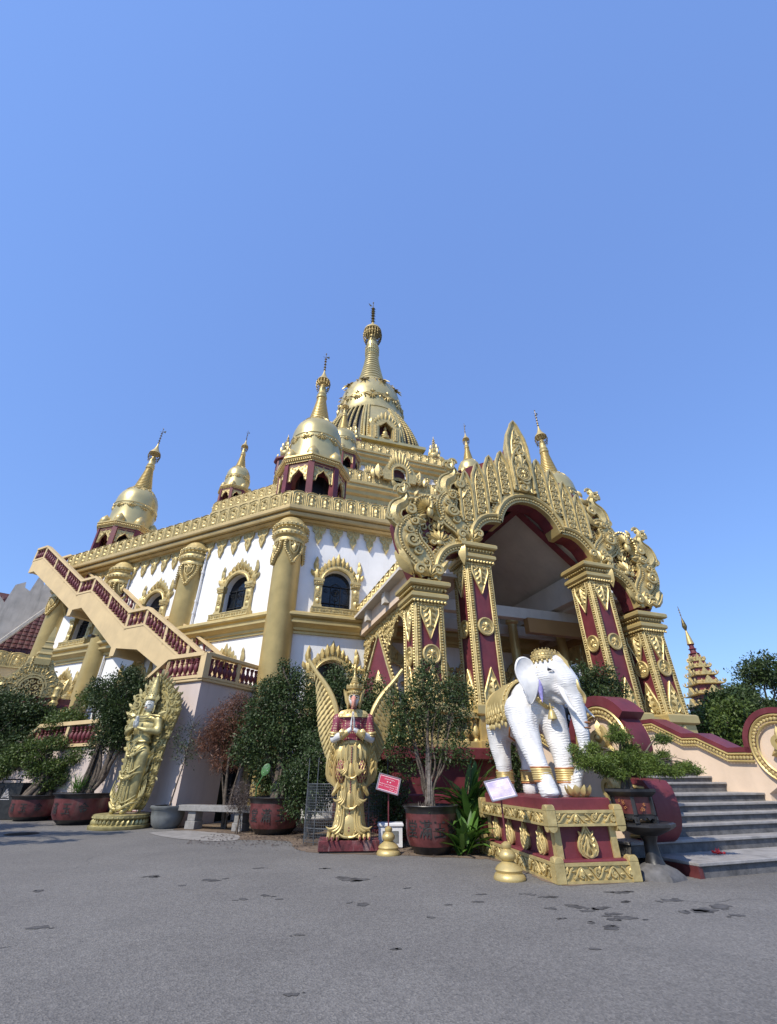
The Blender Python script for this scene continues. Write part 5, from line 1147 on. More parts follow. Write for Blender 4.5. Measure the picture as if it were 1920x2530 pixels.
for s_ in (-1, 1):
    for q, r in ((.0, .13), (.06, .14)):
        g.at(s_ * (.585), -.1, 2.2, rx=10); g.lathe([(r, .02 + q), (r + .02, .05 + q), (r, .08 + q)], 14)
    g.at(0, 0, 0); g.tube([(s_ * .3, -.34, 2.24), (s_ * .13, -.40, 2.31)], [.105, .075], 12); g.tube([(s_ * .31, -.33, 2.24), (s_ * .29, -.35, 2.245)], [.125, .12], 12)
    g.leaf(s_ * .3, 2.2, 90 if s_ > 0 else 90, .001, .001); g.leaf(s_ * .22, 2.3, 180 if s_ < 0 else 0, .2, .16, .03, -.44)
g.at(0, 0, 0)
for k in range(15):
    a = R(-90 + (k - 7) * 17); r = .43; g.at(math.sin(R((k - 7) * 17)) * .02, 0, 0)
    g.tube([(math.cos(a) * .16, math.sin(a) * .12, 2.86), (math.cos(a) * .36, math.sin(a) * .2, 2.80), (math.cos(a) * .5, math.sin(a) * .25, 2.70)], [.05, .06, .03], 6)
g.at(0, 0, 0, sc=(1, .55, 1)); g.lathe([(.52, 2.68), (.5, 2.76), (.36, 2.83), (.17, 2.88), (.13, 2.9)], 24, cap=False)
part('collar', g, 'gold', bird)
organic('head', [('e', (0, -.02, 3.15), (.19, .2, .21)), ('c', (0, 0, 2.85), .1, (0, 0, 3.0), .11), ('e', (0, -.13, 3.1), (.12, .1, .12))], 'ewhite', bird, .02, 3)
g = MB(); g.tube(smooth3([(0, -.14, 3.13), (0, -.3, 3.13), (0, -.41, 3.05), (0, -.43, 2.94), (0, -.4, 2.90)], 3), [.075, .08, .082, .083, .08, .077, .07, .058, .045, .034, .026, .018, .01], 12); g.tube([(0, -.15, 3.0), (0, -.3, 2.97), (0, -.36, 2.94)], [.08, .06, .03], 8); part('beak', g, 'pinkbeak', bird)
g = MB()
for s_ in (-1, 1): g.ball(s_ * .088, -.185, 3.185, .032, .02, .022, 8); g.tube([(s_ * .02, -.215, 3.215), (s_ * .09, -.215, 3.235), (s_ * .15, -.17, 3.21)], [.008, .014, .006], 5)
part('eyes', g, 'iron', bird)
g = MB()
for s_ in (-1, 1):
    g.tube([(s_ * .02, -.225, 3.24), (s_ * .09, -.225, 3.265), (s_ * .16, -.17, 3.24)], .014, 5); g.tube([(s_ * .02, -.22, 3.15), (s_ * .09, -.215, 3.145), (s_ * .15, -.17, 3.17)], .01, 5)
    g.leaf(s_ * .19, 2.95, 90 - s_ * 10, .45, .14, .06, -.1); g.leaf(s_ * .21, 3.1, 90 - s_ * 22, .36, .1, .05, -.06); g.leaf(s_ * .17, 2.88, 90 - s_ * 4, .3, .1, .05, -.12); g.ball(s_ * .19, -.04, 3.05, .05, .08, .16, 8)
g.at(0, 0, 0); g.lathe([(.2, 3.28), (.225, 3.3), (.23, 3.36), (.2, 3.37), (.215, 3.39), (.26, 3.42), (.27, 3.46), (.2, 3.465), (.17, 3.475), (.2, 3.49), (.2, 3.52), (.13, 3.535), (.14, 3.56), (.155, 3.59), (.11, 3.62), (.12, 3.65), (.085, 3.68), (.09, 3.71), (.05, 3.75), (.035, 3.80), (.045, 3.82), (.004, 3.96)], 22)
for k in range(12): a = k * math.pi / 6; g.at(.25 * math.cos(a), .25 * math.sin(a), 3.44, rz=math.degrees(a) + 90); g.leaf(0, 0, 90, .11, .1, .02)
g.at(0, 0, 0); g.ball(0, -.2, 3.34, .04)
for k in range(24): a = k * math.pi / 12; g.bead(.232 * math.cos(a), .232 * math.sin(a), 3.33, .018)
part('crown', g, 'gold', bird)
# robe
def ering(rx, ry, z, n=28): return [(rx * math.cos(2 * math.pi * i / n), ry * math.sin(2 * math.pi * i / n), z) for i in range(n)]
def elathe(g, prof, n=28, k=None):
    vs = []; 
    for rx, ry, z in prof: vs += ering(rx, ry, z, n)
    fs = [[q * n + i, q * n + (i + 1) % n, (q + 1) * n + (i + 1) % n, (q + 1) * n + i] for q in range(len(prof) - 1) for i in range(n)]; fs += [list(range(n))[::-1], [(len(prof) - 1) * n + i for i in range(n)]]; g.add(vs, fs, k)
g = MB(); PR = [(.50, .36, .04), (.50, .36, .12), (.42, .31, .35), (.37, .28, .65), (.36, .27, .95), (.36, .27, 1.15), (.42, .29, 1.35), (.44, .3, 1.6), (.40, .27, 1.85), (.33, .22, 2.05), (.32, .21, 2.12)]
elathe(g, PR)
def rad(z):
    for (a, b, c), (d, e_, f) in zip(PR[:-1], PR[1:]):
        if c <= z <= f: q = (z - c) / (f - c); return a + (d - a) * q, b + (e_ - b) * q
    return PR[-1][:2]
def scal(g, z, ang, ln, wd, th, down=True, out=1.0):
    rx, ry = rad(z); a = R(ang); s0 = len(g.v); g.at(0, 0, 0); g.leaf(0, 0, -90, ln, wd, th)
    for q in range(s0, len(g.v)):
        x, y, zz = g.v[q]; z2 = max(.02, z + zz); r2 = rad(z2); aa = a + x / ((rx + ry) / 2); g.v[q] = ((r2[0] * out - y) * math.cos(aa), (r2[1] * out - y) * math.sin(aa), z2)
for row in range(11):
    z = 1.2 - row * .1
    for k in range(15): scal(g, z, -90 + (k - 7) * 17 + (8 if row % 2 else 0), .2, .13, .035)
for k in range(13): scal(g, 2.1, -90 + (k - 6) * 24, .5, .2, .05, out=1.05); scal(g, 2.06, -78 + (k - 6) * 24, .4, .16, .06, out=1.12)
part('robe', g, 'gold', bird)
g = MB()
for k in range(7):     # lattice thighs of plum
    pass
for s_ in (-1, 1):
    g.at(s_ * .27, -.1, 1.42, rz=s_ * 18); g.ball(0, 0, 0, .19, .24, .3, 18)
part('lattice_cloth', g, 'dots', bird)
g = MB()
for s_ in (-1, 1):
    g.at(s_ * .27, -.1, 1.42, rz=s_ * 18)
    for k in range(-4, 5):
        for t_ in (-1, 1):
            pts = []
            for q in range(-5, 6):
                u = k * .09 + t_ * q * .035; v = q * .058; f = 1 - (u / .19) ** 2 - (v / .3) ** 2
                if f > 0: pts.append((u, -.245 * math.sqrt(f), v))
            if len(pts) > 1: g.tube(pts, .011, 4)
g.at(0, 0, 0)
def flare(z, w_, y, h=.3):
    g.leaf(0, z + h, -90, h + .12, w_ * .5, .07, y)
    for s_ in (-1, 1): [g.tube(smooth3([(s_ * w_ * (.16 + .07 * q_), y, z + h * (1.1 - .1 * q_)), (s_ * w_ * (.2 + .07 * q_), y - .03, z + h * .4), (s_ * w_ * (.34 + .1 * q_), y - .05, z + .02 + .04 * q_), (s_ * w_ * (.44 + .12 * q_), y - .02, z + .03 + .06 * q_)], 4), [.034, .035, .036, .037, .038, .038, .036, .034, .03, .026, .02, .012, .005], 6) for q_ in range(3)]; g.tube(smooth3([(0, y - .05, z - .06), (s_ * w_ * .14, y - .07, z - .05), (s_ * w_ * .26, y - .06, z + .0), (s_ * w_ * .34, y - .04, z + .07)], 3), [.03, .03, .03, .028, .026, .022, .018, .012, .008, .004], 6)
# central sash tiers
g.box(-.13, .13, -.34, -.2, .1, 2.0, .02)
flare(1.32, .62, -.34); flare(.68, .72, -.33, .35); flare(.12, .95, -.36, .4)
for s_ in (-1, 1): g.tube([(s_ * .13, -.33, 2.0), (s_ * .15, -.35, 1.0), (s_ * .17, -.37, .2)], .03, 6); g.tube([(s_ * .24, -.29, 1.05), (s_ * .22, -.32, .55), (s_ * .2, -.37, .15)], .04, 6)
g.at(0, 0, 0, sc=(1, .66, 1)); g.lathe([(.36, 2.02), (.38, 2.06), (.36, 2.1)], 26); g.at(0, 0, 0)
g.tube([(-.12, -.26, 2.08), (-.1, -.3, 1.95), (0, -.31, 1.88), (.1, -.3, 1.95), (.12, -.26, 2.08)], .025, 6)
# upturned side flames
for s_ in (-1, 1):
    for k in range(5):
        x = s_ * (.38 + .05 * k); g.tube(smooth3([(s_ * .28, -.05 + .03 * k, 1.05 + .03 * k), (x + s_ * .1, -.02 + .02 * k, 1.12 + .03 * k), (x + s_ * .15, 0, 1.5 + .04 * k), (x + s_ * .05, .02, 1.85 + .03 * k), (x + s_ * .11, .03, 2.1 - .04 * k)], 3), [.05, .055, .06, .06, .06, .055, .05, .05, .045, .04, .03, .02, .01], 6)
    for q in range(4): g.leaf(s_ * .58, 1.3 + q * .17, 90 - s_ * 30, .25, .1, .05, -.04)
    for q in range(5): g.leaf(s_ * (.36 - q * .02), 1.2 - q * .02, -90 + s_ * (20 + 8 * q), .35, .12, .05, -.2)
part('sash', g, 'gold', bird)
g = MB()
for z in [1.95 - k * .055 for k in range(34)]:
    if z > .15: g.bead(0, -.36 - (.05 if z < .3 else 0), z, .024)
part('bead_strip', g, 'plum', bird)
for s_, k_ in ((-1, 1.0), (1, 1.0)):
    g = MB(); lead = smooth3([(.30, .12, 1.95), (.42, .14, 2.3), (.47, .15, 2.65), (.52, .17, 2.95), (.68, .2, 3.3), (.9, .24, 3.62), (1.18, .28, 3.95), (1.45, .3, 4.32)], 3)
    outer = smooth3([(.48, .1, 1.55), (.7, .12, 1.68), (.86, .15, 1.98), (1.0, .17, 2.35), (1.08, .2, 2.75), (1.12, .23, 3.15), (1.22, .27, 3.7), (1.44, .3, 4.28)], 3)
    n = len(lead)
    for i in range(n - 1):
        a = Vector(lead[i]); b = Vector(outer[i]); w_ = .17 if i < n - 5 else .11
        for lay, (q0, q1, yy) in enumerate(((0, 1, .0), (0, .72, -.035), (0, .45, -.07))):
            p = a; e_ = a.lerp(b, q1); L = (e_ - p).length; 
            if L < .05: continue
            ang = math.degrees(math.atan2(e_.z - p.z, (e_.x - p.x) * s_)); g.leaf(p.x * s_, p.z, ang, L, w_ * (1 - .15 * lay), .035, p.y + yy)
    g.tube([(x * s_, y - .05, z) for x, y, z in lead], [.05 + .03 * math.sin(math.pi * i / (n - 1)) for i in range(n)], 8)
    vs = [(x * s_, y + .02, z) for x, y, z in lead] + [(x * s_ * .97, y + .02, z) for x, y, z in outer] + [(x * s_, y + .06, z) for x, y, z in lead] + [(x * s_ * .97, y + .06, z) for x, y, z in outer]
    g.add(vs, [[i, i + 1, n + i + 1, n + i] for i in range(n - 1)] + [[2 * n + i, 3 * n + i, 3 * n + i + 1, 2 * n + i + 1] for i in range(n - 1)])
    o = part('wing', g, 'gold', bird, rz=s_ * 6); o.scale = (k_, 1, 1 if s_ < 0 else .94)
g = MB()
for s_ in (-1, 1):
    for k in range(3): x0 = s_ * (.25 + .13 * k); g.tube([(x0, -.15, .16), (x0 + s_ * .03, -.3, .14), (x0 + s_ * .05, -.40, .07), (x0 + s_ * .06, -.46, .03)], [.07, .07, .05, .035], 8)
part('feet', g, 'gold', bird)
g = MB()
for s_ in (-1, 1):
    for k in range(3): x0 = s_ * (.31 + .13 * k); g.tube([(x0, -.45, .055), (x0 + s_ * .01, -.51, .03), (x0, -.54, .006)], [.03, .022, .004], 6)
part('claws', g, 'maroon', bird)

for ch_ in [o_ for o_ in C.objects if o_.parent == bird and not o_.name.startswith('wing')]: ch_.scale.x = .86
# ------------------------------------------------------------ standing deity with flame mandorla
lot = root('lotus_pedestal', (-9.35, 18.75, 0), 0, 'round lotus petal base under the standing golden deity', 'base')
g = MB(); g.lathe([(.95, 0), (.98, .04), (.98, .1), (.86, .14), (.8, .22), (.84, .28), (.9, .32), (.9, .4), (.86, .42)], 40)
for k in range(36): a = k * 2 * math.pi / 36; g.at(.84 * math.cos(a), .84 * math.sin(a), .1, rz=math.degrees(a) + 90); g.leaf(0, .0, 75, .2, .13, .06, -.02); g.bead(0, -.05, .24, .035)
part('petal_ring', g, 'deity', lot)
dei = root('standing_deity', (-9.3, 18.7, .42), -20, 'standing green-gold deity statue with pointed crown before a flame halo', 'statue')
P = [('e', (0, 0, 2.72), (.42, .25, .4)), ('e', (0, 0, 3.0), (.50, .22, .17)), ('e', (0, 0, 2.3), (.34, .23, .35)), ('e', (0, 0, 1.85), (.43, .28, .4)), ('c', (0, 0, 3.0), .14, (0, 0, 3.3), .12)]
for s_ in (-1, 1): P += [('c', (s_ * .5, 0, 2.98), .15, (s_ * .64, -.05, 2.55), .13), ('c', (s_ * .64, -.05, 2.55), .125, (s_ * .36, -.36, 2.6), .1), ('c', (s_ * .36, -.36, 2.6), .09, (s_ * .1, -.45, 2.68), .06), ('c', (s_ * .2, 0, 1.8), .27, (s_ * .17, 0, .4), .2), ('c', (s_ * .18, -.02, .25), .16, (s_ * .2, -.3, .07), .09)]
P += [('c', (0, 0, 1.7), .26, (0, .02, .35), .24)]
organic('body', P, 'deity', dei, .033, 6)
P = []
for s_ in (-1, 1):
    P += [('e', (s_ * .045, -.46, 2.78), (.034, .075, .12))]
    for k in range(4): y = -.52 + k * .034; P.append(('c', (s_ * .036, y, 2.84), .018, (s_ * .018, y + .01, 3.09 - abs(k - 1.3) * .025), .012))
    P.append(('c', (s_ * .04, -.53, 2.75), .018, (s_ * .03, -.56, 2.9), .013))
organic('hands', P, 'skin', dei, .013, 2)
organic('head', [('e', (0, -.02, 3.52), (.185, .2, .25)), ('e', (0, -.1, 3.4), (.12, .11, .11)), ('c', (0, -.2, 3.55), .028, (0, -.235, 3.46), .036), ('c', (0, 0, 3.2), .11, (0, 0, 3.4), .12)], 'skin', dei, .018, 3)
g = MB()
for s_ in (-1, 1): g.tube([(s_ * .03, -.215, 3.53), (s_ * .085, -.205, 3.51), (s_ * .14, -.165, 3.53)], .009, 5); g.tube([(s_ * .03, -.215, 3.585), (s_ * .09, -.2, 3.62), (s_ * .155, -.15, 3.59)], .007, 5)
part('brows_and_lids', g, 'iron', dei)
g = MB(); g.tube([(-.05, -.215, 3.39), (0, -.228, 3.395), (.05, -.215, 3.39)], [.008, .018, .008], 6); part('lips', g, 'orange', dei)
g = MB(); g.lathe([(.2, 3.66), (.235, 3.7), (.23, 3.78), (.2, 3.82), (.185, 3.95), (.14, 4.2), (.09, 4.42), (.05, 4.55), (.06, 4.58), (.003, 4.72)], 20)
for r_ in range(8):
    for k in range(14): a = k * 2 * math.pi / 14 + r_ * .2; rr = .2 - r_ * .017; g.bead(rr * math.cos(a), rr * math.sin(a), 3.84 + r_ * .075, .025)
for s_ in (-1, 1):
    g.leaf(s_ * .2, 3.5, 90 - s_ * 12, .4, .12, .05, -.05); g.leaf(s_ * .22, 3.6, 90 - s_ * 30, .25, .1, .04, -.03); g.tube([(s_ * .2, -.02, 3.55), (s_ * .21, -.02, 3.35), (s_ * .19, -.03, 3.22)], [.02, .03, .02], 6)
    g.leaf(s_ * .45, 3.08, 90 - s_ * 68, .42, .2, .06, -.1); g.tube([(s_ * .15, -.1, 3.15), (s_ * .4, -.17, 3.12), (s_ * .62, -.1, 3.08)], .03, 6)
for r in (.2, .3, .4):
    g.tube([(r * math.cos(R(a)), -.14 - .1 * math.sin(R(180 - abs(a))) * .0 - .08, 3.2 - (r - .1) * .9 * (.4 + .6 * math.sin(R(-a)))) for a in range(-165, -10, 12)], .018, 5)
g.at(0, 0, 0, sc=(1, .68, 1)); g.lathe([(.345, 2.2), (.37, 2.24), (.345, 2.28)], 26); g.at(0, 0, 0)
g.curl(0, 2.2, .08, 0, 1.3, 1, .03, -.25)
for z, w_ in ((1.75, .5), (1.05, .6), (.15, .8)):
    for s_ in (-1, 1):
        g.tube(smooth3([(0, -.34, z), (s_ * w_ * .22, -.36, z + .02), (s_ * w_ * .5, -.28, z + .16), (s_ * w_ * .75, -.1, z + .2)], 3), [.05, .055, .055, .05, .045, .04, .035, .03, .02, .01], 6)
        g.tube(smooth3([(s_ * .03, -.33, z + .35), (s_ * w_ * .2, -.35, z + .18), (s_ * w_ * .62, -.2, z + .4)], 3), .03, 5)
    for k in range(5): g.leaf(0, z + .1, -90 + (k - 2) * 35, .22, .11, .06, -.35)
g.rim([(-.09, 1.9), (-.13, 1.2), (-.16, .3)], .03, -.32); g.rim([(.09, 1.9), (.13, 1.2), (.16, .3)], .03, -.32); g.beads([(0, 1.9), (0, .25)], .03, -.34)
for s_ in (-1, 1):
    for k in range(9): z = .15 + .2 * k; g.leaf(s_ * (.38 + .03 * math.sin(k)), z, 90 - s_ * (26 + 6 * math.sin(k * 2)), .34, .11, .06, .08)
    for k in range(4): g.tube(smooth3([(s_ * .3, -.1, .1 + .08 * k), (s_ * (.48 + .05 * k), -.08, .25 + .1 * k), (s_ * (.46 + .06 * k), -.03, .7 + .1 * k)], 3), [.05, .05, .045, .04, .03, .02, .01], 6)
part('ornament', g, 'deity', dei)
g = MB()
outl = smooth([(-.45, .1), (-.62, .5), (-.72, 1.2), (-.8, 2.0), (-.95, 2.7), (-1.08, 3.2), (-1.0, 3.75), (-.6, 4.15), (-.3, 4.4), (0, 4.65), (.3, 4.4), (.6, 4.15), (1.0, 3.75), (1.08, 3.2), (.95, 2.7), (.8, 2.0), (.72, 1.2), (.62, .5), (.45, .1)], 2)
hole = smooth([(-.5, 2.6), (-.62, 3.1), (-.55, 3.6), (-.3, 3.95), (0, 4.1), (.3, 3.95), (.55, 3.6), (.62, 3.1), (.5, 2.6)], 2)
g.slab(outl, .22, .32); g.rim(hole, .06, .2)
for i in range(1, len(outl) - 1):
    x, z = outl[i]; a = outl[i - 1]; b = outl[i + 1]; nx, nz = -(b[1] - a[1]), (b[0] - a[0]); l = math.hypot(nx, nz) or 1; ang = math.degrees(math.atan2(nz, nx)); ang = ang + (90 - ang) * .45 if x >= 0 else ang - ((ang % 360) - 90) * .45
    g.leaf(x * .9, z * .985, ang, .2 if z < 3 else .34, .13, .08, .2); g.leaf(x * .78, z * .97, ang + 20, .24, .1, .08, .18); g.curl(x * .86, z * .97, .07, ang, 1.3, 1 if x > 0 else -1, .022, .2, 8)
g.fill(outl, .3, 9, .22)
part('flame_halo', g, 'deity', dei, recalc=True)
dei.scale = (1.14, 1.0, 1.0)

# ------------------------------------------------------------ elephant plinth and elephant
PX, PY, PA = 3.25, 11.36, -80.2
pl_ = root('elephant_plinth', (PX, PY, 0), PA, 'maroon plinth with gilt scroll bands and flame leaves under the white elephant', 'plinth')
g = MB(); g.box(-1.6, 1.6, -.56, .56, .27, .85); g.box(-1.78, 1.78, -.70, .70, .2, .31, .02); g.box(-1.62, 1.62, -.62, .62, 1.0, 1.2, .015); g.box(-1.68, 1.68, -.66, .66, .8, .86); part('plinth_body', g, 'maroon', pl_, smooth=0)
for z0, z1, hx, hy in ((0.0, .28, 1.82, .75), (.78, 1.02, 1.74, .72)):
    g = MB(); g.box(-hx + .02, hx - .02, -hy + .02, hy - .02, z0, z1 - .01)
    for rz, ox, oy, L in ((0, 0, -hy + .02, hx), (90, hx - .02, 0, hy), (-90, -hx + .02, 0, hy), (180, 0, hy - .02, hx)):
        g.at(ox, oy, 0, rz=rz); zc = (z0 + z1) / 2; hh = (z1 - z0) / 2
        g.box(-L, L, -.03, .01, z1 - .045, z1); g.box(-L, L, -.03, .01, z0 + .0, z0 + .04)
        n = max(2, int(2 * L / .3)); 
        for k in range(n):
            x = -L + (k + .5) * 2 * L / n; s2 = 1 if k % 2 else -1
            g.tube([(x + q_ * L / n / 4, -.02, zc + s2 * hh * .52 * math.cos(math.pi * q_ / 4)) for q_ in range(-4, 5)], .017, 5); g.curl(x, zc - s2 * hh * .15, hh * .42, 90 * s2, 1.3, s2, .022, -.01, 9); g.leaf(x + .05, zc - s2 * hh * .1, -90 * s2, hh * .7, .07, .03, -.01); g.leaf(x - .1, zc + s2 * hh * .2, 180, .09, .05, .025, -.01)
            if k % 3 == 1: g.leaf(x, zc - hh * .5, 90, hh * 1.1, .1, .045, -.015); g.curl(x, zc - .01, hh * .3, 0, 1.3, 1, .02, -.03, 8)
    for sx in (-1, 1):
        for sy in (-1, 1):
            g.at(0, 0, 0); x0, x1 = sorted((sx * (hx - .14), sx * (hx + .03))); y0, y1 = sorted((sy * (hy - .14), sy * (hy + .03))); g.box(x0, x1, y0, y1, z0, z1 + .0, .01)
            for rz in (0, 90):
                pass
            cx_, cy_ = (x0 + x1) / 2, (y0 + y1) / 2
            half_ = [(.085 * math.cos(k_ * math.pi / 8), .085 * math.sin(k_ * math.pi / 8)) for k_ in range(9)]; g.at(cx_, cy_, z1); g.slab(half_, -.085, .085); g.at(cx_, cy_, z1, rz=90); g.slab(half_, -.085, .085)
            if z0 > .5: half_ = [(a_, -b_) for a_, b_ in half_]; g.at(cx_, cy_, z0); g.slab(half_, -.083, .083); g.at(cx_, cy_, z0, rz=90); g.slab(half_, -.083, .083)
    part('scroll_band', g, 'relief', pl_)
for sx in (-1, 1):
    for sy in (-1, 1):
        g = MB(); x0, x1 = sorted((sx * 1.5, sx * 1.64)); y0, y1 = sorted((sy * .48, sy * .60)); g.box(x0, x1, y0, y1, .3, .79); part('corner_post', g, 'relief', pl_, smooth=0)
def flame_orn(loc, rz, s_=1.):
    g = MB(); P = smooth([(0, 0), (-.13, .05), (-.17, .16), (-.13, .28), (-.06, .36), (0, .46), (.06, .36), (.13, .28), (.17, .16), (.13, .05), (0, 0)], 2)[:-1]
    g.slab(P, -.04, .02); g.rim(P, .018, -.045, 5, close=True)
    for q in (.78, .55, .32): g.rim([(x * q, .02 + z * q) for x, z in P], .016, -.05 - (.8 - q) * .05, 5, close=True)
    g.leaf(0, .06, 90, .26, .1, .05, -.05)
    for k in range(4):
        for s2 in (-1, 1): g.leaf(s2 * .08, .05 + k * .08, 90 - s2 * 35, .11, .05, .03, -.045)
    o = part('flame_leaf', g, 'relief', pl_, loc, rz, recalc=False); o.scale = (s_, 1, s_)
for x in (-1.1, -.35, .38, 1.1): flame_orn((x, -.57, .31), 0, .95); flame_orn((x, .57, .31), 180, .95)
flame_orn((1.61, 0, .31), 90, 1.05); flame_orn((-1.61, 0, .31), -90, 1.05)
lw = root('lotus_flower', (PX + .17 * 1.3 + .985 * .22, PY - .985 * 1.3 + .17 * .22, 1.2), 0, 'small gilded lotus under the tip of the elephant trunk', 'lotus')
g = MB(); g.lathe([(.13, 0), (.16, .03), (.15, .08), (.1, .12)], 14)
for k in range(9): a = k * 40; g.at(.13 * math.cos(R(a)), .13 * math.sin(R(a)), .02, rz=a + 90, rx=25); g.leaf(0, 0, 90, .22, .16, .05, -.02)
part('petals', g, 'gold', lw)
# wrinkled white plaster
m = M_['ewhite'].copy(); M_['eskin'] = m; m.name = 'wrinkled_white_plaster'; n_ = m.node_tree.nodes; l_ = m.node_tree.links
wv = n_.new('ShaderNodeTexWave'); wv.wave_type = 'BANDS'; wv.bands_direction = 'Z'; wv.inputs['Scale'].default_value = 6.5; wv.inputs['Distortion'].default_value = 7; wv.inputs['Detail'].default_value = 4; wv.inputs['Detail Scale'].default_value = .9
tc_ = n_.new('ShaderNodeTexCoord'); l_.new(tc_.outputs['Object'], wv.inputs['Vector']); b_ = n_.new('ShaderNodeBump'); b_.inputs['Strength'].default_value = .6; b_.inputs['Distance'].default_value = .014; nz_ = n_.new('ShaderNodeTexNoise'); nz_.inputs['Scale'].default_value = 4; l_.new(tc_.outputs['Object'], nz_.inputs['Vector']); rp_ = n_.new('ShaderNodeValToRGB'); rp_.color_ramp.elements[0].position = .42; rp_.color_ramp.elements[1].position = .62; l_.new(nz_.outputs[0], rp_.inputs[0]); ml_ = n_.new('ShaderNodeMath'); ml_.operation = 'MULTIPLY'; l_.new(rp_.outputs[0], ml_.inputs[1]); l_.new(wv.outputs[0], ml_.inputs[0]); l_.new(ml_.outputs[0], b_.inputs['Height']); l_.new(b_.outputs[0], n_['Principled BSDF'].inputs['Normal'])
el = root('elephant_statue', (PX, PY, 1.2), PA, 'white elephant statue with gold saddle cloth, head turned, trunk reaching down', 'statue')
ST = [((-.95, -.33, 1.42), .36), ((-.98, -.32, 1.1), .30), ((-.96, -.3, .7), .215), ((-1.02, -.28, .3), .19), ((-1.02, -.28, .06), .20)]
def leg(pts): return [('c', a, ra, b, rb) for (a, ra), (b, rb) in zip(pts[:-1], pts[1:])]
P = [('e', (-.25, 0, 1.68), (1.05, .60, .60)), ('e', (-.85, 0, 1.62), (.55, .53, .55)), ('e', (.35, .02, 1.78), (.52, .52, .52)), ('c', (.45, .05, 1.95), .42, (.8, .2, 2.15), .34)]
P += leg([((-1.0, -.30, 1.4), .33), ((-1.05, -.32, 1.0), .26), ((-.98, -.31, .62), .195), ((-1.03, -.28, .3), .175), ((-1.03, -.28, .08), .185)])
P += leg([((-.9, .30, 1.4), .33), ((-.92, .32, 1.0), .26), ((-.85, .3, .62), .195), ((-.9, .27, .3), .175), ((-.9, .27, .08), .185)])
P += leg([((.42, -.32, 1.62), .38), ((.62, -.38, 1.2), .29), ((.95, -.42, .72), .205), ((1.22, -.42, .32), .165), ((1.32, -.41, .1), .185)])
P += leg([((.5, .30, 1.6), .36), ((.66, .32, 1.1), .27), ((.84, .26, .7), .20), ((.98, .18, .3), .165), ((1.02, .16, .08), .18)])
P += [('e', (1.42, -.41, .07), (.14, .16, .07)), ('e', (1.12, .15, .07), (.13, .15, .07)), ('e', (-.92, -.28, .07), (.14, .17, .07))]
# head, yaw about 45 deg to its left
hd = Vector((.866, .5, 0)); rt = Vector((.5, -.866, 0)); hc = Vector((.84, .25, 2.31))
def hp(f, r, z): v = hc + hd * f + rt * r + Vector((0, 0, z)); return tuple(v)
P += [('e', hc, (.46, .42, .47), 30), ('e', hp(.05, .14, .32), (.25, .22, .22), 30), ('e', hp(.05, -.14, .32), (.25, .22, .22), 30), ('c', hp(.22, 0, .12), .31, hp(.44, 0, -.2), .265), ('c', hp(.15, .14, -.22), .16, hp(.4, .1, -.42), .12), ('c', hp(.15, -.14, -.22), .16, hp(.4, -.1, -.42), .12), ('c', hp(.0, 0, -.3), .2, hp(.22, 0, -.52), .12)]
tk = [(hp(.44, 0, -.2), .25), ((1.25, .53, 1.85), .21), ((1.30, .54, 1.5), .165), ((1.33, .53, 1.15), .14), ((1.33, .52, .85), .11), ((1.29, .40, .55), .10), ((1.24, .28, .32), .09), ((1.22, .26, .2), .085)]
P += [('c', a, ra, b, rb) for (a, ra), (b, rb) in zip(tk[:-1], tk[1:])]
P += [('c', (-1.38, 0, 1.75), .06, (-1.5, .02, 1.2), .04)]
organic('body', P, 'eskin', el, .026, 5)
def ear(sg):
    g = MB(); o = hp(-.06, sg * .38, .02)
    e1_ = (rt * sg * .9 - hd * .42).normalized(); e2_ = Vector((0, 0, 1)); nn = e1_.cross(e2_); 
    out = smooth([(0, .2), (.07, .3), (.2, .35), (.34, .29), (.40, .1), (.37, -.15), (.3, -.36), (.2, -.62), (.09, -.5), (0, -.18)], 3); cen = (.22, .02)
    rows = [[(cen[0] + (x - cen[0]) * q, cen[1] + (z - cen[1]) * q) for x, z in out] for q in (.25, .55, .82, 1.)]
    def P3_(p, d): x, z = p; w = .10 * math.sin(x * 4.5) + .05 * math.sin(z * 7 + x * 3) + d; return tuple(Vector(o) + e1_ * x + e2_ * z + nn * w)
    n = len(out); vs = []
    for d in (-.025, .025):
        vs += [P3_(cen, d)]
        for r_ in rows: vs += [P3_(p, d) for p in r_]
    fs = []; B_ = 1 + 4 * n
    for s_, o_ in ((0, 0), (1, B_)):
        for i in range(n):
            j = (i + 1) % n; fs.append([o_, o_ + 1 + i, o_ + 1 + j])
            for q in range(3): fs.append([o_ + 1 + q * n + i, o_ + 1 + (q + 1) * n + i, o_ + 1 + (q + 1) * n + j, o_ + 1 + q * n + j])
    for i in range(n): j = (i + 1) % n; fs.append([1 + 3 * n + i, B_ + 1 + 3 * n + i, B_ + 1 + 3 * n + j, 1 + 3 * n + j])
    g.add(vs, fs); g.tube([P3_(p, 0) for p in out], .028, 6); part('ear', g, 'ewhite', el, recalc=True, smooth=60)
ear(1); ear(-1)
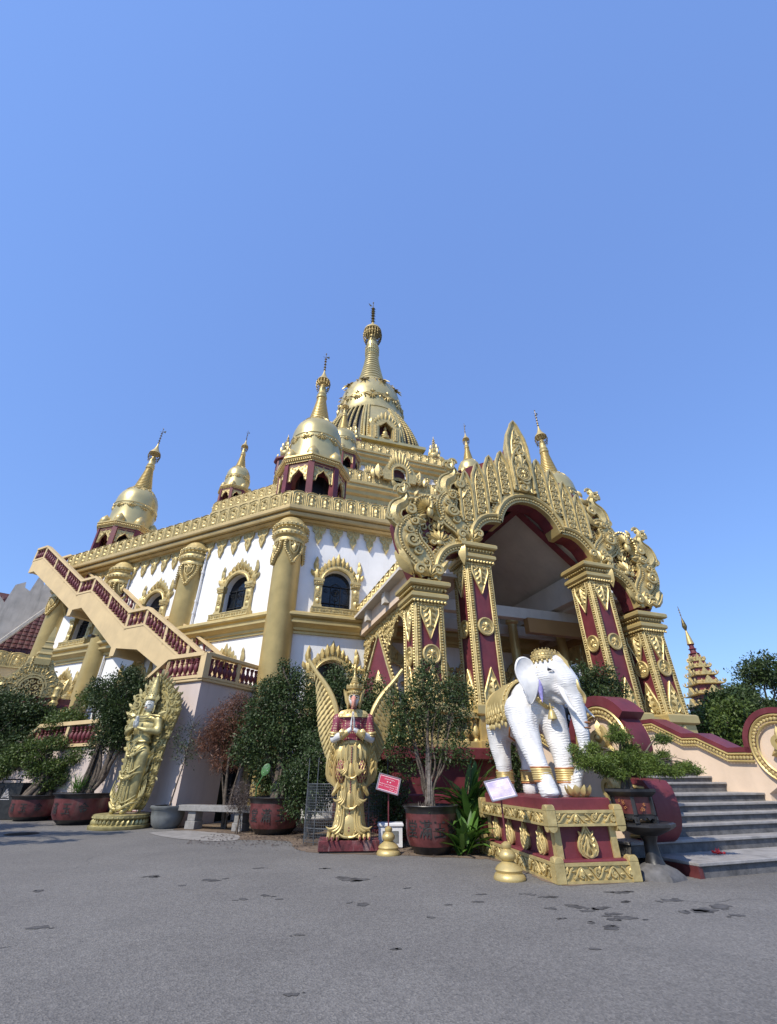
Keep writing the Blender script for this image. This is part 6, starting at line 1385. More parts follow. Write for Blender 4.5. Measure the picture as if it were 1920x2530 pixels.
# body shell for the cloth
def shell(x0, x1, a0, a1, off, mat_, nm, hem=False, nx=26, na=40):
    g = MB(); vs = []
    for i in range(nx + 1):
        x = x0 + (x1 - x0) * i / nx; q = (x + .3) / 1.32
        ry = .60 * math.sqrt(max(.05, 1 - (q * .82) ** 2)) + off; rz_ = (.62 * math.sqrt(max(.05, 1 - (q * .72) ** 2))) + off
        for j in range(na + 1):
            a = R(a0 + (a1 - a0) * j / na); drop = 0
            if hem and (j < 2 or j > na - 2): drop = .06 * abs(math.sin(x * 9))
            vs.append((x, -ry * math.cos(a) * (1 + (.03 if j in (0, na) else 0)), 1.70 + rz_ * math.sin(a) - drop))
    fs = [[i * (na + 1) + j, (i + 1) * (na + 1) + j, (i + 1) * (na + 1) + j + 1, i * (na + 1) + j + 1] for i in range(nx) for j in range(na)]
    g.add(vs, fs); return g, vs, na
g, vs, na = shell(-1.12, .28, -18, 198, .045, 'gold', 'cloth', True)
for j in (0,):
    for i in range(0, 26):
        a = vs[i * (na + 1)]; b = vs[(i + 1) * (na + 1)]; g.tube([a, b], .03, 6)
for i in (0, 26, 23): g.tube([vs[i * (na + 1) + j] for j in range(0, na + 1)], .028, 6)
for i in range(3, 26, 3):
    p = vs[i * (na + 1)]; g.at(p[0], p[1] - .01, p[2]); g.curl(0, .07, .085, 90, 1.4, 1 if i % 2 else -1, .028, -.01, 9); g.leaf(0, -.02, -90, .14, .12, .04, 0); 
    g.at(p[0], p[1] + .0, p[2] + .12); g.leaf(0, .0, 80, .3, .07, .03, -.01); g.leaf(.08, -.02, 95, .2, .06, .03, -.01)
g.at(0, 0, 0)
for k in range(20): q = vs[24 * (na + 1) + 2 * k]; g.bead(q[0] + .02, q[1] * 1.03, q[2] + .01, .025)
part('saddle_cloth', g, 'gold', el)
def ring(g, c, r, t, ax=None, n=20):
    ax = Vector(ax or (0, 0, 1)).normalized(); u = ax.cross(Vector((0, 1, .2))).normalized(); v = ax.cross(u); g.tube([tuple(Vector(c) + (u * math.cos(k * 2 * math.pi / n) + v * math.sin(k * 2 * math.pi / n)) * r) for k in range(n + 1)], t, 6)
for (x, y, z, r, ax) in ((-1.03, -.285, .34, .185, (0, 0, 1)), (-.9, .275, .34, .185, (0, 0, 1)), (1.17, -.42, .38, .18, (-.35, 0, 1)), (.95, .2, .36, .18, (-.2, .1, 1))):
    g = MB(); a = Vector(ax).normalized()
    for k in range(5): ring(g, Vector((x, y, z)) + a * (k - 2) * .042, r - .005 + (.006 if k in (0, 4) else 0), .027)
    part('anklet', g, 'gold', el)
g = MB()
for (x, y, z, r, ax) in ((-1.03, -.285, .34, .185, (0, 0, 1)), (-.9, .275, .34, .185, (0, 0, 1)), (1.17, -.42, .38, .18, (-.35, 0, 1)), (.95, .2, .36, .18, (-.2, .1, 1))):
    a = Vector(ax).normalized()
    for k in (-2.8, 2.8): ring(g, Vector((x, y, z)) + a * k * .045, r + .004, .018)
for (x, y, z, r) in ((1.33, .57, 1.2, .135), (1.32, .59, 1.3, .14), (1.29, .40, .56, .112), (1.30, .42, .63, .116)): ring(g, (x, y, z), r, .016)
# neck strap
pts = [tuple(Vector((.62, .12, 1.98)) + Vector((.35 * math.sin(R(a)) * .35 + .02 + .25 * math.sin(R(a)) ** 2 * (1 if math.sin(R(a)) < 0 else 0), -.47 * math.cos(R(a)), .42 * math.sin(R(a)))) ) for a in range(150, 400, 10)]
g.tube([(.28, -.5, 1.45), (.18, -.55, 1.25), (.0, -.5, 1.12), (-.2, -.3, 1.06)], .022, 6)
part('orange_trim', g, 'orange', el)
g = MB(); ring(g, (.68, .15, 2.03), .42, .038, (.86, .40, .32), 26); ring(g, (.71, .16, 2.04), .41, .03, (.86, .40, .32), 26)
for k in range(30):
    ax_ = Vector((.86, .40, .32)).normalized(); u_ = ax_.cross(Vector((0, 1, .2))).normalized(); v_ = ax_.cross(u_); p_ = Vector((.72, .17, 2.05)) + (u_ * math.cos(k * .2094) + v_ * math.sin(k * .2094)) * .43; g.bead(*p_, .028)
g.at(.97, .12, 1.40); g.lathe([(.10, 0), (.095, .04), (.07, .12), (.05, .17), (.015, .2)], 16); g.ball(0, 0, -.01, .03); g.tube([(0, 0, .18), (-.02, 0, .32)], .015, 5); part('bell', g, 'gold', el)
# crown cap, brow plaque and trunk plaque
g = MB()
for sg in (-1, 1):
    c = Vector(hp(.04, sg * .13, .30)); g.at(*c, rz=30); g.ball(0, 0, .055, .28, .245, .215, 18)
    for z_, k_ in ((.02, 1.), (.10, .96), (.17, .84), (.225, .6)):
        g.tube([(.283 * k_ * math.cos(R(a)), .25 * k_ * math.sin(R(a)), z_) for a in range(0, 361, 20)], .012, 5)
        for k in range(int(22 * k_)): a = k * 360 / int(22 * k_); g.bead(.287 * k_ * math.cos(R(a)), .253 * k_ * math.sin(R(a)), z_ + .035, .017)
    for k in range(16): a = k * 22.5; g.bead(.29 * math.cos(R(a)), .255 * math.sin(R(a)), -.03, .03, sz=1.5)
g.at(0, 0, 0)
def onface(f, r, z, q=.0): return hp(f, r, z)
g.tube([onface(.34, 0, .38), onface(.47, 0, .18), onface(.56, 0, -.02)], [.10, .13, .05], 10, .35)
for k in range(12): q = k / 11; g.bead(*onface(.30 + .28 * q, .12 * math.sin(math.pi * q) + .02, .40 - .45 * q), .02); g.bead(*onface(.30 + .28 * q, -.12 * math.sin(math.pi * q) - .02, .40 - .45 * q), .02)
T = [onface(.58, 0, -.08), onface(.64, 0, -.2), onface(.66, .0, -.36), (1.42, .68, 1.80), (1.44, .66, 1.66)]
g.tube(smooth3(T, 3), [.02, .04, .06, .075, .085, .09, .09, .085, .08, .07, .055, .035, .01], 12, .5)
part('gilt_cap', g, 'gold', el)
for sg in (-1, 1):
    g = MB(); T = smooth3([hp(.34, sg * .17, -.28), hp(.46, sg * .25, -.5), hp(.58, sg * .29, -.72), hp(.74, sg * .30, -.9)], 3); g.tube(T, [.062, .06, .056, .052, .047, .042, .036, .03, .02, .006], 10); part('tusk', g, 'ewhite', el)
    g = MB(); c = hp(.26, sg * .325, .06); g.ball(*c, .045, n=10); part('eye', g, 'iron', el)
    g = MB(); c = Vector(c)
    for dz, r in ((.05, .018), (-.045, .016), (.085, .012)): g.tube([tuple(c + hd * (-.09) + Vector((0, 0, dz * .2))), tuple(c + hd * 0 + rt * sg * .02 + Vector((0, 0, dz))), tuple(c + hd * .1 + Vector((0, 0, dz * .1 - .02)))], [r * .5, r, r * .5], 6)
    part('eyelid', g, 'ewhite', el)
g = MB(); c = hp(-.02, .36, -.18); g.at(*c); g.lathe([(.0, -.42), (.035, -.3), (.055, -.16), (.06, -.02), (.05, .06), (.02, .12)], 10); part('ear_tassel', g, 'lilac', el)
g = MB(); g.at(*hp(-.0, .36, -.02)); g.ball(0, 0, 0, .05); g.ball(0, 0, .09, .045); g.ball(0, 0, .16, .035); part('ear_ring', g, 'gold', el)
# ------------------------------------------------------------ glazed pots
def pot(name, loc, r, h, label, chars=None, rz=0, group='glazed pots with ink characters', flare=1.12):
    e = root(name, loc, rz, label, 'plant pot', group); k = h
    g = MB()
    body = [(.66 * r, 0), (.70 * r, .03 * k), (.72 * r, .05 * k), (.88 * r, .17 * k), (.97 * r, .32 * k), (1.0 * r, .5 * k), (1.0 * r, .68 * k), (1.02 * r, .84 * k)]
    lo = [p for p in body if p[1] <= .18 * k]
    g.lathe(body[3:], 40, cap=False); b_ = part('body', g, 'pot', e, smooth=60)
    g = MB(); g.lathe(body[:4], 40, cap=False); part('foot_band', g, 'black', e, smooth=60)
    g = MB(); g.lathe([(1.02 * r, .83 * k), (1.04 * r, .9 * k), (1.0 * flare * r, .965 * k), (1.03 * flare * r, .985 * k), (1.02 * flare * r, 1.0 * k), (.95 * flare * r, 1.0 * k), (.92 * r, .9 * k)], 40, cap=False); part('rim', g, 'black', e, smooth=60)
    g = MB(); g.lathe([(.93 * r, .89 * k), (.5 * r, .93 * k), (.05, .95 * k)], 24, cap=False); part('potting_soil', g, 'soil', e, smooth=0)
    if chars:
        for ch, a in chars:
            v, f = text_mb(ch, .33 * k); g = MB(); a = R(a)
            for x, y, z in v:
                zz = .5 * k + y * 1.15; rr = r * 1.008 + .004 - (.02 * r if zz < .33 * k else 0); aa = a + x / r; g.v.append((rr * math.cos(aa), rr * math.sin(aa), zz))
            g.f = f; g.m = [0] * len(f); part('ink_character', g, 'ink', b_, smooth=0)
    return e
pot('pot', (1.02, 12.95, 0), .60, .95, 'red glazed pot with black rim right of the small red sign', [('玉', -75), ('滿', -107), ('堂', -140), ('金', -42)])
pot('pot', (-3.62, 17.05, 0), .80, .98, 'red glazed pot with black rim at the right end of the stone bench', [('玉', -66), ('滿', -98), ('堂', -130), ('金', -34)])
pot('pot', (-11.75, 20.3, 0), .95, 1.0, 'large red glazed pot beside the standing deity statue', [('金', -56), ('玉', -90), ('滿', -122)])
pot('pot', (-14.6, 21.9, 0), .86, .88, 'wide red glazed pot next to the black bin', [('金', -50), ('玉', -84), ('滿', -118)])
e = root('sapling_pot', (-7.75, 18.75, 0), 0, 'round grey clay pot between the deity statue and the bench', 'plant pot')
g = MB(); g.lathe([(.36, 0), (.48, .12), (.54, .35), (.55, .55), (.62, .60), (.62, .66), (.5, .66)], 30, cap=False); part('body', g, 'greypot', e, smooth=60); g = MB(); g.lathe([(.52, .58), (.02, .6)], 20, cap=False); part('potting_soil', g, 'soil', e)
# hexagonal bonsai pot on its pedestal
st_ = root('stone_pedestal', (4.78, 10.05, 0), 15, 'dark stone pedestal table under the six-sided bonsai pot', 'pedestal')
g = MB(); g.at(.02, 0, 0); g.lathe([(.17, .2), (.13, .3), (.11, .5), (.17, .66)], 12, .3); part('stem', g, 'black', st_, smooth=40)
g = MB(); g.lathe([(.46, 0), (.45, .05), (.34, .14), (.16, .21)], 6, .3); part('foot', g, 'riser', st_, smooth=40)
g = MB(); g.lathe([(.22, .62), (.46, .72), (.52, .76), (.52, .80), (.48, .82)], 8, .2); part('table_top', g, 'black', st_, smooth=20)
hx = root('hexagonal_pot', (4.62, 10.02, .82), 8, 'six-sided black framed red bonsai pot on the stone pedestal', 'plant pot')
g = MB()
g.lathe([(.36, .08), (.37, .13), (.33, .14)], 6, 0); g.lathe([(.40, .40), (.46, .44), (.50, .48), (.50, .52), (.43, .52), (.40, .45)], 6, 0, cap=False)
for k in range(6):
    a = R(60 * k); g.at(.36 * math.cos(a), .36 * math.sin(a), 0, rz=60 * k); g.box(-.035, .03, -.03, .03, .12, .42); g.leaf(0, .12, -90, .14, .12, .05); g.box(-.04, .04, -.04, .04, 0, .1)
    a2 = R(60 * k + 30); g.at(.33 * math.cos(a2), .33 * math.sin(a2), 0, rz=60 * k + 120); g.slab([(-.16, .11), (-.16, .05), (-.1, .07), (-.05, .04), (0, .09), (.05, .04), (.1, .07), (.16, .05), (.16, .11)], -.02, .02)
part('black_frame', g, 'black', hx, smooth=20)
g = MB(); g.lathe([(.345, .12), (.375, .42)], 6, 0, cap=False); g.k = 1
for k in range(6):
    a2 = R(60 * k + 30); g.at(.325 * math.cos(a2), .325 * math.sin(a2), .27, rz=60 * k + 120)
    for q in range(5): g.curl(random.Random(k * 9 + q).uniform(-.08, .08), random.Random(k * 7 + q).uniform(-.07, .07), .03, q * 50, 1.1, 1, .005, .0, 7)
part('red_panels', g, ['pot', 'orange'], hx, smooth=0)
g = MB(); g.lathe([(.4, .47), (.02, .5)], 6, 0, cap=False); part('potting_soil', g, 'soil', hx)
# ------------------------------------------------------------ small signs
def signpost(loc, rz, label, plate, tilt, lean, wd, ht, zc, seed):
    e = root('information_sign', loc, rz, label, 'sign', 'small signs on gilt turned bases')
    g = MB(); g.lathe([(.27, 0), (.28, .03), (.25, .08), (.22, .1), (.24, .14), (.2, .19), (.12, .24), (.1, .26), (.145, .3), (.15, .35), (.11, .4), (.07, .43), (.09, .46), (.085, .5), (.02, .54)], 26); part('turned_base', g, 'gold', e, smooth=50)
    g = MB(); g.tube([(0, 0, .5), (0, 0, zc - .05)], .017, 8); g.tube([(0, 0, zc - .16), (-.16, .02, zc - .08)], .008, 5); g.tube([(0, 0, zc - .16), (.16, .02, zc - .08)], .008, 5); part('pole', g, 'maroon', e)
    pe = root('x', (0, 0, 0), 0, 'x', 'x'); bpy.data.objects.remove(pe)
    g = MB(); g.at(0, -.02, zc, rx=-tilt, ry=lean)
    g.box(-wd, wd, 0, .015, -ht, ht, k=0)
    for a, b, c, d in ((-wd, wd, ht - .018, ht + .006), (-wd, wd, -ht - .006, -ht + .018)): g.box(a, b, -.012, .0, c, d, k=1)
    for a, b in ((-wd - .006, -wd + .018), (wd - .018, wd + .006)): g.box(a, b, -.012, .0, -ht, ht, k=1)
    q = .82; 
    for a, b, c, d in ((-wd * .88, wd * .88, ht * .80, ht * .84), (-wd * .88, wd * .88, -ht * .84, -ht * .80), (-wd * .88, -wd * .86, -ht * .84, ht * .84), (wd * .86, wd * .88, -ht * .84, ht * .84)): g.box(a, b, -.003, 0, c, d, k=2)
    rnd = random.Random(seed); x = -wd * .45
    while x < wd * .45: g.tube([(x, -.004, ht * .5), (x + .01, -.004, ht * (.5 + rnd.uniform(.05, .12))), (x + .018, -.004, ht * (.5 - rnd.uniform(0, .08)))], .003, 4, k=2); x += .024
    for x in (-.035, .035): g.curl(x, ht * .2, .016, 0, 1, 1, .004, -.002, 6, k=2); g.rim([(x - .02, ht * .2), (x + .02, ht * .25)], .003, -.003, 4, k=2); g.rim([(x, ht * .08), (x + .01, ht * .32)], .003, -.003, 4, k=2)
    for row, (xa, xb) in enumerate(((-.8, .8), (-.8, .8), (.2, .8))):
        x = xa * wd
        while x < xb * wd:
            z = ht * (-.12 - row * .25); 
            if rnd.random() > .12: g.tube([(x, -.003, z - .012), (x + rnd.uniform(-.006, .006), -.003, z + .012), (x + .012, -.003, z + rnd.uniform(-.012, .012))], .0028, 4, k=2)
            x += .024
    part('plate', g, [plate, 'frame', 'paper'], e, smooth=0)
signpost((0.0, 12.72, 0), 0, 'small red sign on a gilt turned base beside the winged statue', 'signred', 38, 14, .27, .22, 1.38, 1)
signpost((2.12, 9.9, 0), 6, 'small faded lilac sign on a gilt turned base before the elephant plinth', 'signwhite', 38, -10, .25, .20, 1.34, 2)
# ------------------------------------------------------------ stone bench
bn = root('stone_bench', (-5.75, 18.05, 0), -22, 'grey stone slab bench between the grey pot and the red pot', 'bench')
g = MB(); g.box(-1.55, 1.6, -.27, .27, .52, .69, .012); part('seat', g, 'stone', bn, smooth=0)
for x in (-.98, .98):
    g = MB(); g.box(x - .2, x + .2, -.2, .2, 0, .24, .015); g.box(x - .16, x + .16, -.18, .18, .24, .52, .01); part('leg', g, 'stone', bn, smooth=0)
# ------------------------------------------------------------ litter bin
bi = root('litter_bin', (-16.3, 22.3, 0), 8, 'black litter bin with a white emblem at the left picture edge', 'bin')
g = MB(); g.box(-.65, .72, -.35, .35, 0, 1.3, .02); part('body', g, 'bin', bi, smooth=0)
g = MB(); g.tube([(-.3, 0, 1.3), (-.3, 0, 1.42), (.4, 0, 1.42), (.4, 0, 1.3)], .03, 6); g.box(-.7, .0, -.37, -.34, .85, 1.2, k=0); part('top_handle', g, 'iron', bi)
g = MB()
for k in range(7): g.tube(smooth3([(.06 + k * .012, -.358, .78 + k * .04), (.2, -.358, .80 + k * .05), (.36 - k * .028, -.358, .76 + k * .055)], 3), .008, 4)
for k in range(12): g.box(.05 + k * .028, .07 + k * .028, -.36, -.35, .70, .72)
part('emblem', g, 'paper', bi)
# ------------------------------------------------------------ wire mesh guard behind the statue
wf = root('wire_guard', (-1.1, 14.2, 0), 4, 'ring of dark wire mesh standing behind the winged statue', 'fence')
g = MB(); Rw = 1.15
for k in range(60):
    a = R(180 + k * 3.05); g.tube([(Rw * math.cos(a), .6 + Rw * .55 * math.sin(a), .05), (Rw * math.cos(a), .6 + Rw * .55 * math.sin(a), 1.35)], .004, 3, cap=False)
for j in range(22): g.tube([(Rw * math.cos(R(180 + k * 6)), .6 + Rw * .55 * math.sin(R(180 + k * 6)), .06 + j * .062) for k in range(31)], .004, 3, cap=False)
for j in (.35, .72, 1.36): g.tube([(Rw * math.cos(R(180 + k * 6)), .6 + Rw * .55 * math.sin(R(180 + k * 6)), j) for k in range(31)], .011, 4)
for a in (185, 222, 262, 300, 345): g.tube([(Rw * math.cos(R(a)), .6 + Rw * .55 * math.sin(R(a)), 0), (Rw * math.cos(R(a)), .6 + Rw * .55 * math.sin(R(a)), 2.0)], .014, 5)
part('mesh', g, 'wire', wf)
bx = root('meter_box', (.05, 13.9, 0), 0, 'small pale plastic box on the ground behind the red sign', 'box')
g = MB(); g.box(-.3, .3, -.2, .2, 0, .46, .03); g.box(-.33, .33, -.23, .23, .44, .52, .02); g.box(-.2, .2, -.215, -.2, .12, .36, k=1); part('box', g, ['pipe', 'greypot'], bx)
# ------------------------------------------------------------ guardian figure inside the portico
gu = root('guardian_statue', W(15.6, 19.5, 3.0), 19, 'dark armoured guardian statue seated inside the portico', 'statue')
organic('body', [('e', (0, 0, 1.2), (.38, .28, .45)), ('e', (0, 0, .75), (.42, .35, .25)), ('c', (.2, 0, .7), .17, (.32, -.5, .65), .14), ('c', (-.2, 0, .7), .17, (-.32, -.5, .65), .14), ('c', (.32, -.5, .65), .13, (.3, -.5, .1), .1), ('c', (-.32, -.5, .65), .13, (-.3, -.5, .1), .1), ('c', (.38, 0, 1.45), .14, (.55, -.2, 1.05), .11), ('c', (-.38, 0, 1.45), .14, (-.55, -.2, 1.05), .11), ('c', (.55, -.2, 1.05), .1, (.25, -.4, .95), .08), ('c', (-.55, -.2, 1.05), .1, (-.25, -.4, .95), .08), ('c', (0, 0, 1.6), .1, (0, 0, 1.75), .1), ('e', (0, -.03, 1.85), (.17, .18, .2))], 'black', gu, .035, 4)
g = MB(); g.lathe([(.2, 1.95), (.25, 2.0), (.2, 2.1), (.1, 2.3), (.02, 2.5)], 10)
for s_ in (-1, 1): g.leaf(s_ * .4, 1.45, 90 - s_ * 60, .4, .2, .06, -.1); g.leaf(s_ * .2, 1.95, 90 - s_ * 15, .35, .12, .05, 0)
g.box(-.6, .6, -.65, .5, -.6, .1); part('armour', g, 'dmaroon', gu)
# ------------------------------------------------------------ planting
plant('potted_tree', (1.02, 12.95, .86), 'tall dark shrub with pale gnarled roots in the pot by the red sign', 'tree',
      [(-.6, 0, 1.8, .5), (-.1, 0, 2.9, .45), (.15, .1, 3.25, .38), (.35, 0, 2.5, .5), (.75, .1, 2.8, .4), (.95, 0, 2.2, .4), (-.8, 0, 2.4, .4), (-.3, .2, 2.4, .5), (.85, .1, 1.7, .36), (-.85, .1, 1.25, .36), (0, .2, 2.0, .42), (.45, .2, 1.8, .36), (-.75, 0, 1.6, .3), (.5, -.1, 1.2, .35), (.1, .2, 1.1, .3), (.9, 0, 1.1, .28), (1.1, 0, 2.65, .28), (-.55, .2, .85, .3), (-.2, .3, 1.4, .36)], 13500, .075, 'leaf', 'palebark',
      [(0, 0, 0), (-.05, 0, .4), (.05, 0, .9), (.0, 0, 1.5), (.05, 0, 2.2)], .05, 3, stems=11, gnarl=22, group='shrubs grown in the red pots')
plant('potted_tree', (-3.62, 17.05, .88), 'broad dark shrub spreading over the pot at the end of the bench', 'tree',
      [(-.9, 0, 2.0, .75), (-.3, 0, 3.0, .75), (.6, 0, 2.5, .75), (-.1, .2, 3.8, .55), (-.7, .1, 3.4, .5), (.9, 0, 1.8, .6), (0, -.2, 1.9, .7), (-1.3, 0, 1.4, .5), (1.0, .1, 3.2, .45), (.3, 0, 3.6, .5), (-.3, 0, 4.25, .22), (1.25, 0, 2.5, .4), (-1.1, 0, 2.7, .5), (.3, 0, 1.4, .6), (-.6, 0, 1.1, .5)], 19000, .095, 'leaf', 'bark',
      [(0, 0, 0), (.1, 0, .4), (.0, 0, .9), (.1, 0, 1.6), (0, 0, 2.6)], .13, 5, stems=5, gnarl=10, group='shrubs grown in the red pots')
plant('potted_tree', (-11.75, 20.3, .9), 'leaning twisted tree with braided trunk in the large pot beside the deity', 'tree',
      [(.2, 0, 4.1, .7), (.9, 0, 3.9, .6), (1.7, 0, 3.7, .55), (-.4, 0, 3.6, .7), (.6, 0, 3.1, .75), (.2, 0, 2.4, .7), (1.3, 0, 2.9, .5), (-.2, .2, 1.7, .5), (1.9, 0, 2.6, .3), (.8, 0, 1.9, .5), (-.9, 0, 4.0, .4), (.5, 0, 4.5, .35), (1.1, 0, 2.2, .35), (0, 0, 3.0, .6), (.6, 0, 2.2, .5)], 20000, .10, 'leaf', 'bark',
      [(0, 0, 0), (.35, 0, .5), (.5, 0, 1.1), (.5, 0, 1.9), (.5, 0, 3.0)], .13, 7, stems=4, gnarl=16, group='shrubs grown in the red pots')
plant('potted_tree', (-14.6, 21.9, .78), 'low bright green bonsai with layered pads in the pot next to the bin', 'tree',
      [(-1.6, 0, 1.3, .55, .35), (-.6, 0, 1.4, .6, .4), (.3, 0, 1.1, .6, .38), (1.1, 0, 1.5, .5, .35), (-.1, 0, 2.0, .6, .35), (-1.0, 0, 1.9, .5, .3), (-1.7, .1, 1.7, .5, .3), (-.4, .1, 1.0, .6, .4), (.7, 0, .7, .35, .25), (-1.9, 0, .9, .4, .25), (.1, 0, .45, .45, .3)], 13000, .10, 'leaf2', 'bark',
      [(0, 0, 0), (-.15, 0, .25), (.1, 0, .5), (-.1, 0, .9)], .26, 9, gnarl=8, twigs=1, group='shrubs grown in the red pots')
plant('wall_shrub', (-14.2, 23.2, 0), 'light green cloud-pruned tree rising behind the pots on the left', 'tree',
      [(0, 0, 4.8, .9, .5), (1.2, 0, 4.2, .8, .45), (-1.1, 0, 3.8, 1.0, .55), (.9, 0, 3.3, .8, .5), (-.3, .2, 3.1, .9, .6), (.4, 0, 2.5, .8, .6)], 13000, .12, 'leaf2', 'bark', [(0, 0, 0), (.3, 0, 1.8), (.2, 0, 3.2), (0, 0, 4.2)], .11, 12)
plant('wall_shrub', (-19.2, 23.6, 0), 'dense dark shrub filling the left picture edge behind the bin', 'bush',
      crown(31, 16, 0, 0, 3.4, 3.0, 1, 2.7, .8, 1.2), 24000, .14, 'leaf', 'bark', [(0, 0, 0), (0, 0, 2)], .12, 13)
plant('wall_shrub', (-17.2, 24.2, 0), 'dark shrub tops crowding over the gilt shrine base', 'bush',
      crown(33, 13, 0, 0, 3.2, 2.6, .8, 1.9, .7, 1.0), 20000, .13, 'leaf', 'bark', [(0, 0, 0), (0, 0, 2)], .1, 14)
plant('rust_shrub', (-6.1, 18.6, 0), 'rust-tinged feathery shrub beside the staircase wall', 'bush',
      [(-.2, .3, 3.4, .75), (.5, .3, 2.9, .8), (-.7, .2, 2.7, .55), (.9, .3, 3.7, .6), (-.1, .2, 2.1, .5), (.2, .3, 4.1, .4), (-.3, .3, 2.9, .6), (.5, .3, 2.2, .5)], 16000, .13, 'leafred', 'bark', [(.4, 0, 0), (.3, 0, 1), (.2, 0, 2.4)], .07, 15, aspect=.16, stems=3)
plant('dark_shrub', (-5.3, 19.2, 0), 'tall black-green shrub against the dark doorway', 'bush',
      crown(35, 10, .3, 0, 3.2, 1.3, .8, 1.9, .6, .8), 10000, .11, 'leaf', 'bark', [(0, 0, 0), (.2, 0, 2)], .1, 16)
plant('round_shrub', (-1.45, 16.6, 0), 'rounded dark shrub rising straight behind the winged statue', 'bush',
      crown(36, 14, 0, 0, 3.4, 1.55, 1.1, 1.8, .6, .85), 17000, .095, 'leaf', 'bark', [(0, 0, 0), (0, 0, 2.4)], .12, 17, stems=3)
plant('dark_shrub', (-2.3, 15.6, 0), 'low dark shrub behind the left wing of the statue', 'bush',
      crown(37, 9, -.2, 0, 1.7, 1.0, .7, 1.3, .45, .7), 8000, .09, 'leaf', 'bark', [(0, 0, 0), (0, 0, 1)], .06, 18, stems=3)
plant('dark_shrub', (-.1, 14.6, 0), 'low dark shrub between the statue and the right-hand pot', 'bush',
      crown(38, 8, .1, .2, 1.0, .75, .5, 1.0, .35, .5), 5000, .08, 'leaf', 'bark', [(0, 0, 0), (0, 0, .6)], .04, 19, stems=3)
plant('dry_plant', (-4.75, 17.0, .0), 'small dry greyish heather-like plant beside the bench end', 'plant',
      [(0, 0, 1.05, .40), (.15, -.1, .85, .3), (-.2, 0, .8, .28)], 3500, .07, 'leafdry', 'bark', [(0, 0, 0), (0, 0, .5)], .03, 20, stems=4, aspect=.18)
plant('dark_shrub', (*W(8.0, 13.2)[:2], 0), 'dark undergrowth seen between the legs of the elephant', 'bush',
      crown(41, 12, .9, .3, 1.35, 1.7, .5, 1.5, .4, .6), 12000, .09, 'leaf', 'bark', [(0, 0, 0), (0, 0, 1)], .05, 24, stems=3)
plant('dark_shrub', (-3.9, 19.0, 0), 'black-green thicket hiding the foot of the great gold column', 'bush',
      crown(42, 14, .2, .3, 2.4, 2.0, .8, 2.4, .6, .9), 16000, .11, 'leaf', 'bark', [(0, 0, 0), (0, 0, 2)], .08, 25, stems=3)
plant('dark_shrub', (.3, 16.4, 0), 'dark leafy shrub in front of the maroon platform corner', 'bush',
      crown(43, 9, -.2, 0, 2.2, 1.0, .6, 1.9, .5, .7), 9000, .1, 'leaf', 'bark', [(0, 0, 0), (0, 0, 2)], .06, 26, stems=3)
# portico plants
plant('porch_tree', (*W(12.6, 13.6)[:2], 0), 'dark leafy shrub behind the head of the white elephant', 'tree',
      crown(39, 11, 0, 0, 4.1, 1.15, .7, 1.7, .4, .6), 8500, .10, 'leaf', 'bark', [(0, 0, 0), (0, 0, 3.6)], .06, 21, stems=2)
plant('porch_tree', (*W(13.9, 10.9)[:2], 0) if False else (*W(8.2, 12.9)[:2], 0), 'leafy shrub growing before the gold balustrade left of the elephant', 'tree',
      [(-.2, 0, 2.2, .45), (.3, 0, 1.7, .4), (.1, 0, 2.9, .35)], 3200, .09, 'leaf', 'bark', [(0, 0, 0), (0, 0, 2.0)], .05, 22, stems=2)
plant('unseen_shade_tree', (-17.8, 11.0, 0), 'unseen tree added outside the left edge so that its shade falls on the asphalt', 'tree',  # unseen tree added; its branches are laid out to shade the asphalt
      [(0, 0, 6.5, 1.6, 1.1), (-1.5, 1.5, 7.2, 1.5, 1), (1.2, -2.2, 6.2, 1.3, .9), (.3, -3.8, 5.8, 1.0, .7), (5.0, 1.2, 6.6, .45, .3), (4, 1.1, 6.6, .6, .3), (3, 1, 6.6, .7, .4), (2, .8, 6.6, .8, .5), (4.8, -.6, 6.3, .4, .25), (3.9, -.8, 6.2, .5, .3), (2.9, -1, 6.1, .6, .3), (-.5, 2.8, 7, 1.4, 1), (1.6, .6, 6.6, 1.0, .8)], 16000, .22, 'leaf', 'bark', [(0, 0, 0), (.1, 0, 3), (0, 0, 6)], .2, 29)
# right-hand background trees
for (x, y, zc, rx, rz_, lab, lm, sd) in ((15.5, 22.5, 3.3, 1.7, 2.3, 'bright mid-green tree just right of the outer portico pillar', 'leaf2', 51), (19.5, 24.5, 4.6, 2.6, 2.9, 'tall open dark tree at the right picture edge', 'leaf', 52), (17.6, 23.4, 3.8, 2.0, 2.4, 'dark dense tree between the pagoda and the far wall scroll', 'leaf', 53), (22.5, 25.5, 4.0, 2.4, 2.6, 'dark tree rising above the far stair wall scroll', 'leaf', 54)):
    plant('background_tree', (x, y, 0), lab, 'tree', crown(sd, 15, 0, 0, zc, rx, rx * .7, rz_, .6, 1.1), 20000, .16, lm, 'bark', [(0, 0, 0), (.1, 0, zc * .6), (0, 0, zc)], .14, sd, group='trees beyond the stair wall', shell=.4)
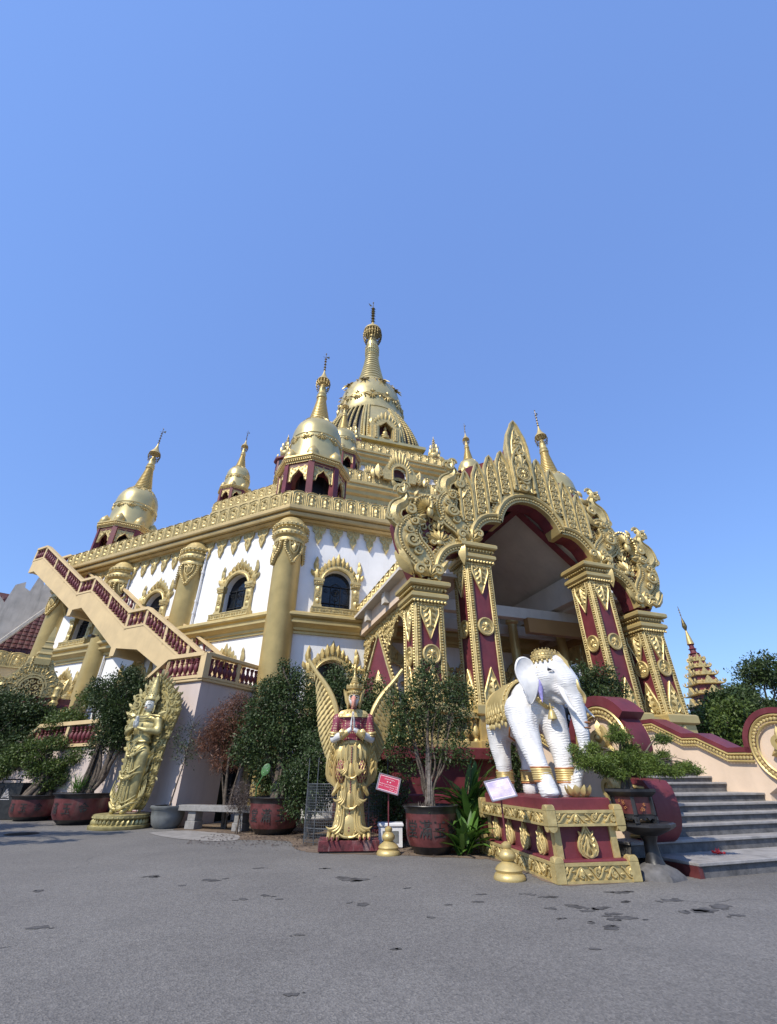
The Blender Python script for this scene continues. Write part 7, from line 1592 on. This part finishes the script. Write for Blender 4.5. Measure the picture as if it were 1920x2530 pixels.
# lily-like plant with arching blades
def blades(name, loc, label, n, L, wd, seed, m='lily', h0=0., cat='plant', spread=1.):
    e = root(name, loc, 0, label, cat); rnd = random.Random(seed); g = MB()
    for k in range(n):
        a = rnd.uniform(0, 6.283); l = L * rnd.uniform(.6, 1.1); e0 = rnd.uniform(.25, 1.1) * spread; w_ = wd * rnd.uniform(.7, 1.1); bx_, by_, bz_ = rnd.uniform(-.15, .15), rnd.uniform(-.15, .15), h0 * rnd.uniform(0, 1); vs = []
        for i in range(8):
            q = i / 7; r = l * (math.sin(e0) * q + .25 * q * q * math.sin(e0)); z = bz_ + l * (math.cos(e0) * q - .45 * q ** 2.6 * math.sin(e0)); ww = w_ * (math.sin(math.pi * min(1, .12 + .88 * q)) ** .7)
            c, s_ = math.cos(a), math.sin(a); 
            for sg in (-1, 0, 1): vs.append((bx_ + r * c - s_ * ww * sg, by_ + r * s_ + c * ww * sg, max(.01, z + (0 if sg else -ww * .35))))
        g.add(vs, [[i * 3 + j, i * 3 + j + 1, i * 3 + j + 4, i * 3 + j + 3] for i in range(7) for j in (0, 1)])
    part('leaves', g, m, e, smooth=60); return e
blades('lily_plant', (2.05, 13.55, 0), 'clump of broad arching green blades left of the elephant plinth', 80, 1.4, .085, 61, h0=1.1)
blades('lily_plant', (1.75, 12.6, 0), 'lower clump of green blades at the rear corner of the plinth', 36, .95, .08, 62, h0=.3)
blades('grass_tuft', (-11.95, 20.0, .95), 'grassy tuft of thin blades at the foot of the leaning tree', 90, .85, .012, 63, h0=.2)
blades('grass_tuft', (.85, 12.75, .88), 'pale dry moss tuft among the gnarled roots', 60, .22, .008, 64, m='leafdry')
# sapling in the grey pot
e = root('sapling', (-7.75, 18.75, .6), 0, 'thin bare sapling standing in the grey pot', 'sapling'); rnd = random.Random(8); g = MB()
g.tube(smooth3([(0, 0, 0), (.1, 0, .8), (.22, 0, 1.6), (.25, 0, 2.6)], 4), [.03 - .0015 * i for i in range(13)], 6)
for k in range(26):
    z = rnd.uniform(1.2, 2.6); x = .08 + z * .065; d = (rnd.uniform(-.8, .8), rnd.uniform(-.5, .5), rnd.uniform(.1, .5)); limb(g, (x, 0, z), (x + d[0], d[1], z + d[2]), .01, .003, rnd, .15, 5)
part('trunk', g, 'bark', e)
v = leafcloud([(.1, 0, 2.2, .6), (.2, 0, 1.7, .5)], 700, .07, 5); link('crown', leafmesh('crown', v, 'leaf'), e)
# podocarpus bonsai on the right
plant('bonsai_tree', (4.62, 10.02, 1.28), 'spreading podocarpus bonsai with layered pads in the six-sided pot', 'bonsai',
      [(-.75, 0, .52, .24, .16), (-.55, .05, .75, .2, .14), (-.35, -.05, .38, .26, .13), (-.05, 0, .58, .28, .15), (.05, 0, .95, .26, .16), (.25, .05, .72, .2, .13), (.3, -.05, .38, .3, .13), (.65, 0, .40, .3, .12), (.95, 0, .34, .26, .1), (1.2, 0, .42, .22, .1), (.9, .1, .62, .16, .1), (.98, .1, .92, .2, .1), (.0, 0, 1.12, .12, .08), (1.42, 0, .36, .12, .06), (-.9, 0, .72, .13, .1), (-.15, -.1, .3, .2, .1), (-.5, -.1, .5, .25, .14), (.5, 0, .55, .25, .13), (.2, 0, .5, .3, .14)], 26000, .066, 'needle', 'bark',
      [(0, 0, 0), (-.05, 0, .12), (.05, 0, .28), (.2, 0, .38)], .07, 70, aspect=.2, twigs=2, gnarl=5, shell=.3)
# cactus pad with scratched writing by the left pot
cp = root('cactus_pad', (-4.35, 16.35, 0), 0, 'single green cactus pad showing scratched marks among the pot roots', 'cactus')
g = MB(); g.at(.4, .1, 1.72, ry=25); g.ball(0, 0, 0, .13, .02, .19, 18); g.tube([(0, 0, -.18), (-.02, .02, -.5), (.1, .3, -.9)], .02, 5); part('pad', g, 'cactus', cp)
g = MB(); g.at(.4, .1, 1.72, ry=25); rnd = random.Random(3)
for k in range(12): x, z = rnd.uniform(-.08, .08), rnd.uniform(-.12, .12); g.tube([(x, -.022, z), (x + rnd.uniform(-.02, .02), -.022, z + .03)], .003, 4)
part('scratched_marks', g, 'ewhite', cp)
# fallen twigs and leaves on the soil
rnd = random.Random(77); v = []
for _ in range(1400):
    x = rnd.uniform(-5.5, 3.0); y = 13.2 + rnd.uniform(0, 3.2) - .25 * x + (rnd.random() < .2) * -.6; a = rnd.uniform(0, 6.28); s_ = rnd.uniform(.02, .06)
    for da, q in ((0, 1), (1.57, .4), (3.14, 1), (4.71, .4)): v.append((x + s_ * q * math.cos(a + da), y + s_ * q * math.sin(a + da), .012 + rnd.uniform(0, .02)))
o = link('leaf_litter', leafmesh('leaf_litter', np.array(v), 'leafdry')); props(o, 'scattered dry leaves on the soil bed', 'leaf litter', kind='stuff')
